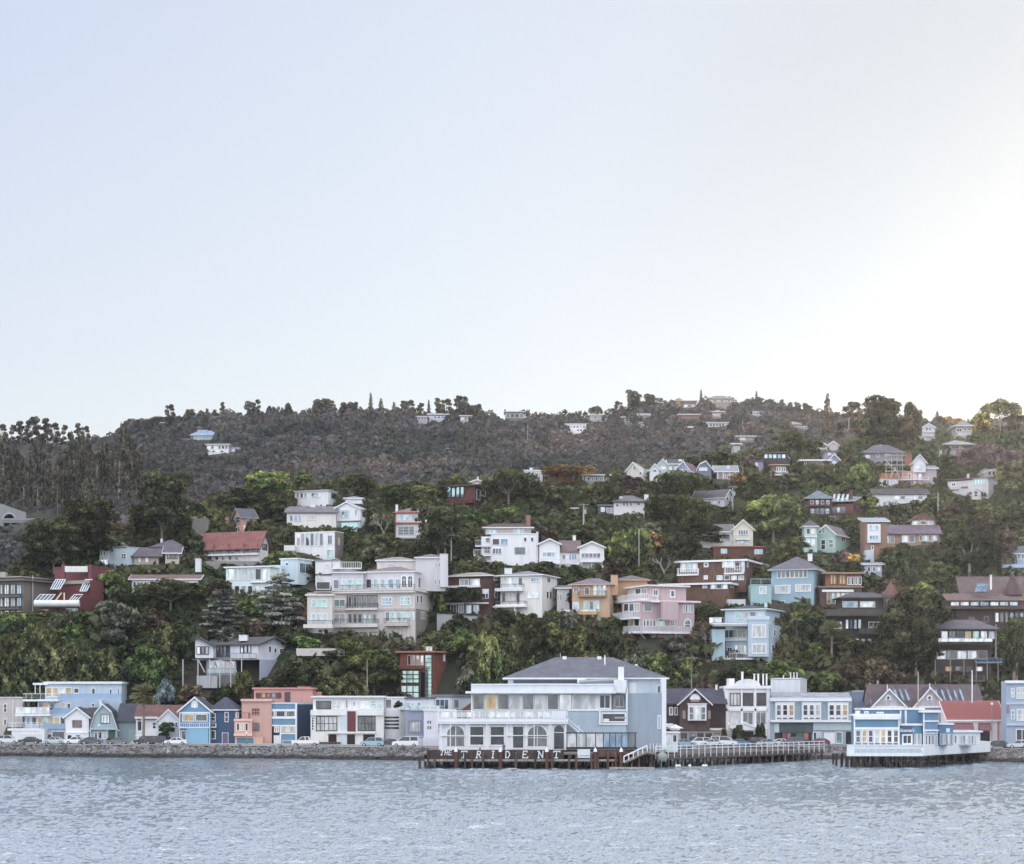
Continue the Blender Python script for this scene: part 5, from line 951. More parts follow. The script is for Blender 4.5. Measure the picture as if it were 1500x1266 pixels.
h = hh('long_brown_roof_house', 'long house with purple brown roofs, pointed cap and a ribbon of white windows, right edge', 'house', 1445, 925, 'long purple brown roofed house')
b = h.box(1391, 1500 + 60, None, 880, 892, 's#6d5550', d=9); h.gable(b, 'u', 880, 871, m='r#77605e', over=.8, fm='p#8a7468', board=True); h.wrow(b, 'L', 1392, 1492, 881, 888, 7, gap=1, p='lls', fr='p#453a38'); c = h.box(1400, 1560, None, 893, 920, 's#4d3c3c', d=8, dy=1.5, name='lower_wall', down=3); h.wrow(c, 'L', 1457, 1500, 897, 912, 6, gap=.6, p='lml', fr='p#40383a'); h.win(c, 'L', 1419, 904, 1427, 912, 1, 1, 'm', fr='p#8a7c74'); h.win(c, 'L', 1441, 903, 1448, 912, 1, 1, 'd', fr='p#8a7c74')
u = h.box(1408, 1560, None, 871, 876, 's#6d5550', d=7, dy=6, name='roof_wall'); h.gable(u, 'u', 871, 846, m='r#6c5a5c', over=.5, fm='p#5c4c4c')
cp = MB(); Yq = h.Y + 4; cx_ = kx(1483) * Yq; cp.v = [(cx_ + 2.6 * math.cos(t_), Yq + 2.6 * math.sin(t_), zat(872, Yq)) for t_ in [math.pi * i / 4 for i in range(8)]] + [(cx_, Yq, zat(838, Yq))]; cp.f = [(i, (i + 1) % 8, 8) for i in range(8)] + [tuple(range(7, -1, -1))]; h.part('pointed_roof_cap', cp, 'r#5f4548')
h.part('solar_panel', MB().hexa([pt(x, y, Yq + o_) for x, y, o_ in ((1427, 868, -4), (1445, 868, -4), (1449, 856, -1), (1432, 856, -1))] + [pt(x, y - 1, Yq + o_ - .3) for x, y, o_ in ((1427, 868, -4), (1445, 868, -4), (1449, 856, -1), (1432, 856, -1))]), 'b'); h.chim(1450.5, 1453, 843, 864, 1.5, 'm#d8d8dc', 'flue')

h = hh('dark_hip_house', 'dark brown house with a hip roof, wide glazing and bright blue deck on tall stilts', 'house', 1418, 990, 'dark brown house with a bright blue deck', o=-4)
b = h.box(1376, 1460, None, 923, 941, 's#4e4444', d=8, down=0); h.hip(b, 908, m='r#66606e', over=.9, fm='p#3c3638', inset=5); h.wrow(b, 'L', 1378, 1458, 924, 937, 7, gap=.8, p='lldyglc', fr='p#565a62'); h.balc(b, 'L', 1372, 1452, 935, 941, 1.5, 'g', m='p#8094a8', sm='s#3c3434', slab=.5)
c = h.box(1370, 1452, None, 944, 985, 's#3e3638', d=7, dy=1.4, name='lower_wall', down=2); h.wrow(c, 'L', 1372, 1446, 953, 966, 5, gap=.8, p='lmllc', fr='p#a8aab0'); h.balc(c, 'L', 1428, 1466, 964, 970, 1.4, 'b', m='p#5f84a8', sm='p#6a8cae'); h.trim(b, 'L', 1457.5, 915, 1460, 966, 'p#807c80', .2, 'downpipe')
for x in (1370, 1392, 1412, 1430, 1446, 1462): h.bar((x, 967), (x, 1008, 1), .22, 'p#8c847c', 'stilt', dy=-.6)
h.wrow(c, 'L', 1384, 1440, 976, 984, 4, gap=4, p='yldl', fr='p#5c5048'); h.balc(c, 'L', 1394, 1440, 990, 997, 1.8, 'b', m='p#6c645c')

h = hh('corner_blue_house', 'pale blue house with a white railed balcony poking in at the right edge', 'house', 1490, 842, 'pale blue house at the right edge')
b = h.box(1476, 1560, None, 812, 836, 'c#8fa8cc', d=8, down=3); h.balc(b, 'L', 1467, 1560, 818, 828, 1.6, 'b', m='p#b8d0ec', sm='p#a8c0e0', slab=.8); h.wrow(b, 'L', 1490, 1506, 810, 820, 3, gap=1, p='m'); h.win(b, 'L', 1484, 831, 1489, 836, 1, 1, 'b'); h.hip(b, 800, m='r#5c6474', over=.8)

h = hh('craftsman_house', 'craftsman house with purple brown roofs, centre gable dormer and tall white windows', 'house', 1335, 800, 'craftsman house with centre gable dormer')
b = h.box(1289, 1376, None, 783, 797, 'c#a8896c', d=7, down=3); h.gable(b, 'u', 783, 770, m='r#72627a', over=.7, fm='p#6a5450'); d_ = h.box(1334, 1371, None, 762, 774, 'c#8c7460', d=6, dy=2.5, name='dormer_wall'); h.gable(d_, 'w', 763, 752, m='r#6c5a50', over=.7, fm='p#7a5c48', gm='t#a07850'); h.wrow(d_, 'L', 1336, 1368, 763, 769, 3, gap=1.5, p='lml')
h.wrow(b, 'L', 1296, 1310, 785, 796, 2, gap=1, p='lm'); h.wrow(b, 'L', 1321, 1340, 784, 795, 2, gap=1, p='l'); h.wrow(b, 'L', 1346, 1372, 784, 793, 4, gap=1, p='slm')
h = hh('orange_tower_house', 'narrow orange brown three storey house with a blue grey shed roof and white bay', 'house', 1280, 818, 'narrow orange brown tower house')
b = h.box(1267, 1300, None, 766, 816, 'c#94705a', d=7, down=2); h.shed(b, 'u', 766, 758, m='r#98a4b4', over=.6, fm='p#c8c8cc'); bay = h.box(1271, 1290, None, 768, 795, 'p#dfe2e8', d=1.5, dy=-.8, name='bay'); h.win(bay, 'L', 1273, 769, 1287, 777, 3, 1, 's'); h.win(bay, 'L', 1273, 784, 1287, 791, 3, 1, 'b'); h.win(b, 'L', 1276, 799, 1280, 806, 1, 1, 'm'); h.box(1268, 1280, None, 806, 818, 'w#b8c8dc', d=3, dy=-1, name='porch', down=2)

h = hh('small_blue_shed_house', 'little lavender blue cabin with a grey green roof left of the long trunked trees', 'cabin', 1275, 850, 'little lavender blue cabin')
b = h.box(1266, 1292, None, 828, 839, 'c#a8acd0', d=5, down=3); h.shed(b, 'u', 828, 824, m='r#7c8c90', over=.7); h.wrow(b, 'L', 1270, 1290, 830, 838, 3, gap=2, p='dml')

h = hh('long_grey_roof_house', 'long white house under a dark grey roof below the building site', 'house', 1320, 740, 'long white house under dark grey roof')
b = h.box(1281, 1358, None, 725, 738, 'w#cfd2d8', d=7, down=3); h.gable(b, 'u', 725, 717, m='r#4e4c54', over=.7, fm='p#66666e'); h.wrow(b, 'L', 1310, 1352, 726, 732, 5, gap=1, p='lml'); h.win(b, 'L', 1278, 731, 1284, 739, 2, 1, 'm'); h.chim(1305, 1309, 713, 719, 3, 's#8c5c54')

h = hh('building_site_house', 'half built white gabled house wrapped in orange plywood and scaffolding', 'house', 1340, 712, 'half built house in scaffolding')
b = h.box(1320, 1352, None, 690, 710, 'w#c89070', d=6, down=2); c = h.box(1338, 1356, None, 676, 692, 'c#d8dce4', d=4, dy=-.5, name='gable_wing'); h.gable(c, 'w', 677, 666, m='r#68687a', over=.5, fm='p#f0f0f4'); h.wrow(c, 'L', 1342, 1352, 680, 688, 2, gap=1, p='l')
p_ = h.box(1292, 1316, None, 693, 701, 't#d0824c', d=5, dy=-1, name='plywood_wall'); q_ = h.box(1290, 1316, None, 701, 712, 'p#c8c8d4', d=5, dy=-.7, name='wrapped_wall', down=2); h.wrow(q_, 'L', 1294, 1312, 703, 711, 4, gap=1, p='s'); h.wrow(b, 'L', 1330, 1350, 694, 708, 3, gap=3, p='ls'); s2 = h.box(1352, 1372, None, 688, 705, 'w#b8a8b4', d=5, dy=1, name='right_wing', down=2); h.shed(s2, 'u', 688, 682, m='r#8c84a0', over=.5)
h.balc(b, 'L', 1316, 1360, 699, 703, 1.2, 'b', m='p#d0d0dc'); h.chim(1327, 1336, 665, 682, 3, 's#a05c4c')
sc = House('scaffold', 'grey steel scaffold tower with bracing in front of the purple grey hip roof', 'scaffold', 1305, 700, h.Y - 2); mbs = []
for x in (1298, 1306, 1314, 1322): sc.bar((x, 663), (x, 700), .14, 'm#a8a8b0', 'upright'); sc.bar((x, 663, 1.6), (x, 700, 1.6), .14, 'm#a8a8b0', 'upright')
for y in (667, 674, 681, 690): sc.bar((1296, y), (1326, y), .14, 'm#b8b4b0', 'ledger'); sc.freebox(1297, 1324, y, y + .9, .1, 1.4, 't#b0a08c', 'platform')
sc.bar((1298, 674), (1312, 690), .13, 'm#c8c8d0', 'brace'); sc.bar((1304, 700), (1312, 684), .13, 'm#c8c8d0', 'brace'); sc.bar((1318, 700), (1310, 684), .13, 'm#c8c8d0', 'brace')

h = hh('purple_hip_house', 'house with a wide purple grey hip roof behind the scaffold tower', 'house', 1293, 682, 'house with wide purple grey hip roof')
b = h.box(1266, 1322, None, 664, 676, 'c#8a8494', d=8, down=3); h.hip(b, 652, m='r#64606e', over=.8, fm='p#88848c'); h.win(b, 'L', 1268, 667, 1274, 671, 1, 1, 'l'); h.win(b, 'L', 1284, 665, 1288, 670, 1, 1, 'm'); h.wrow(b, 'L', 1296, 1303, 665, 669, 1, p='l'); h.chim(1289, 1292, 652, 657, 4)

h = hh('long_white_villa', 'long pale grey white villa with arched doorway and raised right roof', 'house', 1425, 728, 'long pale villa with arched doorway')
b = h.box(1388, 1448, 1458, 702, 724, 'w#c6c4c8', a=30, down=3); h.shed(b, 'u', 702, 699, m='r#77464e', over=.3, fm='p#8c6068'); h.win(b, 'L', 1393, 707, 1401, 713, 2, 1, 'l', t=.3); h.win(b, 'L', 1425, 701, 1446, 710, 5, 1, 'g'); h.trim(b, 'L', 1389, 717, 1405, 719, 'p#7c7c80', .2); h.trim(b, 'L', 1408, 713, 1418, 715, 'p#6c6c70', .3); e_ = h.box(1424, 1437, None, 717, 728, 'w#ccc8c4', d=3, dy=-1, name='porch', down=1); h.gable(e_, 'w', 719, 715, m='r#8a6c64', over=.2); h.archwin(e_, 'L', 1427, 719.5, 1432, 727, 'd', nx=1)
u = h.box(1441, 1461, None, 687, 700, 'w#b8b8c4', d=5, dy=4, name='upper_wall', down=2); h.shed(u, 'w', 687, 692, m='r#b8b8bc', over=.5); h.chim(1417, 1420, 695, 701, 3); h.wrow(u, 'L', 1447, 1458, 690, 697, 2, gap=1, p='m')

h = hh('grey_roof_veranda_house', 'house with a broad light grey hip roof and dark veranda near the top right', 'house', 1403, 668, 'light grey hip roofed veranda house')
b = h.box(1383, 1425, None, 652, 663, 's#6c6468', d=9, down=3); h.hip(b, 645, m='r#98989e', over=1.0, fm='p#b0b0b4'); h.wrow(b, 'L', 1386, 1408, 653, 659, 5, gap=1, p='dyd', fr='p#8c8488'); h.balc(b, 'L', 1380, 1428, 658, 662, 1, 'b', m='p#a8a0a4', slab=.2); h.box(1383, 1400, None, 660, 668, 'w#a8a8b0', d=3, dy=-1, name='stair_wall')
h = hh('white_balcony_house', 'small white house with stacked balconies high on the right behind tall trees', 'house', 1362, 648, 'small white house with stacked balconies')
b = h.box(1351, 1369, None, 626, 645, 'w#ccccd2', d=6, down=4); h.gable(b, 'w', 626, 621, m='r#a8a8b4', over=.4); h.balc(b, 'L', 1350, 1369, 630, 633, 1, 'b', slab=.2); h.balc(b, 'L', 1350, 1366, 636, 639, 1, 'b', slab=.2); h.win(b, 'L', 1355, 626, 1365, 632, 2, 1, 'm'); h.win(b, 'L', 1352, 641, 1357, 650, 1, 1, 'l')
h = hh('hilltop_grey_house', 'grey roofed house on the lawn near the top right skyline', 'house', 1410, 642, 'grey roofed house near the top right skyline')
b = h.box(1400, 1424, None, 625, 638, 'w#a49c98', d=7, down=4); h.hip(b, 617, m='r#8c8888', over=.8, inset=3); h.win(b, 'L', 1401, 628, 1409, 633, 2, 1, 'l'); h.wrow(b, 'L', 1411, 1423, 627, 631, 2, gap=1, p='md'); h.patch(b, 'L', 1404, 634, 1422, 638, 'c', 'lower_windows')

# gabled row on the ridge
h = hh('cream_gable_house', 'cream house with a steep asymmetric gable, leftmost of the ridge row', 'house', 938, 708, 'cream gabled ridge house')
b = h.box(918, 942, 955, 686, 712, 'c#cfccc4', a=22, down=4); h.prof(b, 'w', [(0, 694), (.6, 677), (1, 688)], m='r#66626a', over=.4); h.win(b, 'L', 927, 683, 932, 689, 1, 2, 'm'); h.win(b, 'L', 936, 690, 941, 696, 1, 1, 'm')
h = hh('sage_gable_house', 'pale sage house with a stepped double gable second in the ridge row', 'house', 965, 708, 'pale sage gabled ridge house')
b = h.box(960, 982, None, 683, 712, 'c#b8ccce', d=8, dy=2, down=4); h.gable(b, 'w', 684, 673, m='r#4c6660', over=.4); c = h.box(952, 966, None, 687, 712, 'c#d0d8dc', d=6, name='left_wing', down=4); h.gable(c, 'w', 688, 680, m='r#7c8c88', over=.3); h.win(c, 'L', 956, 688, 962, 692, 1, 1, 's'); h.win(b, 'L', 968, 684, 976, 688, 2, 1, 'l')
h = hh('white_skylight_house', 'white house with a dark green roof and skylight, middle of the ridge row', 'house', 990, 708, 'white skylit ridge house')
b = h.box(980, 1000, None, 682, 712, 'c#dfe2ea', d=8, dy=1, down=4); h.gable(b, 'u', 682, 674, m='r#4a5660', over=.5); h.win(b, 'L', 984, 683, 988, 691, 1, 2, 'm'); h.win(b, 'L', 991, 684, 995, 690, 1, 2, 'm'); h.freebox(994, 999, 673, 677, 3, .6, 'p#dce4f0', 'skylight')
h = hh('blue_white_gable_house', 'blue and white gabled house with a maroon roof in the ridge row', 'house', 1002, 712, 'blue and white gabled ridge house')
b = h.box(993, 1010, 1022, 687, 714, 'c#8c9cc8', a=24, down=4); h.prof(b, 'w', [(0, 688), (.5, 676), (1, 684)], m='r#7b5c74', over=.4); h.win(b, 'L', 996, 688, 1001, 693, 1, 1, 's'); h.win(b, 'L', 1004, 688, 1008, 694, 1, 1, 'l'); h.win(b, 'R', 1012, 696, 1020, 704, 2, 1, 's')
h = hh('slate_barn_house', 'slate blue house with a rounded barn gable, rightmost of the ridge row', 'house', 1030, 705, 'slate blue barn gabled ridge house')
b = h.box(1019, 1042, None, 688, 704, 'c#6c7898', d=8, dy=1, down=4); h.prof(b, 'w', [(0, 686), (.35, 676), (.75, 680), (1, 691)], m='r#9a9cb0', over=.4, gm='c#727ea0'); h.wrow(b, 'L', 1024, 1036, 685, 690, 3, gap=.6, p='l')
h = hh('grey_veranda_cottage', 'cottage with a grey roof, dormer and white posted veranda right of the ridge row', 'house', 1068, 704, 'grey roofed veranda cottage')
b = h.box(1050, 1078, None, 693, 706, 'w#a89c98', d=8, down=4); h.gable(b, 'u', 693, 683, m='r#9098a0', over=.9, fm='p#d8dce0'); h.posts(b, 'L', [1051, 1059, 1068, 1077], 693, 703, .8, .25); h.win(b, 'L', 1062, 695, 1074, 701, 3, 1, 'm'); h.freebox(1065, 1069, 682, 687, 1.5, 2, 'p#d0d0d8', 'dormer')
h = hh('slate_roof_white_house', 'white gabled house under a long slate roof beside a tall utility pole', 'house', 1045, 742, 'white gabled house under a long slate roof')
b = h.box(1014, 1061, 1074, 731, 745, 'w#cccdd8', a=24, down=4); h.prof(b, 'u', [(0, 731), (.5, 718), (1, 731)], m='r#5c5c66', over=.4, fm='p#d0d0dc', gm='c#c8ccdc'); h.wrow(b, 'R', 1064, 1071, 728, 734, 2, gap=1, p='l'); h.wrow(b, 'L', 1030, 1056, 733, 739, 4, gap=2, p='lm')
h = hh('white_hillside_cottage', 'white cottage with a grey hip roof and two chimneys above the hedge', 'house', 920, 755, 'white cottage with two chimneys')
b = h.box(899, 944, None, 736, 752, 'w#d4d6da', d=8, down=3); h.hip(b, 726, m='r#6f727c', over=.8, fm='p#3f434c', inset=4); h.win(b, 'L', 902, 738, 906, 743, 1, 1, 'd'); h.wrow(b, 'L', 912, 926, 736, 742, 3, gap=1, p='d'); h.win(b, 'L', 932, 736, 938, 741, 2, 1, 'd'); h.chim(905, 912, 728, 735, 1.5); h.chim(944, 950, 725, 732, 3)
c = h.box(876, 899, None, 741, 753, 's#5c5a5e', d=6, dy=.6, name='left_wing', down=3); h.flat(c, .3, .4, 'r#5c5a60', 'p#85858c'); h.win(c, 'L', 880, 743, 886, 750, 1, 1, 'l'); h.wrow(c, 'L', 888, 898, 744, 752, 3, gap=1, p='d')
h = House('carport', 'grey flat canopy on thin white posts beside the utility pole on the lawn', 'carport', 846, 755, hill_depth(755), noun='grey flat canopy')
h.freebox(833, 861, 743.5, 745.5, 0, 5, 'm#a8a8b8', 'roof')
for x in (842, 855): h.bar((x, 746), (x, 756), .3, 'p#e0e0e4', 'post', .5); h.bar((x, 746, 3.5), (x, 752, 3.5), .3, 'p#e0e0e4', 'post', .5)
h = hh('white_ridge_box', 'white box house behind the round topped cypress on the ridge', 'house', 780, 706, 'white box house on the ridge')
b = h.box(768, 795, None, 690, 708, 'w#c8ccd0', d=7, down=5); h.flat(b, .3, .2, 'r#b8b8bc', 'p#d4d8dc'); h.wrow(b, 'L', 783, 792, 692, 700, 3, gap=1, p='m'); h.chim(776, 780, 686, 690, 2)
h = hh('blue_roofed_lodge', 'low blue grey roofed lodge with white columns on the ridge by the umbrella pine', 'house', 875, 708, 'low blue grey roofed lodge')
b = h.box(856, 892, None, 697, 708, 'w#9aa4ae', d=8, down=5); h.flat(b, .4, .8, 'r#6c7486', 'p#c8d0dc'); h.posts(b, 'L', [854, 858, 884, 888], 697, 706, .6, .4); h.wrow(b, 'L', 860, 882, 699, 705, 4, gap=2, p='dm')
h = hh('cedar_lodge', 'low orange cedar clad lodge under the wide umbrella pine on the ridge', 'house', 823, 705, 'low orange cedar lodge')
b = h.box(803, 848, None, 691, 704, 't#9a6a44', d=6, down=5); h.flat(b, .3, .8, 'r#6e5c48', 'p#6c5440'); h.wrow(b, 'L', 806, 818, 693, 699, 2, gap=1, p='ml', fr=BR); h.wrow(b, 'L', 838, 847, 692, 702, 2, gap=1, p='yd', fr=BR)

h = hh('glass_band_house', 'modern house with stacked bands of pale glazing among dark trees', 'house', 1140, 694, 'modern house with bands of pale glazing')
b = h.box(1118, 1152, 1158, 664, 680, 's#4c4240', a=16, down=4); h.flat(b, .4, .6, 'r#8c5c54', 'p#54443f'); h.wrow(b, 'L', 1119, 1151, 665, 672, 5, gap=.6, p='lg', fr='p#44484c'); c = h.box(1130, 1153, None, 682, 694, 't#8c6848', d=5, dy=-1.5, name='lower_wall', down=4); h.flat(c, .3, .8, 'r#6c6460', 'p#b09c88'); h.wrow(c, 'L', 1137, 1151, 684, 692, 4, gap=.6, p='lg'); h.win(b, 'R', 1153.4, 666, 1157, 671, 1, 1, 'l'); h.balc(c, 'L', 1126, 1153, 691, 696, 1.5, 'b', slab=.3)
s_ = h.box(1104, 1118, None, 676, 684, 'w#8a86a0', d=4, name='left_wing', down=4); h.win(s_, 'L', 1106, 678, 1110, 683, 1, 1, 'l'); h.flat(s_, .3, .5, 'r#5c5868', 'p#5c5868')
h = hh('long_white_eave_house', 'low house with a very long white eave and blue grey gable at its right', 'house', 1200, 690, 'low house with a long white eave')
b = h.box(1174, 1214, None, 676, 684, 's#6c6468', d=8, down=4); h.flat(b, .5, 1.0, 'r#b8b0ac', 'p#dcd8d8'); g = h.box(1214, 1230, None, 674, 685, 'c#8c98b4', d=7, dy=1, name='gable_wing', down=4); h.gable(g, 'w', 674, 666, m='r#6c6888', over=.5); h.win(g, 'L', 1219, 676, 1224, 681, 1, 1, 'l'); h.wrow(b, 'L', 1178, 1210, 677, 682, 6, gap=2, p='md'); u = h.box(1208, 1226, None, 662, 668, 'w#8c88a0', d=5, dy=6, name='upper_wall', down=3); h.flat(u, .3, .8, 'r#6c6878', 'p#7c7888'); h.wrow(u, 'L', 1212, 1223, 663, 667, 2, gap=1, p='l')
h = hh('pale_tent_roof_house', 'tiny pale house with pointed roofs half hidden below the tall skyline trees', 'house', 1212, 662, 'tiny pale house with pointed roofs')
b = h.box(1198, 1212, None, 652, 658, 'w#c8c0bc', d=5, down=4); h.gable(b, 'w', 653, 649, m='r#c8c0bc', over=.4); c = h.box(1213, 1228, None, 651, 657, 'w#c8c0bc', d=5, dy=2, name='right_wing', down=4); h.gable(c, 'w', 652, 647, m='r#c8c4c0', over=.4); h.win(b, 'L', 1202, 654, 1208, 657, 1, 1, 'm')
# cedar and glass house above the waterfront
h = House('cedar_glass_house', 'tall red cedar house with a two storey grid of mint windows behind the waterfront', 'house', 630, 1035, 446, noun='tall red cedar and glass house')
b = h.box(586, 634, 684, 956, 1048, 't#8a4632', a=20); h.flat(b, .35, .9, 'r#9a5c44', 'p#a86c50'); h.wrow(b, 'L', 597, 621, 960, 975, 4, gap=.8, p='l', fr='p#c0a090'); h.wrow(b, 'L', 622, 633, 959, 1030, 1, ny=12, p='g', fr='p#2a2c30')
c = h.box(586, 616, None, 980, 1030, 't#5a3428', d=4, dy=-1.6, name='window_bay'); h.flat(c, .4, .3, 'r#8a4a3c', 't#7a4438'); h.win(c, 'L', 587, 982, 614, 1001, 3, 3, 'g', fr='p#20242a', bar=.12); h.win(c, 'L', 587, 1004, 614, 1025, 3, 2, 'g', fr='p#20242a', bar=.12); h.win(b, 'L', 616, 985, 622, 1028, 2, 7, 'd', fr='p#15181c')
h.win(b, 'R', 652, 960, 663, 968, 1, 1, 'd', fr='t#6a3426'); h.patch(b, 'R', 649, 959, 651, 969, 'p#dce4ec', 'white_panel', 0, .3); h.wrow(b, 'R', 660, 670, 982, 987, 2, gap=2, p='l'); h.chim(624, 628, 948, 954, 3, 'w#e0dcd8'); h.chim(629, 633, 948, 954, 3, 'w#e0dcd8')
# ------------------------------------------------------------------ restaurant on the pier
PY = 343.0
def letter_mesh(ch, x, y, w, hgt, Y, th=.16, it=.0, dep=.1):
    """slab lettering drawn with strokes in a unit cell"""
    G = dict(T=[((0, 1), (1, 1)), ((.5, 1), (.42, 0)), ((.2, 0), (.68, 0)), ((0, 1), (0, .84)), ((1, 1), (1, .84))], R=[((.15, 1), (.1, 0)), ((.15, 1), (.75, .95)), ((.75, .95), (.8, .62)), ((.8, .62), (.15, .5)), ((.45, .5), (.95, 0)), ((-.05, 0), (.3, 0))],
        I=[((.5, 1), (.45, 0)), ((.3, 1), (.7, 1)), ((.25, 0), (.65, 0))], D=[((.1, 1), (.1, 0)), ((.1, 1), (.65, .92)), ((.65, .92), (.92, .5)), ((.92, .5), (.65, .06)), ((.65, .06), (.1, 0))],
        E=[((.15, 1), (.1, 0)), ((.15, 1), (.8, 1)), ((.12, .52), (.65, .52)), ((.1, 0), (1, 0)), ((.8, 1), (.8, .86)), ((1, 0), (1, .16))], N=[((.1, 1), (.1, 0)), ((.1, 1), (.85, 0)), ((.85, 0), (.85, 1)), ((-.1, 1), (.15, 1)), ((-.05, 0), (.25, 0))], H=[((.1, 1), (.1, 0)), ((.85, 1), (.85, 0)), ((.1, .5), (.85, .5))])
    X0 = kx(x - w / 2) * Y; Z0 = zat(y, Y); W = w * Y / F; Hh = hgt * Y / F; mb = MB()
    for i, (a, b) in enumerate(G[ch]):
        A = Vector((X0 + (a[0] + it * a[1]) * W, Y - .02 - i * .004, Z0 + a[1] * Hh)); B = Vector((X0 + (b[0] + it * b[1]) * W, Y - .02 - i * .004, Z0 + b[1] * Hh)); e = (B - A).normalized() * th * .45
        mb.bar(A - e, B + e, th, dep, up=(0, 1, 0) if False else (0, 0, 1)) if abs(B.x - A.x) < 1e-6 else mb.hexa(_stroke(A - e, B + e, th, dep))
    return mb
def _stroke(A, B, th, dep):
    d = (B - A).normalized(); n = Vector((-d.z, 0, d.x)) * th / 2; f = Vector((0, -dep, 0))
    return [A - n, B - n, B - n + f, A - n + f, A + n, B + n, B + n + f, A + n + f]
def text_mesh(body, size, shear=0, ext=.03):
    cu = bpy.data.curves.new('lettering', 'FONT'); cu.body = body; cu.size = size; cu.extrude = ext; cu.shear = shear; cu.align_x = 'CENTER'; cu.offset = .012 * size
    o = bpy.data.objects.new('lettering', cu); COL.objects.link(o); bpy.context.view_layer.update()
    me = bpy.data.meshes.new_from_object(o.evaluated_get(bpy.context.evaluated_depsgraph_get())); bpy.data.objects.remove(o); bpy.data.curves.remove(cu); me.name = 'lettering'; me.materials.clear()
    return me

h = House('pier', 'weathered brown timber pier on dark piles carrying white painted letters along its railing', 'pier', 760, 1125, PY, noun='lettered timber pier')
zd = 2.75
h.part('deck', MB().box(kx(617) * PY, kx(962) * PY, PY + .3, PY + 46, zd - .3, zd), 't#8a7c70'); h.see((617, 1092), (962, 1126))
h.part('beam', MB().box(kx(622) * PY, kx(905) * PY, PY, PY + .28, zat(1115.5, PY), zat(1112.3, PY)), 't#a89c8c')
rp = random.Random(2)
for row, Yr in enumerate((PY + .15, PY + 4, PY + 9, PY + 15, PY + 22)):
    for px in ([613, 628, 638, 668, 681, 690, 708, 733, 757, 782, 801, 810, 833, 844, 865, 876, 889, 903, 915, 935, 952] if row == 0 else range(622, 960, 14)):
        x = kx(px + rp.uniform(-2, 2)) * PY; r = rp.uniform(.16, .24); z1 = zd - .31 if row else (2.0 + rp.uniform(-.2, 1.2) if px not in (668, 733, 801, 872) else 3.5)
        if row == 0 and px in (681, 708, 757, 782): z1 = 3.0
        h.part('pile', MB().tube([(x, Yr - (.35 if row == 0 else 0), -2.5), (x, Yr - (.35 if row == 0 else 0), z1)], r, 8), rp.choice(('t#4a3a34', 't#5e5048', 't#3c302c', 't#6e4a3e')))
for px in (668, 733, 801, 872, 910):
    x = kx(px) * (PY - .3); z = zat(1101.5, PY - .3); h.part('pile', MB().tube([(x, PY - .3, -2.5), (x, PY - .3, z)], .32, 8), 't#693c34')
    cn = MB(); cn.tube([(x, PY - .3, z + .002), (x, PY - .3, z + .2), (x, PY - .3, z + .85)], [.36, .34, .03], 10); h.part('pile_cap', cn, 'p#eef0f2')
for i, (x0, x1) in enumerate(((625, 642), (642.4, 662), (662.6, 688), (688.5, 711), (711.5, 734), (734.5, 757), (757.5, 780), (780.5, 805), (805.5, 826))):
    Y = PY; h.part('railing_panel', MB().box(kx(x0) * Y, kx(x1) * Y, Y + .02, Y + .12, zat(1111.8, Y), zat(1098.4, Y)), rp.choice(('t#4c3836', 't#563f3a', 't#453432')))
for x0, x1 in ((869, 905), (905.4, 918)): h.part('railing_panel', MB().box(kx(x0) * PY, kx(x1) * PY, PY + .05, PY + .15, zat(1109, PY), zat(1100, PY)), 't#6a4038')
h.part('hatch', MB().box(kx(846) * PY, kx(864.5) * PY, PY - .1, PY + .1, zat(1110.5, PY), zat(1097.5, PY)), 'p#c8d4dc'); h.part('hatch_slot', MB().box(kx(847.5) * PY, kx(863) * PY, PY - .16, PY - .1, zat(1107.5, PY), zat(1106.7, PY)), 'p#7c8c98')
for ch, x, y, w, hg, th, it in (('T', 647, 1106, 5, 7, .13, .35), ('H', 653, 1106, 4.4, 7, .13, .35), ('E', 658.5, 1106, 4.2, 7, .13, .35), ('T', 679, 1110.3, 8, 9.8, .17, .15), ('R', 701, 1110.3, 7, 9.8, .17, .15), ('I', 722, 1110.3, 7, 9.8, .17, .08), ('D', 743.5, 1110.3, 7, 9.8, .17, .08), ('E', 769, 1110.3, 8, 9.8, .17, .08), ('N', 792, 1110.3, 8, 9.8, .17, .08), ('T', 815, 1110.3, 9, 9.8, .17, .08)):
    h.part('painted_letter', letter_mesh(ch, x, y, w, hg, PY, th, it), 'p#f0eeea')
h.part('service_shed', MB().box(kx(869) * PY, kx(925) * PY, PY + 2, PY + 2.2, zat(1112, PY), zat(1099, PY)), 't#3c2c2a')

t = House('pier_restaurant', 'large white and pale blue restaurant with slate hip roof standing on the timber pier', 'restaurant', 800, 1100, 352, noun='large white pier restaurant')
W = 'p#eef1f8'
g = t.box(643, 830, None, 1061, 1099, 'w#d4dbe8', d=10); t.flat(g, .2, .1, 'r#b8bcc4', 'p#eef1f8'); t.trim(g, 'L', 641, 1053.5, 832, 1060.5, W, .9, 'balcony_fascia')
t.trim(g, 'L', 641, 1057, 832, 1058.4, 'p#c4ccdc', .95, 'moulding')
t.archwin(g, 'L', 655, 1063.5, 680, 1093, 'm'); t.win(g, 'L', 687, 1063, 710, 1093, 1, 2, 'd', t=.25, bar=.12); t.win(g, 'L', 717, 1063, 740, 1093, 1, 2, 'd', t=.25, bar=.12); t.win(g, 'L', 750, 1063, 768, 1097, 1, 1, 'd', t=.2); t.archwin(g, 'L', 773, 1063.5, 801, 1093, 'm'); t.archwin(g, 'L', 811.5, 1062.5, 826, 1097, 'd', nx=1)
for x in (645.5, 659, 683, 686, 712, 714.5, 742, 748, 770, 782, 804, 807, 828): t.freebox(x, x + 1.2, 1061, 1098, -1.3, .18, W, 'column')
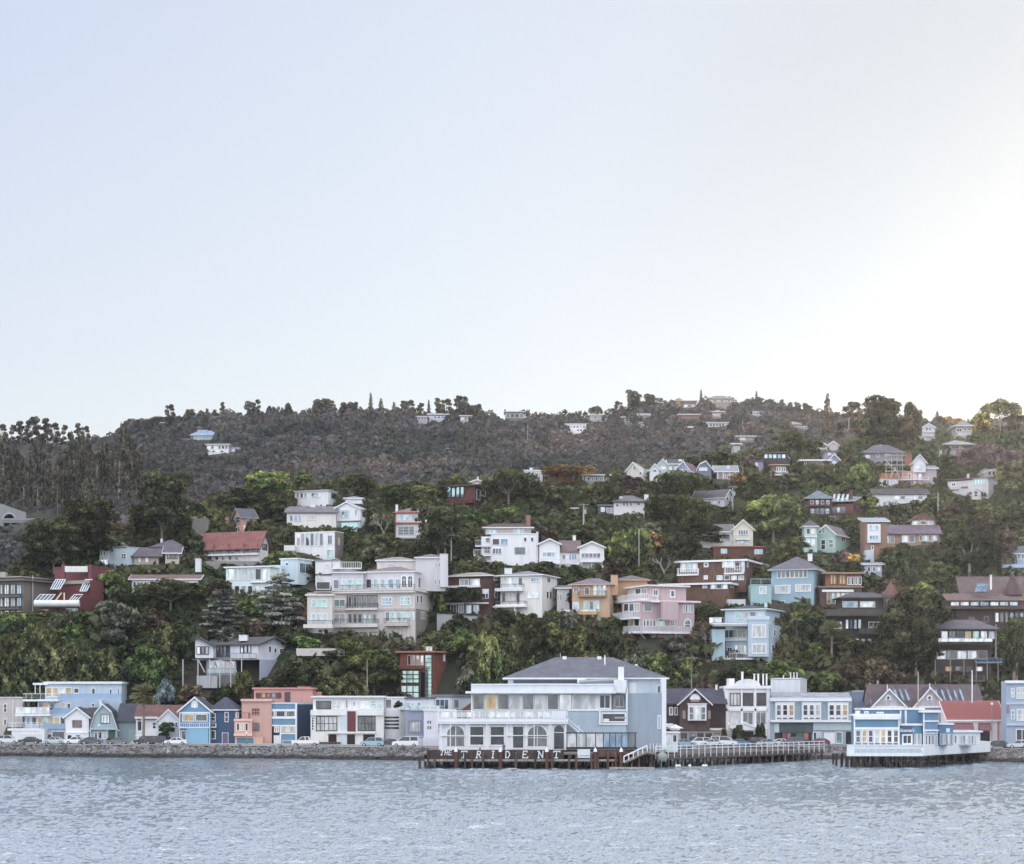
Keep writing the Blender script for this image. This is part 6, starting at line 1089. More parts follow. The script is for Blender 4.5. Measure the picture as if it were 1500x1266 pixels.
t.trim(g, 'L', 645, 1077, 682, 1078.2, W, .4, 'transom'); t.trim(g, 'L', 742, 1077, 804, 1078.2, W, .4, 'transom')
bm = MB(); Yb = t.Y - .9; x0, x1 = kx(642) * Yb, kx(831.5) * Yb; zb, zt_ = zat(1053.5, Yb), zat(1041, Yb); bm.box(x0, x1, Yb, Yb + .12, zt_ - .14, zt_); bm.box(x0, x1, Yb, Yb + .12, zb, zb + .12)
n = 22
for i in range(n + 1):
    x = x0 + (x1 - x0) * i / n; wd = .16 if i % 3 == 0 else .05; bm.box(x - wd, x + wd, Yb - .03, Yb + .15, zb + .121, zt_ - .141)
t.part('balcony_railing', bm, W); pn = MB().box(x0 + .2, x1 - .2, Yb + .05, Yb + .08, zb + .3, zt_ - .3); t.part('glass_panel', pn, 'l'); t.freebox(809, 829, 1041, 1053, -.95, .1, 'p#d4dcec', 'white_gate')
u = t.box(691, 896, None, 1016, 1053, 'w#a9bcd0', d=12, dy=2.6, name='upper_wall'); t.wrow(u, 'L', 692.5, 873, 1017, 1040, 10, gap=1, p='cyccmcclcc', fr='p#f0f0f4', t=.12)
t.win(u, 'L', 877, 1017, 895, 1039, 2, 1, 'd', t=.25); t.freebox(873.5, 876.5, 1016, 1042, 2.4, .4, W, 'column'); t.freebox(690, 692, 1016, 1060, 2.2, .5, W, 'column')
pa = t.box(690, 900, None, 1003, 1015.5, 'w#c3cbd9', d=13, dy=2.0, name='parapet'); t.trim(pa, 'L', 682, 1012.6, 902, 1016, W, .9, 'eave'); t.trim(pa, 'L', 690, 1001.8, 900, 1003.6, W, .12, 'coping')
t.part('roof_deck', MB().box(kx(691) * 360, kx(899) * 360, 355, 366, zat(1003, 354.5) - .3, zat(1003, 354.5) - .05), 'r#8c90a0')
top = t.box(744, 972, None, 995, 1018, 'w#b9c7d8', d=17, dy=7, name='top_storey_wall'); t.hip(top, 963, over=1.0, m='r#646879', fm='p#eef0f6', inset=10.3)
t.trim(top, 'L', 752, 996.5, 845, 1001, 'p#55586a', .1, 'dark_clerestory'); t.trim(top, 'L', 922, 1000, 932, 1016, W, .15); t.win(top, 'L', 962, 1004, 968, 1016, 1, 1, 'm')
for x in (827, 878): t.freebox(x - 3, x + 3, 961.5, 966, 14.5, 1.0, 'p#dfe4ec', 'roof_dome')
t.freebox(930, 934, 973, 978, 12, .6, 'p#dfe4ec', 'roof_vent'); t.bar((886, 975), (886, 960), .22, 'm#e0e4ea', 'flue_pipe', 12); t.bar((821, 963), (821, 957), .08, 'm#c8ccd0', 'antenna', 15)
t.freebox(906, 914, 977, 996, 4.5, 1.2, 'w#e6e8ee', 'chimney'); 
dr = MB(); dr.tube([pt(848, 999, t.Y + 5), pt(905, 996, t.Y + 5)], .35, 8); t.part('rooftop_duct', dr, 'm#8c909a'); t.freebox(846, 859, 993, 1001, 5, 1.5, 'p#dfe4ee', 'rooftop_unit')
ce = t.freebox(900, 918, 996, 1015, 2.6, 3, 'w#e4e8f0', 'rooftop_tank')
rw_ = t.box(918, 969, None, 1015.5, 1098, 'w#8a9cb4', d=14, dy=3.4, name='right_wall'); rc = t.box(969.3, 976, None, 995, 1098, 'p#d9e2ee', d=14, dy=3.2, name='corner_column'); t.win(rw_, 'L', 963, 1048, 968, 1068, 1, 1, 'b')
mw = t.box(830.3, 917.7, None, 1041, 1098, 'w#98b0c6', d=11, dy=2.4, name='lower_wall'); t.win(mw, 'L', 881, 1044, 917, 1058.5, 1, 1, 'd', t=.25); t.patch(mw, 'L', 884, 1053, 892, 1058, 'p#e4e8ee', 'counter', .1, .2); t.patch(mw, 'L', 900, 1050, 916, 1053, 'p#8c94a0', 'counter', .1, .2); t.freebox(877.5, 880, 1040, 1062, 1.9, .4, W, 'column'); t.freebox(917, 919.5, 1008, 1062, 2.6, .5, W, 'column')
t.trim(mw, 'L', 832, 1039.5, 918, 1041.5, W, .15, 'belt'); t.trim(mw, 'L', 880, 1060, 918, 1062, W, .2, 'belt'); t.win(t.box(897, 917, None, 1017, 1039.5, 'w#a3b4c8', d=8, dy=5, name='recess_wall'), 'L', 900, 1019, 914, 1036, 2, 1, 'm')
sm = MB(); 
for i in range(9):
    x = 832 + i * 2.6; Y = t.Y + .6; sm.box(kx(x) * Y, kx(x + 3) * Y, Y, Y + 1.4, zat(1061 + i * 2.2, Y), zat(1060 + i * 2.2, Y))
t.part('stairs', sm, 'p#cfd8e4'); t.bar((832, 1053), (856, 1074), .14, W, 'handrail', .6); t.bar((832, 1059), (849, 1074), .14, W, 'handrail', .6); t.bar((848, 1062), (848, 1074), .12, W, 'handrail_post', .6)
t.see((643, 963), (976, 1098))
ws = House('windscreen', 'black framed glass windscreen with cream and bluish panes on the pier deck', 'windscreen', 880, 1098, 347.5)
fb_ = MB(); Y = ws.Y; fb_.box(kx(829) * Y, kx(933) * Y, Y, Y + .2, zat(1074.6, Y), zat(1073, Y)); fb_.box(kx(829) * Y, kx(933) * Y, Y, Y + .2, zat(1097.5, Y), zat(1094.5, Y))
for x in (830.5, 844.5, 858.5, 872.5, 884, 893, 902, 911, 920, 931): fb_.box(kx(x) * Y - .07, kx(x) * Y + .07, Y + .02, Y + .18, zat(1094.5, Y), zat(1074.6, Y))
fr_ = ws.part('frame', fb_, 'm#26282e')
for i, (x0, x1) in enumerate(((831, 844), (845, 858), (859, 872), (873, 883.5), (884.5, 892.5), (893.5, 901.5), (902.5, 910.5), (911.5, 919.5), (920.5, 930.5))): ws.part('pane', MB().box(kx(x0) * Y + .03, kx(x1) * Y - .03, Y + .08, Y + .11, zat(1094.3, Y), zat(1074.8, Y)), 'ccccbbbbm'[i])
sh = House('white_kiosk', 'small pale turquoise kiosk with white frames beside the gangway of the timber pier', 'kiosk', 965, 1100, 356, noun='pale turquoise kiosk')
b = sh.box(933, 993, None, 1074, 1102, 'w#bcd4e0', d=5); sh.flat(b, .2, .4, 'r#c8ccd4', 'p#eef4fa'); sh.win(b, 'L', 945.5, 1075, 954, 1083, 1, 1, 'd'); sh.door(b, 'L', 936, 1087, 949, 1098, 'p#2c5c94'); sh.wrow(b, 'L', 957, 992, 1076, 1088, 4, gap=2, p='ll', fr='p#eef4fa'); sh.trim(b, 'L', 933, 1072.6, 995, 1074.6, 'p#eef4fa', .3)
for k in range(9): sh.freebox(952 + k * 4.8, 953 + k * 4.8, 1089, 1101, -1.5, .1, 'p#eef4fa', 'rail_post')
um = House('patio_umbrella', 'open white patio umbrella between the pier restaurant and the brown shingled chalet', 'umbrella', 989, 1088, 362)
cz = zat(1067, um.Y); cx_ = kx(989) * um.Y; q = MB(); q.v = [(cx_ + 1.7 * math.cos(a_), um.Y + 1.7 * math.sin(a_), cz) for a_ in [math.pi * i / 4 for i in range(8)]] + [(cx_, um.Y, cz + .8), (cx_, um.Y, cz + .72)]; q.f = [(i, (i + 1) % 8, 8) for i in range(8)] + [((i + 1) % 8, i, 9) for i in range(8)]; um.part('canopy', q, 'f#e8ecf2'); um.part('pole', MB().tube([(cx_, um.Y, 2.75), (cx_, um.Y, cz + .7)], .05, 6), 'm#c0c4c8')

# ------------------------------------------------------------------ parking pier with white railing
pp = House('parking_pier', 'low dark pier with white tube railing running back to the shore before the parked cars', 'pier', 1080, 1120, 345, noun='dark pier with white railing')
A = Vector((kx(958) * 345, 345, 0)); B = Vector((kx(1205) * 392, 392, 0)); up = lambda P, z: Vector((P.x, P.y, z)); nrm = Vector((-(B - A).y, (B - A).x, 0)).normalized()
if nrm.y < 0: nrm = -nrm
P4 = [A, B, B + nrm * 12, A + nrm * 30]
pp.part('deck', MB().hexa([up(p, 1.95) for p in P4] + [up(p, 2.25) for p in P4]), 't#6c625a'); pp.see((958, 1090), (1205, 1122))
pp.part('edge_beam', MB().bar(up(A, 1.75) - nrm * .15, up(B, 1.75) - nrm * .15, .3, .8), 't#5c524c')
n = 30
for i in range(n + 1):
    P = A.lerp(B, i / n); pp.part('railing_post', MB().bar(up(P, 1.7) - nrm * .36, up(P, 4.0) - nrm * .36, .12), 'p#e6eaf0')
for z in (3.95, 3.35): pp.part('handrail', MB().bar(up(A, z) - nrm * .25, up(B, z) - nrm * .25, .12), 'p#e6eaf0')
for i in range(26):
    P = A.lerp(B, i / 25)
    for k in (0, 3.5, 8): Q = P + nrm * (k + .2); pp.part('pile', MB().tube([up(Q, -2.5), up(Q, 1.94)], .2, 7), 't#3a2e2a' if k else rp.choice(('t#5a4e46', 't#3e322e', 't#948878')))
pp.part('net_bundle', MB().ball((kx(970) * 344, 344, 2.0), 1.0, .6, .9), 'f#8a9488')
# gangway and floats
gw = House('gangway', 'short sloping gangway with white handrails leading down to the floating dock', 'gangway', 930, 1116, 341.5)
a0, a1 = pt(948, 1101, 343), pt(914, 1117, 340.5); gw.part('ramp', MB().bar(a0, a1, 1.2, .25), 't#8c8478')
for dy in (-.6, .6):
    e = Vector((0, dy, 0)); gw.part('handrail', MB().bar(a0 + e + Vector((0, 0, 1.1)), a1 + e + Vector((0, 0, 1.1)), .14), 'p#e8ecf2')
    for k in range(6): P = a0.lerp(a1, k / 5) + e; gw.part('rail_post', MB().bar(P, P + Vector((0, 0, 1.04)), .12), 'p#e8ecf2')
fd = House('floating_dock', 'narrow pale floating dock tied below the gangway', 'floating dock', 925, 1122, 339)
fd.part('float', MB().box(kx(893) * 339, kx(958) * 339, 338.2, 340.2, -.2, .28), 't#9c968a'); fd.part('bumper', MB().box(kx(892.6) * 339, kx(958.4) * 339, 338.05, 338.198, .02, .2), 't#b8b2a4')
for x in (897, 925, 952): fd.part('cleat_post', MB().tube([(kx(x) * 339, 338.6, .284), (kx(x) * 339, 338.6, .95)], .12, 6), 't#6c6458')
fd2 = House('small_float', 'small float carrying white buoys in front of the dark pier with white railing', 'floating dock', 1012, 1121, 341)
fd2.part('float', MB().box(kx(988) * 341, kx(1036) * 341, 340, 341.8, -.2, .25), 't#a39d92')
for x in (991, 995, 1010, 1030, 1034): fd2.part('buoy', MB().ball((kx(x) * 341, 340.5, .5), .28, .28, .27), 'p#eceef0')

# ------------------------------------------------------------------ blue restaurant over the water, right
r = House('blue_restaurant', 'steel blue and white restaurant with a long white deck wall on piles over the water', 'restaurant', 1320, 1108, 350, noun='steel blue waterside restaurant')
Y0, Y1 = 347.0, 381.0; C0, C1, C2 = Vector((kx(1240.5) * Y0, Y0, 0)), Vector((kx(1352) * Y0, Y0, 0)), Vector((kx(1450) * Y1, Y1, 0)); C3 = Vector((kx(1262) * (Y1 + 6), Y1 + 6, 0)); C2b = C2 + Vector((0, 8, 0))
zb0, zt0 = 2.15, 4.25
mb = MB(); mb.prism([up(c, zb0) for c in (C0, C1, C2, C2b, C3)], (0, 0, .35)); r.part('deck', mb, 'p#d9dfe8')
r.part('deck_wall', MB().bar(up(C0, 2.35), up(C1 + Vector((.0, 0, 0)), 2.35), .3, .55), 'p#e6ebf4')
mb = MB(); mb.bar(up(C0, 4.14), up(C1, 4.14), .22, .16); r.part('deck_wall', MB().box(C0.x, kx(1251) * Y0, Y0 - .05, Y0 + .12, 2.63, 4.06), 'p#e2e8f2')
for i in range(58): P = C0.lerp(C1, .1 + .88 * i / 57); mb.bar(up(P, 2.62), up(P, 3.5), .11)
mb.bar(up(C0, 3.55), up(C1, 3.55), .12, .12); r.part('railing', mb, 'p#e6ebf4'); r.part('railing_backing', MB().box(kx(1251) * Y0, C1.x - .1, Y0 + .3, Y0 + .36, 3.6, 4.05), 'p#e6ebf4')
r.part('deck_wall', MB().bar(up(C1, 3.2) + Vector((.02, -.08, 0)), up(C2, 3.05), .25, 2.1), 'c#dfe4ee'); r.part('deck_wall', MB().bar(up(C2, 3.05), up(C2b, 3.05), .25, 2.1), 'c#dfe4ee')
for i in range(15):
    for k in range(4):
        P = C0.lerp(C1, min(1, max(0, (i + rp.uniform(-.35, .35)) / 14))) + Vector((0, .9 + k * 5 + rp.uniform(-.5, .5), 0)); r.part('pile', MB().tube([up(P, -2.5), up(P, 2.14)], .2, 7), rp.choice(('t#2c2220', 't#382c26', 't#4c4034')))
    if i % 2: P = C0.lerp(C1, i / 14); Q = C0.lerp(C1, min(1, (i + 1.6) / 14)); r.part('brace', MB().bar(up(P, 1.9) + Vector((0, .3, 0)), up(Q, -.3) + Vector((0, .3, 0)), .2), 't#4c3a32')
for i in range(9): P = C1.lerp(C2, i / 8) + Vector((-.5, .6, 0)); r.part('pile', MB().tube([up(P, -2.5), up(P, 2.14)], .24, 7), 't#3a2c28')
W = 'p#eef2fa'; BL = 'c#4f84b0'
a = r.box(1251, 1317, None, 1049, 1092, BL, d=3, dy=2, down=1.4); r.flat(a, .35, .3, 'r#c8d0dc', W); r.trim(a, 'L', 1250, 1049, 1317.6, 1054, W, .5, 'cornice'); r.trim(a, 'L', 1251, 1065.5, 1317, 1069, W, .25, 'band'); r.wrow(a, 'L', 1253, 1316, 1069.5, 1088, 7, gap=1.6, p='mymcydc', ny=2, t=.14); r.trim(a, 'L', 1250.5, 1054, 1252.5, 1092, W, .2, 'corner_board'); r.trim(a, 'L', 1315.5, 1054, 1317.5, 1092, W, .2, 'corner_board')
for x in range(1255, 1316, 9): r.trim(a, 'L', x + 6.6, 1069, x + 8.2, 1092, W, .18, 'mullion_post')
u2 = r.box(1264, 1320, None, 1040, 1049, 'c#4577a4', d=8, dy=5, name='upper_wall'); r.flat(u2, .3, .2, 'r#c8d0dc', W); r.win(u2, 'L', 1266, 1042, 1272, 1050, 1, 1, 's'); r.win(u2, 'L', 1284, 1043, 1294, 1048, 2, 1, 'l'); r.freebox(1253, 1260, 1041, 1050, 2.2, .2, W, 'roof_railing')
c = r.box(1318, 1350, None, 1062, 1092, 'c#4a7ca8', d=6, dy=3, name='middle_wall', down=1.4); r.trim(c, 'L', 1318, 1060, 1352, 1063, W, .3, 'band'); r.patch(c, 'L', 1319.5, 1063.5, 1336, 1075, 'p#3a5c80', 'sign_board', 0, .2); r.win(c, 'L', 1321, 1075.5, 1336.5, 1091, 2, 1, 'd', t=.3); r.wrow(c, 'L', 1339, 1350, 1075, 1091, 4, gap=.4, p='mlml', fr=W)
e_ = r.box(1318, 1352, None, 1040, 1061, 'c#5288b4', d=8, dy=4.5, name='upper_wall'); r.flat(e_, .35, .3, 'r#c8d0dc', W); r.trim(e_, 'L', 1325, 1041, 1328, 1060, W, .2, 'corner_board'); r.trim(e_, 'L', 1318, 1041, 1320, 1060, W, .2, 'corner_board')
f = r.box(1352.5, 1374, None, 1044, 1092, 'c#587fb0', d=9, dy=2.2, name='right_wall'); r.flat(f, .4, .5, 'r#c8d0dc', W); r.trim(f, 'L', 1352, 1055.5, 1375, 1057.5, W, .2, 'band'); r.trim(f, 'L', 1352, 1069, 1375, 1071, W, .2, 'band'); r.trim(f, 'L', 1352.4, 1044, 1354, 1092, W, .15, 'corner_board'); r.wrow(f, 'L', 1355, 1373, 1077, 1091, 4, gap=1, p='mlml'); 
i_ = r.box(1375, 1396, None, 1062, 1092, 'c#4c7aa6', d=8, dy=3.6, name='right_wing'); r.flat(i_, .3, .2, 'r#c8d0dc', W); r.wrow(i_, 'L', 1377, 1395, 1075, 1091, 5, gap=1, p='mlmlm'); r.patch(i_, 'L', 1386, 1067, 1391, 1073, 'p#f0f4fa', 'white_emblem', 0, .1)
j_ = r.box(1396.5, 1436, None, 1073, 1092, 'w#c9d4e0', d=8, dy=14, name='rear_wing'); r.flat(j_, .3, .4, 'r#c8d0dc', W); r.wrow(j_, 'L', 1398, 1430, 1077, 1090, 8, gap=.8, p='mlb', fr=W)
for px, py, sz, m_, bw in ((1328.5, 1072.2, .85, 2.75, c), (1363.5, 1076, .8, 1.95, f)):
    me = text_mesh("Scoma's", sz, .25); o = link('sign_lettering', me, 'p#fafafa', r.root); Yt = bw.Y - (1.1 if bw is c else .3); p = pt(px, py, Yt) - r.loc; o.location = p; o.rotation_euler = (R(90), 0, 0)
r.see((1240, 1037), (1450, 1108))
# ------------------------------------------------------------------ parked cars
def car_template(kind):
    Lc, Hc, Wc, prof, cab = dict(
        sedan=(4.6, 1.42, 1.8, [(0, .3), (0, .72), (.12, .82), (1.05, .93), (3.75, .98), (4.5, .9), (4.6, .7), (4.6, .3)], [(1.05, .93), (1.75, 1.38), (2.3, 1.44), (3.05, 1.42), (3.85, .98)]),
        suv=(4.7, 1.75, 1.9, [(0, .35), (0, .85), (.15, .98), (1.1, 1.08), (4.6, 1.1), (4.7, .9), (4.7, .35)], [(1.1, 1.08), (1.75, 1.68), (2.2, 1.75), (4.2, 1.72), (4.6, 1.1)]),
        van=(5.2, 1.95, 1.95, [(0, .35), (0, .8), (.15, .98), (1.0, 1.15), (5.1, 1.2), (5.2, 1.0), (5.2, .35)], [(1.0, 1.15), (1.95, 1.9), (2.4, 1.95), (5.0, 1.93), (5.12, 1.2)]),
        pickup=(5.5, 1.8, 1.95, [(0, .45), (0, .95), (.15, 1.05), (1.3, 1.12), (5.45, 1.12), (5.5, 1.0), (5.5, .45)], [(1.3, 1.12), (1.95, 1.75), (2.3, 1.8), (3.3, 1.78), (3.6, 1.12)]),
        hatch=(4.1, 1.5, 1.75, [(0, .3), (0, .75), (.12, .86), (.95, .97), (3.95, 1.0), (4.1, .75), (4.1, .3)], [(.95, .97), (1.7, 1.46), (2.2, 1.5), (3.2, 1.46), (3.95, 1.0)]))[kind]
    root = empty('parked_' + {'suv': 'suv', 'van': 'van', 'pickup': 'pickup_truck', 'sedan': 'car', 'hatch': 'car'}[kind], (0, 0, -50))
    mb = MB(); pr = [(x - Lc / 2, -Wc / 2, z) for x, z in prof]; mb.prism(pr, (0, Wc, 0)); me = mb.mesh('car_body')
    bd = link('body', me, 'v#c0c0c0', root)
    import bmesh
    mb = MB(); n = len(cab); lo = [(x - Lc / 2, z) for x, z in cab]; ins = .16; zb = cab[0][1]
    v = [(x, -(Wc / 2 - .04) + ins * (z - zb) / .5, z) for x, z in lo] + [(x, (Wc / 2 - .04) - ins * (z - zb) / .5, z) for x, z in lo]; mb.v = v; mb.f = [tuple(range(n)), tuple(range(2 * n - 1, n - 1, -1))] + [(i, i + n, (i + 1) % n + n, (i + 1) % n) for i in range(n)]
    link('windows', mb.mesh('car_glass'), 'd', root)
    # roof and pillars in body colour
    rf_ = MB(); t = lo[1:-1]
    for (xa, za), (xb, zb_) in zip(t, t[1:]): rf_.hexa([(xa, -Wc / 2 + .2, za + .002), (xb, -Wc / 2 + .2, zb_ + .002), (xb, Wc / 2 - .2, zb_ + .002), (xa, Wc / 2 - .2, za + .002), (xa, -Wc / 2 + .22, za + .05), (xb, -Wc / 2 + .22, zb_ + .05), (xb, Wc / 2 - .22, zb_ + .05), (xa, Wc / 2 - .22, za + .05)])
    for sy in (-1, 1):
        for (xa, za), (xb, zb_) in ((lo[0], lo[1]), (((lo[1][0] + lo[-1][0]) / 2, zb), ((lo[1][0] + lo[-2][0]) / 2, lo[-2][1])), (lo[-1], lo[-2])):
            ya = sy * (Wc / 2 - .02); yb = sy * (Wc / 2 - .02 - ins * (zb_ - zb) / .5); rf_.bar((xa, ya, za), (xb, yb, zb_), .1)
    link('roof', rf_.mesh('car_roof'), 'v#c0c0c0', root)
    wm = MB(); wm.tube([(0, -.1, 0), (0, .1, 0)], .33, 14); wme = wm.mesh('tyre'); hm_ = MB(); hm_.tube([(0, -.105, 0), (0, .105, 0)], .19, 10); hme = hm_.mesh('rim')
    for x in (-Lc / 2 + .85, Lc / 2 - .9):
        for y in (-Wc / 2 + .08, Wc / 2 - .08):
            w_ = link('wheel', wme, 'p#1c1c1e', root); w_.location = (x, y, .33); link('rim', hme, 'm#b8b8bc', w_)
    for y in (-Wc / 2 + .25, Wc / 2 - .25):
        a = link('headlight', MB().box(-Lc / 2 - .02, -Lc / 2 + .12, y - .15, y + .15, prof[1][1] - .2, prof[1][1] - .04).mesh('headlight'), 'p#e8ecf0', root)
        a = link('tail_light', MB().box(Lc / 2 - .12, Lc / 2 + .02, y - .13, y + .13, prof[1][1] - .1, prof[1][1] + .06).mesh('tail_light'), 'p#8c2420', root)
    return root
CARS = {}
def car(kind, px, col, label, off=8.2, flip=False, z=2.64, Y=None, rot=0):
    first = kind not in CARS
    if first: CARS[kind] = car_template(kind)
    r = CARS[kind] if first else copy_tree(CARS[kind])
    Y = Y or lerp_tab(YSH, px) + off
    r.scale = (1.1, 1.1, 1.1); r.location = (kx(px) * Y, Y, z); r.rotation_euler = (0, 0, (math.pi if flip else 0) + R(rot))
    for ch in r.children:
        if ch.name.split('.')[0] in ('body', 'roof'):
            ch.material_slots[0].link = 'OBJECT'; ch.material_slots[0].material = M('v#' + col)
    tag(r, label, {'van': 'van', 'pickup': 'pickup truck'}.get(kind, 'car'), 'cars parked along the waterfront')
for a in (('suv', 12, 'c8d0d8', 'silver car parked below the taupe house at the far left of the road', 8.2, True), ('sedan', 44, '2c2c34', 'black car parked below the flowering white garage wall at the left'),
    ('sedan', 80, 'a8bccc', 'light blue car parked under the pale blue stepped house'), ('hatch', 110, 'e6e8ea', 'white hatchback parked in front of the narrow white gabled house'), ('sedan', 134, '3c4c60', 'dark slate blue car parked in front of the gambrel house', 8.2, True),
    ('sedan', 173, '5c6878', 'grey blue car parked by the gambrel house side wing'), ('suv', 213, '22222a', 'black high car parked beside the palm trunk'), ('suv', 229, '303038', 'dark car close behind the black one at the palm', 8.2), ('sedan', 258, 'dfe2e8', 'white sedan parked at the left corner of the royal blue Victorian'),
    ('pickup', 448, 'dde0e2', 'white pickup truck parked in front of the long cream modern house', 8.2), ('suv', 545, '7fb0cc', 'turquoise blue car parked in front of the cream house garage'), ('van', 594, 'e8eaec', 'white van parked by the rounded corner of the cream house'), ('sedan', 571, '303034', 'black car half hidden behind the white van', 10.2)):
    car(*a)
for k, (px, kd, c_, lb) in enumerate(((1003, 'sedan', '7ca4c4', 'light blue car just right of the pale turquoise kiosk'), (1024, 'suv', 'dfe4ea', 'white tall car second right of the turquoise kiosk'), (1043, 'sedan', 'c4ccd4', 'silver car parked before the chalet, third from the kiosk'), (1060, 'van', 'e4e8ee', 'white van parked at the ivy covered hotel front'), (1082, 'sedan', '4a74a4', 'bright blue car parked before the hotel entrance'),
    (1104, 'suv', '3c3c44', 'black car at the right corner of the hotel'), (1124, 'sedan', '9ca8b8', 'grey car between hotel and bay window shops'), (1142, 'sedan', 'd8dce4', 'white car below the left bay window'), (1160, 'suv', '6a5c7c', 'violet grey car below the shop sign board'), (1178, 'sedan', '2c3448', 'navy car below the middle bay window'), (1200, 'hatch', '7a3040', 'maroon car at the shore end of the white railing'))):
    car(kd, px, c_, lb, 7.0 + (k % 2) * .4, bool(k % 3 == 0), rot=(k * 7) % 9 - 4)
car('sedan', 1462, '1e2c44', 'dark navy car right of the white deck wall of the steel blue restaurant', 7.5); car('hatch', 1490, 'b8c0cc', 'silver hatchback at the right edge under the lavender blue house', 8)

# ------------------------------------------------------------------ boulders of the sea wall
def rock_mesh(seed):
    rg = random.Random(seed); mb = MB(); mb.ball((0, 0, 0), 1, .8, .72, 8, 5); mb.v = [tuple(c * rg.uniform(.78, 1.15) for c in p) for p in mb.v]
    return mb.mesh('boulder')
RK = [rock_mesh(i) for i in range(7)]
def rock_mat():
    m, nt, b = base_mat('sea_wall_rock'); g = nt.nodes.new('ShaderNodeNewGeometry'); s_ = nt.nodes.new('ShaderNodeSeparateXYZ'); nt.links.new(g.outputs['Position'], s_.inputs[0])
    oi = nt.nodes.new('ShaderNodeObjectInfo'); rr = nt.nodes.new('ShaderNodeValToRGB'); e = rr.color_ramp.elements; e[0].color = (.16, .155, .15, 1); e[1].color = (.46, .46, .46, 1)
    for p, c in ((.3, (.2, .19, .19)), (.5, (.33, .34, .35)), (.62, (.36, .27, .2)), (.7, (.2, .26, .24)), (.85, (.3, .29, .3))): q = e.new(p); q.color = (*c, 1)
    ad = nt.nodes.new('ShaderNodeMath'); ad.operation = 'ADD'; nt.links.new(oi.outputs['Random'], ad.inputs[0]); nt.links.new(g.outputs['Random Per Island'], ad.inputs[1]); fr = nt.nodes.new('ShaderNodeMath'); fr.operation = 'FRACT'; nt.links.new(ad.outputs[0], fr.inputs[0]); nt.links.new(fr.outputs[0], rr.inputs[0])
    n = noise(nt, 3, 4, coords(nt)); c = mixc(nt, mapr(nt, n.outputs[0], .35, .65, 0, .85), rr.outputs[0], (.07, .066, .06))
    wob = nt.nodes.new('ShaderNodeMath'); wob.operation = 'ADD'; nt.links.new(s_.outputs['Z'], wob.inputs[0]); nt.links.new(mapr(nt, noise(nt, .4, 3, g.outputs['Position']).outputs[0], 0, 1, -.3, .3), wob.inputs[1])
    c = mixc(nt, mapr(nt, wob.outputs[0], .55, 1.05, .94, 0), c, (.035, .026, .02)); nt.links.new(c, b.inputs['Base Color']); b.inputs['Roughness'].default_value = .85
    return m
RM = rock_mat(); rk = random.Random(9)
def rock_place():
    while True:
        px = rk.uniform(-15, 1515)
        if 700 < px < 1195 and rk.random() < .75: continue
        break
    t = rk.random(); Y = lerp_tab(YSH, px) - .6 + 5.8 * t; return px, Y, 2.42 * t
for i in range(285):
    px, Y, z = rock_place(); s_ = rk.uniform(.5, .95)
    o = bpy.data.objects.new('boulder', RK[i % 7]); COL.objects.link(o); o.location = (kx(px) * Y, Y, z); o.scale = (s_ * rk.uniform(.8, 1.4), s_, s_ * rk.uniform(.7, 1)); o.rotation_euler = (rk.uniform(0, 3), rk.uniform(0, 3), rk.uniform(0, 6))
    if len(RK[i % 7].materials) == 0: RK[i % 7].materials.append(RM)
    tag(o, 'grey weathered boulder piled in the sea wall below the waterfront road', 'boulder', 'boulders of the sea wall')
mb = MB(); base = [q for q in MB().ball((0, 0, 0), 1, .9, .8, 6, 4).v]; bf = MB().ball((0, 0, 0), 1, .9, .8, 6, 4).f
for i in range(5200):
    px, Y, z = rock_place(); s_ = rk.uniform(.2, .46); n = len(mb.v); X = kx(px) * Y; a_ = rk.uniform(0, 6.28); ca, sa = math.cos(a_), math.sin(a_)
    for p in base: q = [c * s_ * rk.uniform(.75, 1.2) for c in p]; mb.v.append((X + (q[0] * ca - q[2] * sa) * 1.25, Y + q[1], z - .08 + q[0] * sa + q[2] * ca))
    mb.f += [tuple(n + i_ for i_ in f_) for f_ in bf]
me = bpy.data.meshes.new('rubble'); me.from_pydata(mb.v, [], mb.f); me.materials.append(RM); tag(link('rubble', me), kind='stuff')

# ------------------------------------------------------------------ poles, lamps, flags
def upole(px, y0, y1, label, arms=1, trans=0, Y=None, m='t#8c8680', w=.32, name='utility_pole', cat='utility pole', arm_w=2.6):
    Y = Y or hit(px, y1); r = empty(name, pt(px, y1, Y)); L = r.location; H_ = (y1 - y0) * Y / F
    link('post', MB().tube([(0, 0, -1), (0, 0, H_)], [w / 2 * 1.2, w / 2 * .8], 8).mesh('post'), m, r)
    for k in range(arms):
        z = H_ - .5 - k * 1.3; a = link('crossarm', MB().box(-arm_w / 2, arm_w / 2, -w / 2 - .14, -w / 2 - .02, z - .09, z + .09).mesh('crossarm'), 't#6c645c', r)
        q = MB()
        for x in (-1.1, -.55, .55, 1.1): q.tube([(x, -w / 2 - .08, z + .092), (x, -w / 2 - .08, z + .32)], .07, 6)
        link('insulators', q.mesh('insulators'), 'p#c8c8cc', a)
    for k in range(trans): link('transformer', MB().tube([((-1) ** k * .5, -.1, H_ - 2.9), ((-1) ** k * .5, -.1, H_ - 1.7)], .3, 10).mesh('transformer'), 'm#a8acb4', r)
    return tag(r, label, cat, 'poles on the hillside' if cat == 'utility pole' else None)
upole(652, 770, 838, 'left of two close utility poles rising above the mansion tower, with a transformer', 1, 1, m='t#b0aaa6'); upole(661, 770, 842, 'right of two close utility poles rising above the mansion tower', 1, 2, m='t#b8b2ae')
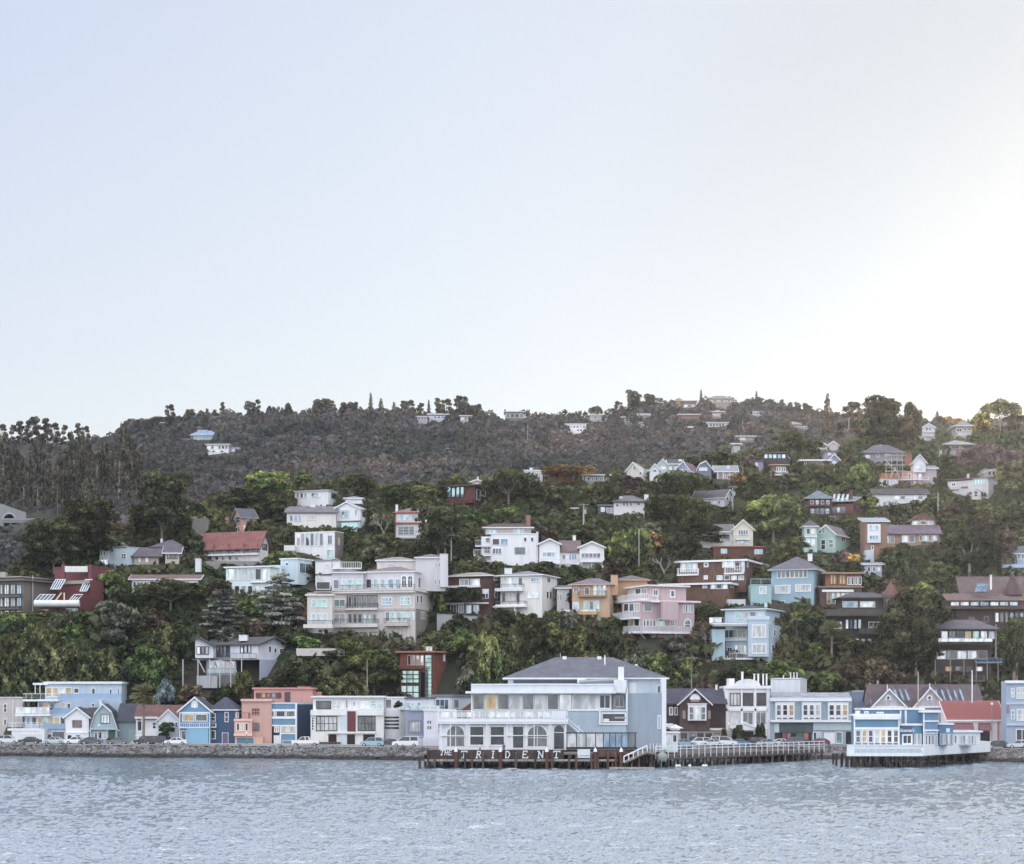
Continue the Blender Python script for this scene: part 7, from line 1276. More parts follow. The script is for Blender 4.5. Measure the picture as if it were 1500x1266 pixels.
upole(855, 738, 782, 'pale utility pole on the lawn beside the grey flat canopy', 1, 1, m='t#c0bcb8', w=.5); upole(936, 775, 852, 'thin tall utility pole before the bright green trailing tree', 0, m='t#b0aca6'); upole(1073, 712, 760, 'pale blue grey utility pole right of the long slate roof', 1, 1, m='t#a8b4bc', w=.45)
upole(538, 966, 1016, 'leaning pale utility pole in front of the large fresh green tree', 0, m='t#9c968c', Y=441); upole(1013, 962, 1014, 'utility pole with one crossarm above the brown shingled chalet', 1, m='t#8c8074', Y=441, arm_w=4.5); upole(1088, 708 - 30, 712, 'slim pole among trees right of the veranda cottage', 0)
upole(1376, 652, 690, 'utility pole left of the grey hip roofed veranda house', 1, 1, m='t#b8b0a8'); upole(1374, 722, 768, 'pale utility pole between the long white house and the craftsman house', 0, m='t#b8b0b0', w=.4); upole(773, 622, 642, 'pale pole on the far hillside below the skyline', 0, Y=900, m='t#b0a8a8'); upole(1088, 614, 636, 'pale pole on the far hill below the clustered houses', 0, Y=930, m='t#b0a8a8'); upole(1222, 680, 700, 'short pale post below the long white eave', 0, m='t#c8c8cc')
upole(1167, 905, 960, 'dark pole beside the light sky blue house', 1, m='t#6c5c50', arm_w=3); upole(1345, 984, 1032, 'tall pale mast rising behind the right shingled gable', 0, Y=404, m='m#b8b0a0', w=.25, name='mast', cat='mast')
upole(1424, 982, 1032, 'white flag pole above the ribbed red metal roof', 0, Y=400, m='p#e8e8ec', w=.26, name='flag_pole', cat='flag pole'); upole(48, 843, 900, 'pale pipe pole at the right corner of the taupe apartments', 0, m='m#b0aca8', w=.25)
def lamp(px, y0, label, Y=None, z=2.76):
    Y = Y or lerp_tab(YSH, px) + 13.4; r = empty('street_lamp', (kx(px) * Y, Y, z)); H_ = zat(y0, Y) - z
    link('post', MB().tube([(0, 0, 0), (0, 0, H_ - .4)], [.09, .06], 8).mesh('post'), 'm#7c848c', r); link('base', MB().tube([(0, 0, 0), (0, 0, .5)], [.2, .12], 8).mesh('base'), 'm#5c646c', r); link('lantern', MB().ball((0, 0, H_ - .15), .26, .26, .28).mesh('lantern'), 'p#e8ecee', r)
    tag(r, label, 'street lamp', 'street lamps along the road')
lamp(361, 1073, 'street lamp in front of the coral house garage doors'); lamp(145, 1062, 'street lamp in front of the grey blue gambrel house'); lamp(1068, 1060, 'tall white street lamp left of the hotel entrance', 402); lamp(540, 1086, 'short bollard lamp left of the turquoise blue car'); lamp(1146, 815, 'white globe lamp above the turquoise blue hip roof', hit(1146, 835), zat(835, hit(1146, 835))); lamp(1453, 1030, 'tall street lamp against the ribbed red roof', 388)
# palm beside the white cottage
def palm(px, yb, yt, w, label, Y, z=None):
    r = empty('palm_tree', pt(px, yb, Y)); s_ = Y / F; H_ = (yb - yt) * s_; W_ = w * s_; rg = np.random.default_rng(int(px)); hc = H_ - W_ * .42
    link('trunk', MB().tube([(0, 0, -.3), (.1, 0, hc * .5), (0, 0, hc)], [.36, .27, .3], 9).mesh('trunk'), 't#8a7868', r)
    vs = []; 
    for i in range(64):
        a = rg.uniform(0, 6.28); el = rg.uniform(-.9, 1.3); L_ = W_ * .5 * rg.uniform(.8, 1.05); d = np.array([math.cos(a) * math.cos(el), math.sin(a) * math.cos(el), math.sin(el)]); sd_ = np.cross(d, [0, 0, 1]); sd_ /= np.linalg.norm(sd_) + 1e-9
        for k in range(-4, 5):
            fan = d + sd_ * k * .16 + np.array([0, 0, -abs(k) * .02]); tip = fan / np.linalg.norm(fan) * L_ + np.array([0, 0, -.25 * L_ * .4]); b0 = d * L_ * .35; wv = sd_ * .06 + np.array([0, 0, .03])
            vs += [b0 - wv, b0 + wv, (b0 + tip) / 2 + wv * 1.4 + np.array([0, 0, .08]), tip]
    v = np.array(vs) + np.array([0, 0, hc]); me = np_mesh('fronds', v, np.arange(len(v)).reshape(-1, 4)); me.materials.append(leaf_mat('palm', (.07, .085, .045), (.12, .125, .06))); link('fronds', me, None, r)
    sk_ = MB(); sk_.tube([(0, 0, hc - 1.6), (0, 0, hc - .2)], [.4, .75], 9); link('dry_fronds', sk_.mesh('dry_fronds'), 't#7a6448', r)
    tag(r, label, 'palm tree')
# ------------------------------------------------------------------ houses on the far hill
def fh(name, label, px, x0, x1, y0, y1, wall, roof='flat', rc='r#6c6870', yr=None, win=(), over=.8, noun=None, Y=None, d=9):
    h = House(name, label, 'house', px, y1, (Y or hit(px, y1, 640)) - 3, noun=noun or label)
    b = h.box(x0, x1, None, y0, y1, wall, d=d, down=5)
    if roof == 'flat': h.flat(b, .5, over, rc, 'p#c8c8cc')
    elif roof == 'hip': h.hip(b, yr, over=over, m=rc)
    elif roof == 'gable': h.gable(b, 'u', y0, yr, over=over, m=rc)
    for (a, c, e, f, n, p) in win: h.wrow(b, 'L', a, c, e, f, n, gap=1, p=p)
    return h, b
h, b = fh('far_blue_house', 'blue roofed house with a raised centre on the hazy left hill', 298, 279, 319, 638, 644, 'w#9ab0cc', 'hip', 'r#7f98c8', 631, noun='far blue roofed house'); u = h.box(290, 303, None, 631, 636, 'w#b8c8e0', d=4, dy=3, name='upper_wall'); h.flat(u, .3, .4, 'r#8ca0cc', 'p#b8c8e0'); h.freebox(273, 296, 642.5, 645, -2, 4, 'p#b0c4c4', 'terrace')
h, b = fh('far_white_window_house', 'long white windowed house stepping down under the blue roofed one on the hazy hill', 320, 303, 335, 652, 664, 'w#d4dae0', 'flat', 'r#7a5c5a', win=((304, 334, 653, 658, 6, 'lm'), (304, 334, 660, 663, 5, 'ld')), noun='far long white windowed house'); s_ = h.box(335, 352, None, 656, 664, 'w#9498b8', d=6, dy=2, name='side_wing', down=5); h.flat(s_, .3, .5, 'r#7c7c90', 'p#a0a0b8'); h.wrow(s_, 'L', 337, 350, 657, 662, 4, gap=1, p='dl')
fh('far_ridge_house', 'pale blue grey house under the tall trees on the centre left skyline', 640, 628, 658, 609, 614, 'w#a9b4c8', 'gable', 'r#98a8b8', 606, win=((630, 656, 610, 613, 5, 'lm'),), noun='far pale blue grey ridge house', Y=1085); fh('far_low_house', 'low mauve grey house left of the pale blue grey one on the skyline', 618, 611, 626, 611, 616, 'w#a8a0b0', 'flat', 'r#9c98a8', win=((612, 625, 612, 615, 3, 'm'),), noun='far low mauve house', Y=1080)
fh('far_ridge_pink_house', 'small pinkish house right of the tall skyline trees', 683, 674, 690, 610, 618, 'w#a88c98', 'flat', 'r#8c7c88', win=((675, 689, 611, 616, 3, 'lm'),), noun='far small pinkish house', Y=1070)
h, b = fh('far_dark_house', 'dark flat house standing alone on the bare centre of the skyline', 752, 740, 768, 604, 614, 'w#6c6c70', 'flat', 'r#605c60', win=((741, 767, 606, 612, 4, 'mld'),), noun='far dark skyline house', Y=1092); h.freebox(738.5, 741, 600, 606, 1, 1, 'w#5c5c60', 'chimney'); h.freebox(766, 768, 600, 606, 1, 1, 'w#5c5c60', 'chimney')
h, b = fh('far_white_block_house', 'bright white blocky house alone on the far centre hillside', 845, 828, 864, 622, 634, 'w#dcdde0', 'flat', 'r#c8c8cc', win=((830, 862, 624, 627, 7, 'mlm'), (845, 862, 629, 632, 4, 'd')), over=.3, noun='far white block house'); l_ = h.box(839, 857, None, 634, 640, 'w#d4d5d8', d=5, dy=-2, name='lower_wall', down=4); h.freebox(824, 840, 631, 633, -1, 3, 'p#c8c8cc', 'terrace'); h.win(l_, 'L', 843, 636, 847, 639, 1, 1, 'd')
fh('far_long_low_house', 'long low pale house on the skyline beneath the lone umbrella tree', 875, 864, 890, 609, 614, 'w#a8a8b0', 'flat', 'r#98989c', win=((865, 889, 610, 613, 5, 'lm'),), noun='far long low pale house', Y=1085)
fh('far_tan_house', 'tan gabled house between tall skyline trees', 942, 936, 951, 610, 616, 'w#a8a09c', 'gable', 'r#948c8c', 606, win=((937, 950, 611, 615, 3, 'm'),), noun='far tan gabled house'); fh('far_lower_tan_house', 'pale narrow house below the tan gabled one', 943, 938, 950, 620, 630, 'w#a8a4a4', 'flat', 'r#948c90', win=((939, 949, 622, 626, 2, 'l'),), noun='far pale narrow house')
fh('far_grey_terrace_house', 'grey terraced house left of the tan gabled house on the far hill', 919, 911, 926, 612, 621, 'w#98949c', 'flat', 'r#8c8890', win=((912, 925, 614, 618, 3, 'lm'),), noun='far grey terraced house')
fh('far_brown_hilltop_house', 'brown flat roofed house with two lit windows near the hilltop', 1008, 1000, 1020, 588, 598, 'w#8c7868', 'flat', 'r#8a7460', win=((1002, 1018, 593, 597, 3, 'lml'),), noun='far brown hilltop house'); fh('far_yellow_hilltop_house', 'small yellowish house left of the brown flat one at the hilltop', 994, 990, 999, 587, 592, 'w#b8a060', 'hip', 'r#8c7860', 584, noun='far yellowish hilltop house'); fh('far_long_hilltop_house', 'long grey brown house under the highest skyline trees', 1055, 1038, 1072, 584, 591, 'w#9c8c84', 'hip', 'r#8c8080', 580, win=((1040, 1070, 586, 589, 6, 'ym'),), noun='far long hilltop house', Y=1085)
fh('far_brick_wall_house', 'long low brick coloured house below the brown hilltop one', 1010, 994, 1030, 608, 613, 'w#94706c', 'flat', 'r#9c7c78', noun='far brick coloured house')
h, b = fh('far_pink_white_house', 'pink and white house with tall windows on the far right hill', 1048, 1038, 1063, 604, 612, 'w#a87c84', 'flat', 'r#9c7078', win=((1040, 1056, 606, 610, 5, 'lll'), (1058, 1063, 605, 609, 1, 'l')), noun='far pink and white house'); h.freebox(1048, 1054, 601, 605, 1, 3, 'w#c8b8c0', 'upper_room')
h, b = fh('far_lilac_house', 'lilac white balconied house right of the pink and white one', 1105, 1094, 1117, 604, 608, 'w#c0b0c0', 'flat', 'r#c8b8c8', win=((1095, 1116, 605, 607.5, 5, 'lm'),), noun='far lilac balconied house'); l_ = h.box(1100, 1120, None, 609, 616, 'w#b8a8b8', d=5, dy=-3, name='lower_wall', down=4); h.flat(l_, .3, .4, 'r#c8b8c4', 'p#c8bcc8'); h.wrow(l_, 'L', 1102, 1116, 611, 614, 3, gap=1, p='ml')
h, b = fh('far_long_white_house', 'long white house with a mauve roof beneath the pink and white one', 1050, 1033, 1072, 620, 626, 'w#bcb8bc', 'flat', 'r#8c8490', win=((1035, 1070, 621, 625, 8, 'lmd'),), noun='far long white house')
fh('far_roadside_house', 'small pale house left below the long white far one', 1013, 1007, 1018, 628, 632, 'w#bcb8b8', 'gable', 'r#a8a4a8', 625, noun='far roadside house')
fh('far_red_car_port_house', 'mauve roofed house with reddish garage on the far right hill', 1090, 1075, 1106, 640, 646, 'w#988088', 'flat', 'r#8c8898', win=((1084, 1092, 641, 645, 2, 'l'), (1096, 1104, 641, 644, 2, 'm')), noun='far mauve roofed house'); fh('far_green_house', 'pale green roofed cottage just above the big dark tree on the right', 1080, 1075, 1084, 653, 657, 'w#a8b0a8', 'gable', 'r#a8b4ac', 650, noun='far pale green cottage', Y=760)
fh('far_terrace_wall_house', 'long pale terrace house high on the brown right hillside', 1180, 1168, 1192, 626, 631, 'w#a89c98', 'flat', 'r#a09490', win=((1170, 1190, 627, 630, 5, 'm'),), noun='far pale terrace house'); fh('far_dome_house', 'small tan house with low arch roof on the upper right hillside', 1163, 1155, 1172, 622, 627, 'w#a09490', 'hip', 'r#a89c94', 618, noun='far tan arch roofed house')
# ------------------------------------------------------------------ tunnel mouth and viaduct on the left
Yt = hit(15, 768, 560); tn = House('tunnel_portal', 'pale concrete tunnel mouth with a round arch in the hollow at the far left', 'tunnel portal', 18, 768, Yt, noun='concrete tunnel mouth')
tn.see((-10, 741), (38, 770))
def tx(px): return kx(px) * Yt
c = tx(13.5); rr = (tx(22) - tx(6)) / 2; zc = zat(761, Yt); zb = zat(770, Yt); zt = zat(741, Yt)
arc = [(c + rr * math.cos(math.pi * i / 12), zc + rr * math.sin(math.pi * i / 12)) for i in range(13)]
poly = [(tx(-25), zb - 3), (tx(-25), zt - 1), (tx(-5), zt + 1.5), (tx(10), zt), (tx(38), zat(751, Yt)), (tx(38), zb - 3), (c + rr, zb - 3)] + arc + [(c - rr, zb - 3)]
tn.part('wall', MB().prism([(x, Yt, z) for x, z in poly], (0, 2, 0)), 'n#858a90'); rg_ = MB()
for (xa, za), (xb, zb_) in zip(arc, arc[1:]): rg_.hexa([(xa, Yt - .3, za), (xb, Yt - .3, zb_), (c + (xb - c) * 1.25, Yt - .3, zc + (zb_ - zc) * 1.25), (c + (xa - c) * 1.25, Yt - .3, zc + (za - zc) * 1.25), (xa, Yt - .004, za), (xb, Yt - .004, zb_), (c + (xb - c) * 1.25, Yt - .004, zc + (zb_ - zc) * 1.25), (c + (xa - c) * 1.25, Yt - .004, zc + (za - zc) * 1.25)])
tn.part('arch_ring', rg_, 'n#a4a8ac'); tn.part('bore_shade', MB().box(c - rr - 1, c + rr + 1, Yt + 2.1, Yt + 2.4, zb - 3, zc + rr + 1), 'p#1c1c20')  # dark slab behind the arch, tunnel shade put into its colour
vd = House('viaduct', 'pale concrete road viaduct with parapet running right from the tunnel mouth', 'viaduct', 50, 770, Yt - 3, noun='pale road viaduct'); vd.see((4, 759), (98, 770)); vd.freebox(4, 98, 762.5, 766, 0, 3, 'n#80848c', 'deck'); vd.freebox(4, 98, 759.5, 762.3, -.2, .3, 'n#8c9098', 'parapet')
for x in range(14, 98, 18): vd.freebox(x, x + 3, 766.2, 778, .8, 1.2, 'n#8c9098', 'pier')
# retaining wall and driveway below the brown shingled house
rt = House('retaining_wall', 'pale grey sloping driveway wall right of the mansion', 'wall', 662, 925, hill_depth(920) - 1.5)
rt.part('wall', MB().hexa([pt(640, 925, rt.Y), pt(700, 912, rt.Y), pt(700, 912, rt.Y + 1), pt(640, 925, rt.Y + 1), pt(640, 900, rt.Y), pt(700, 904, rt.Y), pt(700, 904, rt.Y + 1), pt(640, 900, rt.Y + 1)]), 'n#9ca0a6')
rt.part('coping', MB().hexa([p + Vector((0, -.1, .01)) for p in (pt(640, 900, rt.Y), pt(700, 904, rt.Y), pt(700, 904, rt.Y + 1), pt(640, 900, rt.Y + 1))] + [p + Vector((0, -.1, .2)) for p in (pt(640, 900, rt.Y), pt(700, 904, rt.Y), pt(700, 904, rt.Y + 1), pt(640, 900, rt.Y + 1))]), 'n#858a90')
# ------------------------------------------------------------------ planting
def leaf_mat(name, c, c2=None, trans=.36, island=.55):
    key = 'leaf_' + name
    if key in MATS: return MATS[key]
    m = bpy.data.materials.new(name + '_foliage'); m.use_nodes = True; nt = m.node_tree; nt.nodes.clear(); MATS[key] = m
    o = nt.nodes.new('ShaderNodeOutputMaterial'); g = nt.nodes.new('ShaderNodeNewGeometry'); oi = nt.nodes.new('ShaderNodeObjectInfo')
    c2 = [x * 2.5 for x in (c2 or c)]; c = [x * .75 for x in c]
    n1 = noise(nt, 5.0, 3, coords(nt))
    col = mixc(nt, mapr(nt, n1.outputs[0], .42, .64, 0, 1), c, c2)
    col = mixc(nt, 1.0, col, mapr(nt, g.outputs['Random Per Island'], 0, 1, 1 - island, 1 + island), 'MULTIPLY')
    hs = nt.nodes.new('ShaderNodeHueSaturation'); nt.links.new(col, hs.inputs['Color'])
    nt.links.new(mapr(nt, oi.outputs['Random'], 0, 1, .475, .53), hs.inputs['Hue'])
    rv = nt.nodes.new('ShaderNodeMath'); rv.operation = 'MULTIPLY'; nt.links.new(oi.outputs['Random'], rv.inputs[0]); rv.inputs[1].default_value = 7.31
    fr = nt.nodes.new('ShaderNodeMath'); fr.operation = 'FRACT'; nt.links.new(rv.outputs[0], fr.inputs[0])
    nt.links.new(mapr(nt, fr.outputs[0], 0, 1, .7, 1.35), hs.inputs['Value'])
    d = nt.nodes.new('ShaderNodeBsdfDiffuse'); t = nt.nodes.new('ShaderNodeBsdfTranslucent'); mx = nt.nodes.new('ShaderNodeMixShader'); mx.inputs[0].default_value = trans
    nt.links.new(hs.outputs[0], d.inputs[0]); hs.inputs['Saturation'].default_value = .8; nt.links.new(mixc(nt, 1.0, hs.outputs[0], (1.9, 1.6, .7), 'MULTIPLY'), t.inputs[0]); nt.links.new(d.outputs[0], mx.inputs[1]); nt.links.new(t.outputs[0], mx.inputs[2]); nt.links.new(mx.outputs[0], o.inputs[0])
    return m
LM = dict(
    dark=leaf_mat('dark_evergreen', (.030, .040, .020), (.055, .068, .028)), olive=leaf_mat('olive', (.052, .062, .026), (.105, .11, .042)),
    green=leaf_mat('fresh_green', (.06, .095, .028), (.12, .155, .045)), lime=leaf_mat('lime_green', (.085, .11, .035), (.15, .175, .055)),
    brown=leaf_mat('brown_scrub', (.06, .045, .032), (.105, .08, .055)), grey=leaf_mat('grey_green', (.075, .085, .062), (.13, .135, .1)),
    cedar=leaf_mat('blue_cedar', (.10, .115, .115), (.17, .185, .18)), blue=leaf_mat('blue_gum', (.10, .15, .17), (.16, .22, .24)),
    autumn=leaf_mat('russet', (.13, .075, .03), (.22, .14, .05)), cyp=leaf_mat('cypress', (.034, .044, .025), (.06, .068, .032)),
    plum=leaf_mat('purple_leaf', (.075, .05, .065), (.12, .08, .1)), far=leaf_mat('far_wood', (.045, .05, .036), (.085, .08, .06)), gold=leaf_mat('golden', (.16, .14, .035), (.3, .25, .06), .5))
def leaf_mesh(name, P, N, S, asp=1.0, rg=None, updown=0):
    rg = rg or np.random.default_rng(1); n = len(P)
    N = N + rg.normal(0, .55, (n, 3)); N /= np.linalg.norm(N, axis=1)[:, None] + 1e-9
    A = rg.normal(0, 1, (n, 3)); 
    if updown: A = A * .25 + np.array([0, 0, 1.0])
    U = np.cross(N, A); U /= np.linalg.norm(U, axis=1)[:, None] + 1e-9; V = np.cross(N, U)
    s = (S * rg.uniform(.6, 1.35, n))[:, None]; U = U * s * .5; V = V * s * .5 * asp
    j = lambda: 1 + rg.uniform(-.35, .35, (n, 1))
    v = np.stack([P - U * j() - V * j(), P + U * j() - V * j(), P + U * j() + V * j(), P - U * j() + V * j()], 1).reshape(-1, 3)
    q = np.arange(4 * n).reshape(n, 4)
    return np_mesh(name, v, q)
def lobes_cloud(lobes, n, rg, fill=.25, low=-.35):
    L = np.array(lobes); area = (L[:, 3] * L[:, 4] + L[:, 3] * L[:, 5] + L[:, 4] * L[:, 5]); idx = rg.choice(len(L), n, p=area / area.sum())
    d = rg.normal(0, 1, (n, 3)); d /= np.linalg.norm(d, axis=1)[:, None]
    d[:, 2] = np.where(d[:, 2] < low, -d[:, 2], d[:, 2])
    bump = 1 + .13 * np.sin(d[:, 0] * 7 + idx) * np.sin(d[:, 1] * 8 + idx * 2) + .1 * np.sin(d[:, 2] * 11 + idx * 3) * np.sin(d[:, 0] * 13)
    r = bump * np.where(rg.random(n) < fill, rg.uniform(.4, .95, n), rg.uniform(.9, 1.08, n))
    P = L[idx, :3] + d * L[idx, 3:6] * r[:, None]
    # drop leaves buried in other lobes
    keep = np.ones(n, bool)
    for k, l in enumerate(L):
        q = ((P - l[:3]) / l[3:6]); ins = (q ** 2).sum(1) < .62; keep &= ~(ins & (idx != k))
    N = d / L[idx, 3:6]; N /= np.linalg.norm(N, axis=1)[:, None]
    return P[keep], N[keep]
def limbs(pairs, name='trunk', n=5):
    mb = MB()
    for pts, rad in pairs: mb.tube(pts, rad, n)
    return mb.mesh(name)
TPL = {}
def tpl(kind, P, N, S, trunk, asp=1.0, seed=0, updown=0):
    TPL.setdefault(kind, []).append((leaf_mesh(kind + '_crown', P, N, np.full(len(P), S), asp, np.random.default_rng(seed), updown), trunk))
def branchy(top, spread, rg, n=6, r0=.03, lean=0, base=0, z0=.35):
    prs = []; mid = (lean * .5, 0, z0)
    prs.append(([(0, 0, base - .08), (lean * .2, 0, z0 * .5), mid], [r0, r0 * .8, r0 * .65]))
    for i in range(n):
        a = i * 2.4 + rg.uniform(-.4, .4); rr = spread * rg.uniform(.5, 1); z = top * rg.uniform(.72, .95)
        e = (lean + rr * math.cos(a), rr * math.sin(a), z); m_ = (lean * .7 + rr * .45 * math.cos(a), rr * .45 * math.sin(a), z0 + (z - z0) * .45)
        prs.append(([mid, m_, e], [r0 * .55, r0 * .35, r0 * .12]))
    return limbs(prs)
for s in range(4):      # rounded broadleaf / oak
    rg = np.random.default_rng(100 + s); lb = []
    for i in range(17):
        a = rg.uniform(0, 6.28); rr = .33 * math.sqrt(rg.random()); z = .28 + .55 * rg.random(); k = 1 - abs(z - .5) * .9
        r = rg.uniform(.12, .2); lb.append((rr * k * math.cos(a) * 1.1, rr * k * math.sin(a) * 1.1, z, r, r, r * .8))
    P, N = lobes_cloud(lb, 5200, rg); tpl('round', P, N, .036, branchy(.8, .3, rg), 1.1, s)
for s in range(4):      # low dense bush, reaching the ground
    rg = np.random.default_rng(200 + s); lb = []
    for i in range(16):
        a = rg.uniform(0, 6.28); rr = .36 * math.sqrt(rg.random()); z = .12 + .62 * (1 - (rr / .36) ** 2 * .75) * rg.random() ** .6
        r = rg.uniform(.11, .19); lb.append((rr * math.cos(a), rr * math.sin(a), z, r, r, r * 1.05))
    P, N = lobes_cloud(lb, 4600, rg, low=-.8); tpl('bush', P, N, .038, branchy(.6, .25, rg, r0=.025, z0=.2), 1.1, s)
for s in range(4):      # wind-shaped cypress: flat plates on visible limbs
    rg = np.random.default_rng(300 + s); lb = []; lean = rg.uniform(-.06, .06)
    for i in range(30):
        z = .33 + .62 * (i / 29); k = .40 * (1 - ((z - .62) / .5) ** 2 * .55); a = i * 2.4 + rg.uniform(-.4, .4); rr = k * rg.uniform(.25, 1)
        r = rg.uniform(.09, .17); lb.append((lean + rr * math.cos(a), rr * math.sin(a), z, r * 1.25, r * 1.25, r * .5))
    P, N = lobes_cloud(lb, 7600, rg, .2, -.4); tpl('cypress', P, N, .03, branchy(.85, .3, rg, 9, .022, lean, z0=.3), .8, s)
for s in range(2):      # umbrella pine
    rg = np.random.default_rng(400 + s); lb = []
    for i in range(30):
        a = rg.uniform(0, 6.28); rr = .42 * math.sqrt(rg.random()); r = rg.uniform(.09, .16); lb.append((rr * math.cos(a), rr * math.sin(a), .74 - rr * rr * .9 + rg.uniform(-.03, .05), r, r, r * 1.2))
    P, N = lobes_cloud(lb, 6200, rg, .2, -.5); tpl('umbrella', P, N, .03, branchy(.72, .3, rg, 8, .02, 0, z0=.4), .9, s)
for s in range(2):      # pointed conifer
    rg = np.random.default_rng(500 + s); lb = []
    for i in range(26):
        z = .12 + .84 * i / 25; k = .42 * (1 - z) ** .8 + .03; a = i * 2.4; r = .05 + .08 * (1 - z)
        lb.append((k * .6 * math.cos(a), k * .6 * math.sin(a), z, r + k * .25, r + k * .25, .035 + r * .3))
    P, N = lobes_cloud(lb, 3200, rg, .3, -.2); tpl('conifer', P, N, .035, limbs([([(0, 0, -.05), (0, 0, .95)], [.03, .006])]), .8, s)
for s in range(3):      # tall gum tree, bare pale trunk
    rg = np.random.default_rng(600 + s); lb = []; prs = []; top = (rg.uniform(-.1, .1), 0, .9)
    prs.append(([(0, 0, -.05), (top[0] * .3, 0, .4), (top[0], 0, .88)], [.028, .022, .008]))
    for i in range(16):
        z = rg.uniform(.3, .97); a = rg.uniform(0, 6.28); rr = rg.uniform(.1, .5) * (1.3 - z); r = rg.uniform(.06, .12)
        c = (top[0] * z + rr * math.cos(a), rr * math.sin(a), z); lb.append((*c, r * 1.5, r * 1.5, r * .5)); prs.append(([(top[0] * (z - .12) * .9, 0, z - .12), c], [.01, .004]))
    P, N = lobes_cloud(lb, 2300, rg, .55, -.9); tpl('gum', P, N, .036, limbs(prs), 1.3, s, 1)
for s in range(2):      # blue cedar: drooping tiers
    rg = np.random.default_rng(700 + s); lb = []
    for i in range(30):
        z = .15 + .8 * i / 29; k = .47 * (1 - z) ** .6 * rg.uniform(.55, 1) ; a = i * 2.4 + rg.uniform(-.3, .3); r = .07 + .07 * (1 - z)
        lb.append((k * .75 * math.cos(a), k * .75 * math.sin(a), z - k * .08, r * 1.4, r * 1.4, r * .32))
    P, N = lobes_cloud(lb, 5600, rg, .25, -.2); tpl('cedar', P, N, .028, limbs([([(0, 0, -.05), (0, 0, .9)], [.03, .006])]), .9, s)
for s in range(2):      # weeping / trailing
    rg = np.random.default_rng(800 + s); lb = []
    for i in range(14):
        a = rg.uniform(0, 6.28); rr = .33 * math.sqrt(rg.random()); lb.append((rr * math.cos(a), rr * math.sin(a), .62 - rr * .5 + rg.uniform(-.1, .08), .14, .14, .3))
    P, N = lobes_cloud(lb, 4600, rg, .2, -.9); tpl('weeping', P, N, .028, branchy(.7, .25, rg), 3.0, s, 1)
for s in range(2):      # half bare tree with pale limbs
    rg = np.random.default_rng(900 + s); prs = []; lb = []
    def grow(p, d, ln, r, dep):
        e = tuple(p[i] + d[i] * ln for i in range(3)); prs.append(([p, e], [r, r * .6]))
        if dep == 0: lb.append((*e, .06, .06, .04)); return
        for _ in range(3):
            v = np.array(d) + rg.normal(0, .5, 3); v /= np.linalg.norm(v); grow(e, tuple(v), ln * .68, r * .6, dep - 1)
    grow((0, 0, -.05), (.05, 0, 1), .34, .035, 4)
    P, N = lobes_cloud(lb, 1300, rg, .5, -.9); tpl('bare', P, N, .03, limbs(prs, n=4), 1.2, s)
for s in range(2):      # clipped hedge, unit block
    rg = np.random.default_rng(950 + s); n = 5200; f = rg.integers(0, 5, n); u = rg.uniform(-.5, .5, n); v = rg.uniform(-.5, .5, n); z = rg.uniform(0, 1, n)
    wob = 1 + .05 * np.sin(u * 30) + .04 * np.sin(u * 71 + 1)
    P = np.where((f == 0)[:, None], np.stack([u, -.5 * wob, z], 1), np.where((f == 1)[:, None], np.stack([u, .5 * wob, z], 1), np.where((f == 2)[:, None], np.stack([u, v, wob * .97], 1), np.where((f == 3)[:, None], np.stack([-.5 * wob, v, z], 1), np.stack([.5 * wob, v, z], 1)))))
    N = np.where((f == 0)[:, None], [0, -1., 0], np.where((f == 1)[:, None], [0, 1., 0], np.where((f == 2)[:, None], [0, 0, 1.], np.where((f == 3)[:, None], [-1., 0, 0], [1., 0, 0]))))
    # leaves sized in metres through an assumed 14 x 1.6 x 2 m block
    rg2 = np.random.default_rng(s); S = .045; me = leaf_mesh('hedge_crown', P * np.array([1, .14, .2]), N, np.full(n, .018), 1, rg2)
    co = np.empty(len(me.vertices) * 3, np.float32); me.vertices.foreach_get('co', co); co = co.reshape(-1, 3) / np.array([1, .14, .2], np.float32); me.vertices.foreach_set('co', co.ravel())
    TPL.setdefault('hedge', []).append((me, limbs([([(x * .1 - .45, 0, -.3), (x * .1 - .45, 0, .8)], [.004, .003]) for x in range(10)])))
BARK = {'d': M('t#5a4c44'), 'p': M('t#8c8278'), 'g': M('t#b8b0a8')}
TREES = []; CNT = {}
LOOK = dict(round='rounded leafy tree', bush='dense mounded shrub', cypress='flat layered cypress', umbrella='flat topped umbrella pine', conifer='pointed conifer', gum='tall gum tree', cedar='drooping cedar', weeping='trailing leafy tree', bare='half bare tree', hedge='clipped hedge')
KIND = dict(round='leafy_tree', bush='shrub', cypress='cypress_tree', umbrella='umbrella_pine', conifer='conifer_tree', gum='gum_tree', cedar='cedar_tree', weeping='trailing_tree', bare='bare_tree', hedge='hedge')
MLOOK = dict(dark='dark green', olive='olive green', green='fresh green', lime='bright lime green', brown='brown', grey='grey green', cedar='blue grey', blue='pale blue', autumn='russet orange', cyp='dark', plum='purple', far='hazy', gold='sunlit golden')
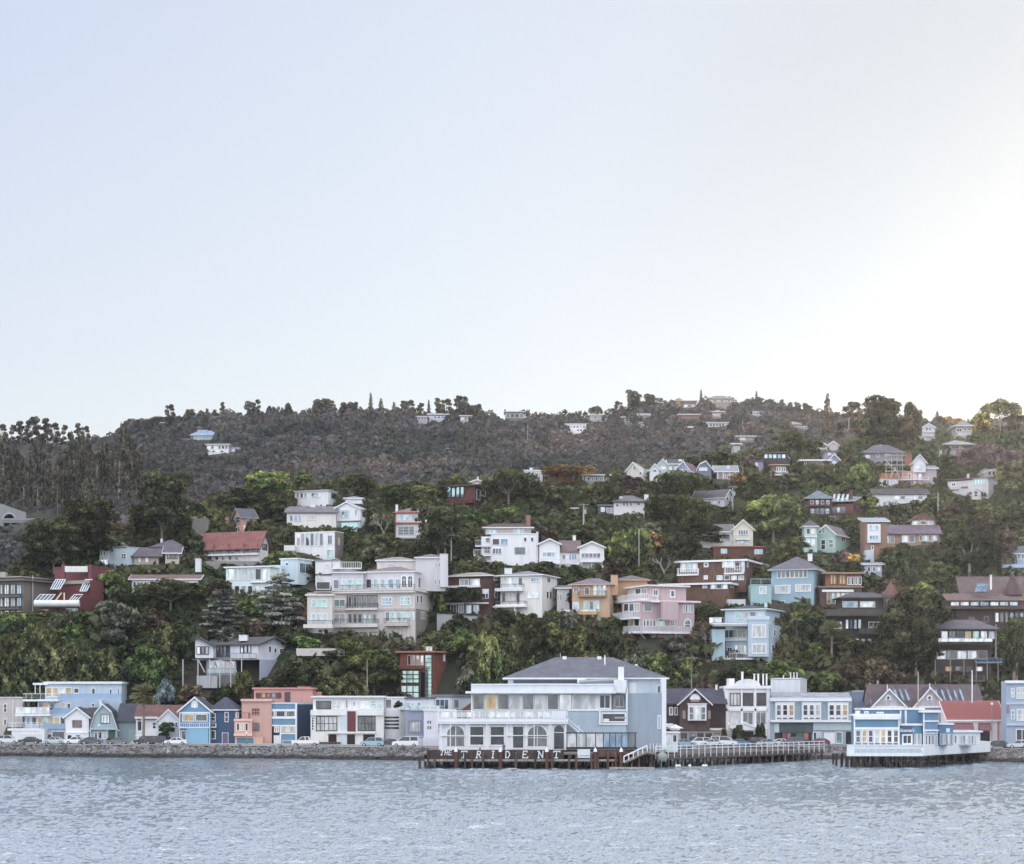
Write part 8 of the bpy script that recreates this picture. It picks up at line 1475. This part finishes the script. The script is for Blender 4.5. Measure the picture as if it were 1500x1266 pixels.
def tree(kind, px, yb, yt, w, m='dark', label=None, Y=None, bark='d', depth=.9, var=None, z0=None, group=None):
    if Y is None: Y = hit(px, yb)
    base = pt(px, yb, Y); hgt = (yb - yt) * Y / F; wid = w * Y / F
    i = CNT.get(kind, 0); CNT[kind] = i + 1
    v = TPL[kind]; me, tr = v[(i if var is None else var) % len(v)]
    r = empty(KIND[kind], base, 0); 
    if kind == 'hedge': r.scale = (wid, 1.8, hgt)
    else: r.scale = (wid, wid * depth, hgt)
    c = bpy.data.objects.new('crown', me); COL.objects.link(c); c.parent = r
    if len(me.materials) == 0: me.materials.append(LM[m])
    c.material_slots[0].link = 'OBJECT'; c.material_slots[0].material = LM[m]
    if kind != 'hedge': c.rotation_euler = (0, 0, rnd.choice((0, 1.57, 3.14, 4.71)) if kind not in ('cypress', 'gum', 'bare') else rnd.choice((0, 3.14)))
    t = bpy.data.objects.new('trunk', tr); COL.objects.link(t); t.parent = r; t.rotation_euler = c.rotation_euler
    if len(tr.materials) == 0: tr.materials.append(BARK[bark])
    t.material_slots[0].link = 'OBJECT'; t.material_slots[0].material = BARK[bark]
    TREES.append(dict(o=r, kind=kind, px=px, yb=yb, yt=yt, w=w, Y=Y, m=m, label=label, h=hgt, group=group))
    return r
T_ = tree
# --- big individual trees of the photograph, left to right
T_('cypress', 238, 808, 692, 118, 'cyp', 'huge dark layered cypress rising highest against the hazy hill on the left', bark='p')
T_('cypress', 130, 838, 735, 100, 'cyp', 'large leaning cypress with pale bare trunk directly above the dark red house', bark='p')
T_('cypress', 80, 858, 760, 92, 'cyp', 'broad dark cypress left of the leaning one, above the taupe apartments', bark='p')
T_('bush', 165, 812, 778, 60, 'grey'); T_('bush', 300, 775, 725, 50, 'olive'); T_('bush', 265, 790, 752, 40, 'dark'); T_('round', 285, 825, 780, 40, 'dark')
T_('round', 165, 888, 830, 52, 'lime', 'yellow green leafy tree hugging the right side of the dark red house'); T_('bush', 190, 850, 828, 26, 'lime')
T_('hedge', 75, 908, 897, 130, 'green', 'bright green clipped hedge running below the dark red house')
T_('hedge', 215, 838, 828, 50, 'green'); T_('hedge', 20, 925, 900, 40, 'lime')
for a in ((-10, 1040, 935, 80), (38, 1048, 905, 92), (88, 1048, 915, 84), (128, 1045, 920, 78), (60, 1000, 898, 80), (160, 1048, 930, 70), (15, 985, 915, 60)): T_('bush', *a, 'olive', Y=449 if a[1] > 1010 else None)
T_('round', 175, 965, 878, 88, 'grey', 'broad grey green tree in the slope below the long low white house'); T_('round', 225, 935, 888, 55, 'brown'); T_('bush', 215, 1000, 930, 74, 'green'); T_('bush', 240, 985, 900, 60, 'olive')
T_('umbrella', 250, 905, 845, 112, 'dark', 'wide dark umbrella pine in front of the long low white house', bark='p')
T_('cedar', 325, 935, 862, 90, 'cedar', 'left one of two blue grey cedars, below the pale blue modern house'); T_('cedar', 410, 932, 838, 100, 'cedar', 'right and taller one of two blue grey cedars, left of the beige mansion')
T_('bush', 368, 905, 868, 50, 'green'); T_('bush', 275, 960, 905, 60, 'dark'); T_('bush', 445, 925, 870, 40, 'brown'); T_('bush', 376, 940, 900, 50, 'brown')
T_('bush', 240, 1040, 985, 38, 'blue', 'pale blue leaved shrub behind the low white cottage', Y=443); T_('round', 222, 1030, 965, 36, 'green', Y=444)
T_('bush', 357, 1022, 972, 38, 'green', 'feathery green shrub in front of the stilted grey house', Y=437); T_('bush', 395, 1022, 985, 60, 'dark', Y=440); T_('bush', 438, 1018, 962, 78, 'dark', Y=441); T_('bush', 478, 1022, 970, 60, 'olive', Y=443); T_('bush', 285, 1030, 995, 50, 'brown', Y=441)
T_('bush', 330, 1035, 1000, 50, 'dark', Y=439); T_('round', 548, 1025, 945, 86, 'green', 'large fresh green tree left of the tall red cedar house', Y=444); T_('bush', 520, 1030, 975, 50, 'olive', Y=443); T_('bush', 585, 1035, 1000, 50, 'brown', Y=445)
T_('round', 644, 908, 858, 30, 'green'); T_('umbrella', 682, 907, 856, 60, 'dark', 'small flat crowned tree with twisted limbs in front of the brown shingled house', bark='p')
T_('hedge', 470, 950, 945, 70, 'dark', Y=459); T_('bush', 590, 955, 940, 40, 'grey', Y=455); T_('bush', 600, 965, 925, 30, 'grey', Y=457)
for a, m in (((645, 968, 916, 66), 'olive'), ((690, 1020, 950, 56), 'grey'), ((712, 1010, 905, 58), 'lime'), ((752, 1000, 906, 60), 'olive'), ((728, 1025, 930, 50), 'lime'), ((800, 990, 905, 70), 'dark'), ((845, 985, 908, 66), 'olive'), ((885, 980, 912, 56), 'dark'), ((775, 1020, 945, 80), 'green'), ((675, 960, 912, 60), 'green'), ((825, 1015, 940, 80), 'dark'), ((870, 1010, 940, 70), 'olive'), ((925, 1010, 945, 60), 'grey'), ((905, 960, 915, 30), 'dark')):
    T_('bush', *a, m, Y=None if a[1] < 995 else 451)
T_('weeping', 918, 960, 925, 34, 'brown', Y=458); T_('bush', 955, 1000, 945, 70, 'green', Y=452); T_('bush', 1000, 1000, 950, 60, 'green', Y=453); T_('bush', 985, 1030, 985, 60, 'dark', Y=447); T_('bush', 1035, 1035, 985, 50, 'brown', Y=447); T_('bare', 1035, 960, 900, 50, 'brown', bark='p'); T_('bush', 1030, 940, 905, 40, 'brown')
T_('bush', 795, 905, 892, 26, 'lime'); T_('bush', 818, 908, 893, 22, 'lime'); T_('round', 900, 905, 865, 26, 'brown'); T_('bush', 700, 838, 807, 44, 'grey', 'pale grey green tree left below the cubic white house'); T_('bush', 728, 838, 818, 30, 'olive')
T_('hedge', 862, 850, 834, 128, 'olive', 'long clipped hedge below the white twin gabled house'); T_('hedge', 945, 850, 830, 36, 'green'); T_('hedge', 755, 838, 829, 60, 'dark')
T_('weeping', 915, 838, 768, 92, 'green', 'bright green trailing tree right of the white twin gabled house'); T_('round', 962, 822, 778, 42, 'autumn', 'russet orange autumn tree behind the bright green trailing tree')
T_('bare', 972, 858, 792, 62, 'dark', 'half bare tree with pale forked limbs left of the brown timber house', bark='g'); T_('round', 1000, 830, 775, 60, 'dark'); T_('bare', 1018, 825, 795, 34, 'dark', bark='p')
T_('cypress', 640, 835, 742, 100, 'cyp', 'dark layered conifer with bare side limbs above the mansion tower', bark='p'); T_('bush', 685, 800, 775, 44, 'olive'); T_('bush', 690, 778, 745, 60, 'green', 'smooth pale green domed shrub below the glass and timber pavilion')
T_('round', 385, 752, 687, 92, 'green', 'large green domed pine with a sunlit rim on the left ridge'); T_('round', 345, 752, 712, 64, 'dark'); T_('round', 410, 775, 728, 58, 'dark'); T_('bush', 310, 768, 738, 40, 'green'); T_('bush', 370, 790, 755, 30, 'dark')
T_('round', 522, 738, 690, 62, 'olive', 'domed tree with bright golden edge right of the white flat roofed ridge house'); T_('umbrella', 590, 752, 706, 70, 'dark'); T_('cypress', 620, 760, 712, 64, 'olive'); T_('bare', 562, 800, 740, 46, 'grey', bark='g'); T_('cypress', 655, 742, 705, 40, 'dark')
T_('round', 545, 790, 745, 36, 'dark'); T_('bush', 560, 812, 775, 60, 'olive'); T_('bush', 515, 800, 782, 50, 'olive'); T_('bush', 610, 830, 795, 60, 'dark'); T_('bush', 550, 825, 795, 50, 'grey'); T_('hedge', 450, 782, 774, 90, 'olive')
T_('umbrella', 745, 752, 683, 86, 'dark', 'broad domed cypress with thick pale forking limbs on the middle ridge', bark='p', depth=1.1); T_('round', 782, 740, 705, 44, 'dark'); T_('umbrella', 835, 712, 679, 84, 'autumn', 'wide flat bronze topped pine over the orange cedar lodge'); T_('round', 815, 752, 710, 60, 'olive'); T_('round', 880, 755, 700, 56, 'olive', bark='p')
T_('bush', 745, 762, 738, 62, 'green'); T_('cedar', 812, 768, 745, 30, 'blue', 'small blue spruce on the lawn left of the tall utility pole'); T_('hedge', 870, 765, 755, 90, 'olive'); T_('bush', 850, 788, 765, 60, 'olive'); T_('bush', 905, 782, 762, 60, 'dark')
T_('umbrella', 985, 745, 688, 106, 'dark', 'big dark domed tree directly below the ridge row of gabled houses', depth=1.2); T_('round', 925, 728, 695, 50, 'plum'); T_('round', 1018, 716, 691, 44, 'dark', 'very dark round tree in front of the slate blue barn gabled house'); T_('bush', 1040, 725, 705, 40, 'dark')
T_('cypress', 985, 775, 725, 76, 'dark', bark='p'); T_('cypress', 1015, 800, 728, 60, 'olive'); T_('bare', 1045, 790, 745, 50, 'dark'); T_('round', 1060, 768, 740, 50, 'dark'); T_('round', 1133, 800, 718, 92, 'lime', 'oak with a bright lime green top between the slate roofs', bark='p'); T_('round', 1105, 795, 750, 60, 'dark')
T_('cypress', 1035, 806, 770, 74, 'dark', 'flat dark branch layers in front of the white wing left of the yellow gable'); T_('round', 1085, 712, 692, 40, 'autumn'); T_('round', 1105, 730, 690, 60, 'olive'); T_('round', 1155, 668, 628, 54, 'olive', 'rounded tree above the modern house with pale glazing bands'); T_('round', 1190, 672, 642, 44, 'olive'); T_('round', 1210, 650, 625, 40, 'green'); T_('round', 1060, 672, 645, 26, 'dark'); T_('round', 1050, 690, 660, 60, 'dark')
T_('cypress', 1292, 665, 583, 82, 'cyp', 'massive dense dark cone shaped cypress on the right skyline', depth=1, var=0); T_('round', 1292, 662, 585, 66, 'dark'); T_('round', 1330, 665, 584, 46, 'brown', bark='p'); T_('conifer', 1212, 655, 577, 26, 'brown', 'tall sparse tiered pine on the right skyline left of the massive dark cypress'); T_('gum', 1242, 655, 588, 50, 'brown', bark='g'); T_('gum', 1262, 650, 600, 34, 'brown', bark='g')
T_('umbrella', 1465, 640, 582, 62, 'olive', 'broad wind swept pine standing highest at the right end of the skyline', bark='g'); T_('round', 1440, 640, 603, 46, 'gold'); T_('round', 1485, 640, 604, 44, 'brown'); T_('round', 1395, 636, 610, 44, 'gold'); T_('round', 1375, 640, 608, 30, 'brown'); T_('conifer', 1373, 620, 602, 12, 'dark'); T_('round', 1348, 640, 610, 28, 'brown')
T_('umbrella', 1450, 720, 645, 90, 'plum'); T_('round', 1390, 690, 665, 50, 'olive'); T_('round', 1480, 735, 675, 56, 'olive'); T_('hedge', 1480, 722, 712, 110, 'olive'); T_('bush', 1260, 712, 668, 40, 'green'); T_('bush', 1285, 735, 712, 36, 'lime'); T_('bush', 1250, 735, 700, 50, 'dark')
T_('bush', 1350, 762, 722, 60, 'dark'); T_('bush', 1310, 765, 735, 50, 'dark'); T_('round', 1400, 772, 735, 50, 'brown'); T_('bush', 1440, 780, 728, 80, 'olive'); T_('round', 1485, 790, 735, 60, 'dark')
T_('round', 1420, 850, 765, 94, 'dark', 'wide dark tree with several long pale trunks on the right slope', bark='g'); T_('round', 1470, 845, 775, 60, 'brown', bark='g'); T_('round', 1320, 860, 800, 60, 'dark', bark='p'); T_('round', 1376, 865, 822, 66, 'green', 'fresh green domed tree up left of the long purple brown roofs'); T_('bush', 1350, 880, 845, 50, 'lime'); T_('bush', 1395, 880, 850, 36, 'olive')
T_('cypress', 1342, 1000, 868, 112, 'cyp', 'great dark layered cypress between the Tudor house and the blue decked house', bark='p', var=1); T_('cypress', 1325, 1005, 925, 90, 'cyp', bark='p', Y=452)
T_('cypress', 1490, 1010, 905, 60, 'dark', bark='g'); T_('round', 1262, 885, 843, 40, 'dark', 'dark bushy tree covering the right half of the orange timber balcony'); T_('bush', 1238, 835, 800, 40, 'plum', 'dark purple shrub at the right corner of the mint green Victorian'); T_('round', 1248, 845, 810, 32, 'gold', 'golden yellow shrub right of the mint green Victorian house')
T_('hedge', 1170, 822, 810, 130, 'olive'); T_('bush', 1220, 768, 752, 30, 'grey'); T_('bush', 1242, 770, 753, 30, 'olive'); T_('bush', 1275, 785, 740, 26, 'dark'); T_('round', 1200, 715, 690, 60, 'dark'); T_('round', 1160, 720, 692, 60, 'grey')
T_('bush', 1175, 930, 885, 56, 'green'); T_('round', 1185, 950, 895, 60, 'dark'); T_('bush', 1215, 935, 910, 60, 'lime'); T_('bush', 1240, 960, 925, 70, 'olive'); T_('bush', 1185, 985, 945, 80, 'olive'); T_('bush', 1240, 1005, 960, 80, 'brown', Y=450); T_('bush', 1145, 1000, 960, 80, 'green', Y=452); T_('bush', 1090, 1005, 968, 80, 'green', Y=453); T_('bush', 1210, 1015, 975, 60, 'green', Y=447); T_('bush', 1290, 1010, 950, 70, 'brown', Y=449); T_('bush', 1075, 1000, 975, 60, 'dark', Y=449); T_('bush', 1270, 990, 945, 60, 'olive', Y=455); T_('bush', 1400, 1010, 975, 60, 'brown', Y=451)
T_('bush', 700, 1042, 975, 60, 'dark', Y=447); T_('bush', 425, 1000, 962, 50, 'olive', Y=453); T_('bush', 1150, 975, 918, 44, 'olive', Y=457); T_('bush', 632, 955, 928, 30, 'grey', Y=458); T_('bush', 420, 1000, 968, 40, 'dark', Y=455); T_('round', 700, 1005, 935, 60, 'olive', Y=452); T_('bush', 1310, 955, 925, 40, 'dark')
# --- trees of the skyline and the far hill
def sk(kind, px, yt, w, m='far', yb=None, label=None, bark='d', Y=None):
    kind = 'bush' if kind == 'round' else kind; yb = yb or lerp_tab(SKY_Y, px) + 7; w *= 1.1; T_(kind, px, yb, yt, w, m, label, Y=Y or (YS - 12), bark=bark, group='trees along the far skyline')
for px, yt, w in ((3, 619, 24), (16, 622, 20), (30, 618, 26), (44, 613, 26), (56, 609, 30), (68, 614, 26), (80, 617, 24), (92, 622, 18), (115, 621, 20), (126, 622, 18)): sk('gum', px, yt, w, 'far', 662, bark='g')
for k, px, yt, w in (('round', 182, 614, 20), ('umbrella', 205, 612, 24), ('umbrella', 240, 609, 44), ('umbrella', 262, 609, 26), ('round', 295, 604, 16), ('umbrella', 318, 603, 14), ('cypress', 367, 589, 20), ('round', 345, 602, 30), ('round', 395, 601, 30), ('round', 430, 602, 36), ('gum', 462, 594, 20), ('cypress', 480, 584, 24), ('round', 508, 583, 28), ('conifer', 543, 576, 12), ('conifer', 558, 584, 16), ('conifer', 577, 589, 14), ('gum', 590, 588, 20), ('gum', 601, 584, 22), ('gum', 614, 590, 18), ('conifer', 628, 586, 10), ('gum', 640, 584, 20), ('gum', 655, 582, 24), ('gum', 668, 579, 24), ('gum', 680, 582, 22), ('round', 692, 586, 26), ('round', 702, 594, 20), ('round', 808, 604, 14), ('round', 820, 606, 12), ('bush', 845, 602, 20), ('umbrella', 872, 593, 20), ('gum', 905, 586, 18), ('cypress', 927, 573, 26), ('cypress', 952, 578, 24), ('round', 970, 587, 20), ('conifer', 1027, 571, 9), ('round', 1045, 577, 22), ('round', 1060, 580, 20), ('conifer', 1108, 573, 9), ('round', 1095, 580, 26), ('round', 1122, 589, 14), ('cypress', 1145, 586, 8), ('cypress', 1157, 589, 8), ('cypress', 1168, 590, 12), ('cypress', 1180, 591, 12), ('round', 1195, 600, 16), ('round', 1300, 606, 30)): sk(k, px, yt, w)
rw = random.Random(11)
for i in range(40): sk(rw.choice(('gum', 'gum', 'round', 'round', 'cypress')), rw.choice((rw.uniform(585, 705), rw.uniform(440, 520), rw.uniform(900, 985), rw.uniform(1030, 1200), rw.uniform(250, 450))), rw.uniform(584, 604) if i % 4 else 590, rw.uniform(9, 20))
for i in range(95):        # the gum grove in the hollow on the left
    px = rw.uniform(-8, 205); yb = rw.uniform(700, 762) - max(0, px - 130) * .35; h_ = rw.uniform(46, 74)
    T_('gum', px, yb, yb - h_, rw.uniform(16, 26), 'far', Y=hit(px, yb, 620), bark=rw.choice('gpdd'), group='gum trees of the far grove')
# --- smaller trees and shrubs that fill the gardens between the houses
HB = [(h_.ext, h_.Y) for h_ in HOUSES if h_.ext[0] < 1e8]
def clash(px, w, yt, yb, Y):
    for (x0, y0, x1, y1), Yh in HB:
        ox = min(px + w / 2, x1) - max(px - w / 2, x0); oy = min(yb, y1) - max(yt, y0)
        if ox <= 0 or oy <= 0: continue
        a = ox * oy
        if Yh > Y - 1:
            if a > .10 * (x1 - x0) * (y1 - y0) or a > .3 * w * (yb - yt): return True
        elif a > .75 * w * (yb - yt): return True
        if Yh - 2 < Y < Yh + 9 and ox > w * .25: return True
    return False
rf = random.Random(5); placed = [(t['px'], t['yb'], t['w']) for t in TREES]; nf = 0
for it in range(9000):
    if nf >= 215: break
    px = rf.uniform(-20, 1520); yr = lerp_tab(RIDGE, px); yb = rf.uniform(yr + 2, 1012)
    s = rf.uniform(.7, 1.25) * (.62 + .38 * (yb - 600) / 400); w = 52 * s; hgt = 40 * s * rf.uniform(.8, 1.35)
    if any(abs(px - a) < (w + c) * .36 and abs(yb - b) < 15 for a, b, c in placed): continue
    Y = hit(px, yb)
    if clash(px, w, yb - hgt, yb, Y): continue
    k = rf.choice(('bush', 'bush', 'bush', 'round', 'round', 'cypress', 'bush', 'bare' if rf.random() < .3 else 'round')); m = rf.choice(('dark', 'dark', 'olive', 'olive', 'green', 'brown', 'dark', 'grey', 'olive', 'lime' if rf.random() < .4 else 'dark', 'plum' if rf.random() < .3 else 'dark'))
    T_(k, px, yb, yb - hgt, w, m, Y=Y, group='garden trees and shrubs between the houses'); placed.append((px, yb, w)); nf += 1
# --- words for the plants: nearest building and direction
used = set(t['label'] for t in TREES if t['label'])
LMK = [((h_.ext[0] + h_.ext[2]) / 2, (h_.ext[1] + h_.ext[3]) / 2, (h_.ext[2] - h_.ext[0]) / 2, (h_.ext[3] - h_.ext[1]) / 2, h_.noun) for h_ in HOUSES if h_.noun]
def rel(t, L):
    cx, cy = t['px'], (t['yb'] + t['yt']) / 2; dx, dy = cx - L[0], cy - L[1]
    hx = 'left' if dx < 0 else 'right'; vy = 'above' if dy < 0 else 'below'
    ax, ay = abs(dx) / (L[2] + 8), abs(dy) / (L[3] + 8)
    if ax > 1.8 * ay: return ('just ' if ax < 1.6 else 'well ') + hx + ' of the '
    if ay > 1.8 * ax: return ('just ' if ay < 1.8 else 'well ') + vy + ' the '
    return vy + ' and ' + hx + ' of the '
def size_word(t): 
    a = t['w'] / max(t['yb'] - t['yt'], 1)
    return 'tall ' if a < .8 else ('wide ' if a > 1.5 else '')
def size2(t): return 'small ' if t['w'] < 28 else ('big ' if t['w'] > 55 else 'medium ')
for t in TREES:
    if not t['label']:
        near = sorted(LMK, key=lambda L: max(0, abs(t['px'] - L[0]) - L[2]) + 1.3 * max(0, abs((t['yb'] + t['yt']) / 2 - L[1]) - L[3]) + .15 * (abs(t['px'] - L[0]) + abs((t['yb'] + t['yt']) / 2 - L[1])))[:5]
        look = MLOOK[t['m']] + ' ' + LOOK[t['kind']]; cand = []
        for sz in ('', size_word(t), size2(t)):
            for L in near[:2]: cand.append(sz + look + ' ' + rel(t, L) + L[4])
        for i in range(4):
            for j in range(4):
                if i != j: cand.append(look + ' ' + rel(t, near[i]).replace(' the ', ' ') + near[i][4] + ', ' + rel(t, near[j]).replace('just ', '').replace('well ', '').replace(' the ', ' ') + near[j][4])
        for i in range(3):
            for w_ in ('upper', 'lower', 'leftmost', 'rightmost'): cand.append(w_ + ' ' + look + ' ' + rel(t, near[i]) + near[i][4])
        cand = [c for c in cand if len(c.split()) <= 16]
        t['label'] = next((c for c in cand if c not in used), None)
        if t['label'] is None: t['label'] = look + ' among others on the slope'; t['group'] = t['group'] or 'garden trees and shrubs between the houses'
        used.add(t['label'])
    tag(t['o'], t['label'], 'hedge' if t['kind'] == 'hedge' else ('shrub' if t['kind'] == 'bush' else 'tree'), t['group'])
# --- ground cover: low scrub on the near slope and the far wood that reads as one mass
HF = [q for q in HB if q[1] > 600]; HN = [q for q in HB if q[1] <= 600]
def scatter(name, n, fY, per, size, hh_, seed, m, thin=None):
    rg = np.random.default_rng(seed); C = []; 
    k = 0; rr = random.Random(seed)
    while k < n:
        px, Y = fY(rr)
        X = kx(px) * Y; z = tz(X, Y); s = size * (.5 + 1.5 * rr.random() ** 2.2)
        if Y > 600 and px < 212 and 636 < YH - (z - H) * F / Y < 775: s *= .5
        pg = YH - (z - H) * F / Y; ptp = YH - (z + s * 1.35 * hh_ - H) * F / Y
        if any(x0 - 3 < px < x1 + 3 and ptp < y1 - .2 * (y1 - y0) and pg > y0 - 2 and Y < Yh + 10 for (x0, y0, x1, y1), Yh in (HF if Y > 600 else HN)): k += 1; C.append((X, Y, z - 3, .3, .3, .3)); continue
        C.append((X, Y, z + s * hh_ * .25, s, s, s * hh_)); k += 1
    C = np.array(C); i = np.repeat(np.arange(n), per); d = rg.normal(0, 1, (n * per, 3)); d /= np.linalg.norm(d, axis=1)[:, None]; d[:, 2] = np.abs(d[:, 2]) - .15; d[:, 1] = np.where(rg.random(n * per) < .7, -np.abs(d[:, 1]), d[:, 1])
    P = C[i, :3] + d * C[i, 3:6] * rg.uniform(.8, 1.1, (n * per, 1)); S = C[i, 3] * (.42 if per < 40 else .3)
    me = leaf_mesh(name, P, d.copy(), S, 1.0, rg); me.materials.append(LM[m] if isinstance(m, str) else m)
    return tag(link(name, me), kind='stuff')
def near_pos(r):
    px = r.uniform(-40, 1540) if r.random() < .72 else r.choice((r.uniform(-420, -40), r.uniform(1540, 1900))); yr = lerp_tab(RIDGE, px); Yr = hill_depth(yr); return px, r.uniform(440, Yr + 6)
def far_pos(r):
    px = r.uniform(-40, 1540) if r.random() < .8 else r.choice((r.uniform(-420, -40), r.uniform(1540, 1900))); yr = lerp_tab(RIDGE, px); Yr = hill_depth(yr); t = r.random() ** .8; return px, (Yr + 60) + (YS + 4 - Yr - 60) * t
def ground_leaf(name, stops, scale):
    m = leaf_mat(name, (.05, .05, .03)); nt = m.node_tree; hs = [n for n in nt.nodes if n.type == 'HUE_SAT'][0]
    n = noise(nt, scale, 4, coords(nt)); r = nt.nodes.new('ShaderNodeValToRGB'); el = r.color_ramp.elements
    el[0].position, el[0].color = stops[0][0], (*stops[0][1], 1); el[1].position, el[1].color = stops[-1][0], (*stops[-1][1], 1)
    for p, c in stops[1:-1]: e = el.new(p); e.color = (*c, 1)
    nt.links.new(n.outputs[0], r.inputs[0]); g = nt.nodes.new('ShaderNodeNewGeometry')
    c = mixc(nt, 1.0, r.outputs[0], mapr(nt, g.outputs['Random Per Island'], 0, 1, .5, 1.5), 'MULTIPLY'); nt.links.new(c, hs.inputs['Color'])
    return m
scatter('undergrowth', 16000, near_pos, 18, 1.7, 1.0, 21, ground_leaf('scrub', [(.36, (.04, .06, .026)), (.52, (.085, .1, .045)), (.64, (.095, .078, .05))], .06))
scatter('far_woodland', 11000, far_pos, 56, 2.9, 1.15, 22, ground_leaf('woodland', [(.34, (.045, .056, .066)), (.44, (.085, .098, .098)), (.54, (.105, .102, .12)), (.64, (.16, .135, .14))], .014))  # far leaf colours shifted to mauve grey, haze put into them
palm(210, 1090, 999, 44, 'fan palm with a grey trunk in front of the low white cottage', 428)
palm(1218, 968, 905, 40, 'palm tree right of the light sky blue house', hit(1218, 968) - 2)
T_('round', 242, 1088, 1057, 32, 'dark', 'small dark round street tree before the low white cottage', Y=429); tag(TREES[-1]['o'], TREES[-1]['label'], 'tree')
for i, (px, yb, yt, w, m, lb, Y) in enumerate(((48, 1080, 1073, 42, 'plum', 'magenta bougainvillea spilling over the white garage wall', 438), (128, 1090, 1078, 22, 'autumn', 'reddish bush between white gabled and gambrel houses', 425), (163, 1090, 1078, 20, 'green', 'green bush at the gambrel house porch', 424), (1083, 1090, 1055, 24, 'dark', 'dark ivy mass left of the hotel entrance', 404), (1114, 1090, 1053, 20, 'dark', 'dark ivy mass right of the hotel entrance', 404), (583, 1038, 1024, 16, 'dark', 'small dark shrub on the cream house roof terrace', 410), (1061, 1090, 1060, 12, 'dark', 'dark climbing plant between chalet and hotel', 404))):
    T_('bush', px, yb, yt, w, m, lb, Y=Y); tag(TREES[-1]['o'], lb, 'shrub')
MATS['leaf_bg'] = leaf_mat('magenta_flower', (.35, .05, .18), (.5, .1, .3)); TREES[-7]['o'].children[0].material_slots[0].material = MATS['leaf_bg']
# ------------------------------------------------------------------ people on the piers
def person_template():
    J = dict(p=((0, 0, .95), .14), c=((0, .0, 1.2), .15), s=((0, 0, 1.4), .14), n=((0, 0, 1.5), .06), h=((0, -.01, 1.62), .1), t=((0, 0, 1.72), .085),
        la=((-.19, 0, 1.4), .06), le=((-.25, .02, 1.12), .045), lw=((-.22, -.12, .9), .035), lh=((-.21, -.16, .84), .035), ra=((.19, 0, 1.4), .06), re=((.26, .02, 1.12), .045), rw=((.25, -.1, .88), .035), rh=((.24, -.14, .82), .035),
        lk=((-.11, -.02, .5), .07), lf=((-.12, .02, .08), .045), lt=((-.13, -.16, .04), .04), rk=((.11, .0, .5), .07), rf=((.12, .04, .08), .045), rt=((.14, -.14, .04), .04), lq=((-.1, 0, .88), .1), rq=((.1, 0, .88), .1))
    ks = list(J); me = bpy.data.meshes.new('person'); E = [('p', 'c'), ('c', 's'), ('s', 'n'), ('n', 'h'), ('h', 't'), ('s', 'la'), ('la', 'le'), ('le', 'lw'), ('lw', 'lh'), ('s', 'ra'), ('ra', 're'), ('re', 'rw'), ('rw', 'rh'), ('p', 'lq'), ('lq', 'lk'), ('lk', 'lf'), ('lf', 'lt'), ('p', 'rq'), ('rq', 'rk'), ('rk', 'rf'), ('rf', 'rt')]
    me.from_pydata([J[k][0] for k in ks], [(ks.index(a), ks.index(b)) for a, b in E], [])
    o = bpy.data.objects.new('person', me); COL.objects.link(o); md = o.modifiers.new('skin', 'SKIN'); 
    if not me.skin_vertices: me.skin_vertices.new() if hasattr(me.skin_vertices, 'new') else None
    if len(me.skin_vertices):
        for i, k in enumerate(ks): me.skin_vertices[0].data[i].radius = (J[k][1], J[k][1]); me.skin_vertices[0].data[i].use_root = (k == 'p')
    s_ = o.modifiers.new('sub', 'SUBSURF'); s_.levels = 1; s_.render_levels = 1; bpy.context.view_layer.update()
    m2 = bpy.data.meshes.new_from_object(o.evaluated_get(bpy.context.evaluated_depsgraph_get())); bpy.data.objects.remove(o); return m2
try:
    PM = person_template()
except Exception as ex:
    PM = None; print('person', ex)
if PM and len(PM.polygons):
    skin, hair = M('f#c89c84'), M('f#3c2c24'); PM.materials.clear(); 
    for m_ in (skin, M('f#8c5c6c'), M('f#2c3444')): PM.materials.append(m_)
    for p in PM.polygons:
        z, x = p.center.z, abs(p.center.x); p.material_index = 0 if z > 1.47 or (x > .2 and z < 1.05) else (1 if z > .92 else 2)
    HM = MB().ball((0, .01, 1.69), .12, .125, .11, 10, 6).mesh('hair')
    for px, Y, z, c1, lb, rz in ((1114, 384, 2.62 - .37, 'f#d0889c', 'person in a pink top walking on the dark pier before the hotel', .6), (1120, 386, 2.62 - .37, 'f#5c6c8c', 'person in a blue jacket beside the one in pink on the dark pier', 2.6), (703, 346.5, 2.75, 'f#c0c8d4', 'person in a pale shirt at the pier railing behind the letter R', 1), (738, 346, 2.75, 'f#3c4c6c', 'person in navy at the pier railing right of the letter I', 3)):
        b = bpy.data.objects.new('person', PM); COL.objects.link(b); b.location = (kx(px) * Y, Y, z); b.rotation_euler = (0, 0, rz); b.material_slots[1].link = 'OBJECT'; b.material_slots[1].material = M(c1); tag(b, lb, 'person'); link('hair', HM, hair, b)
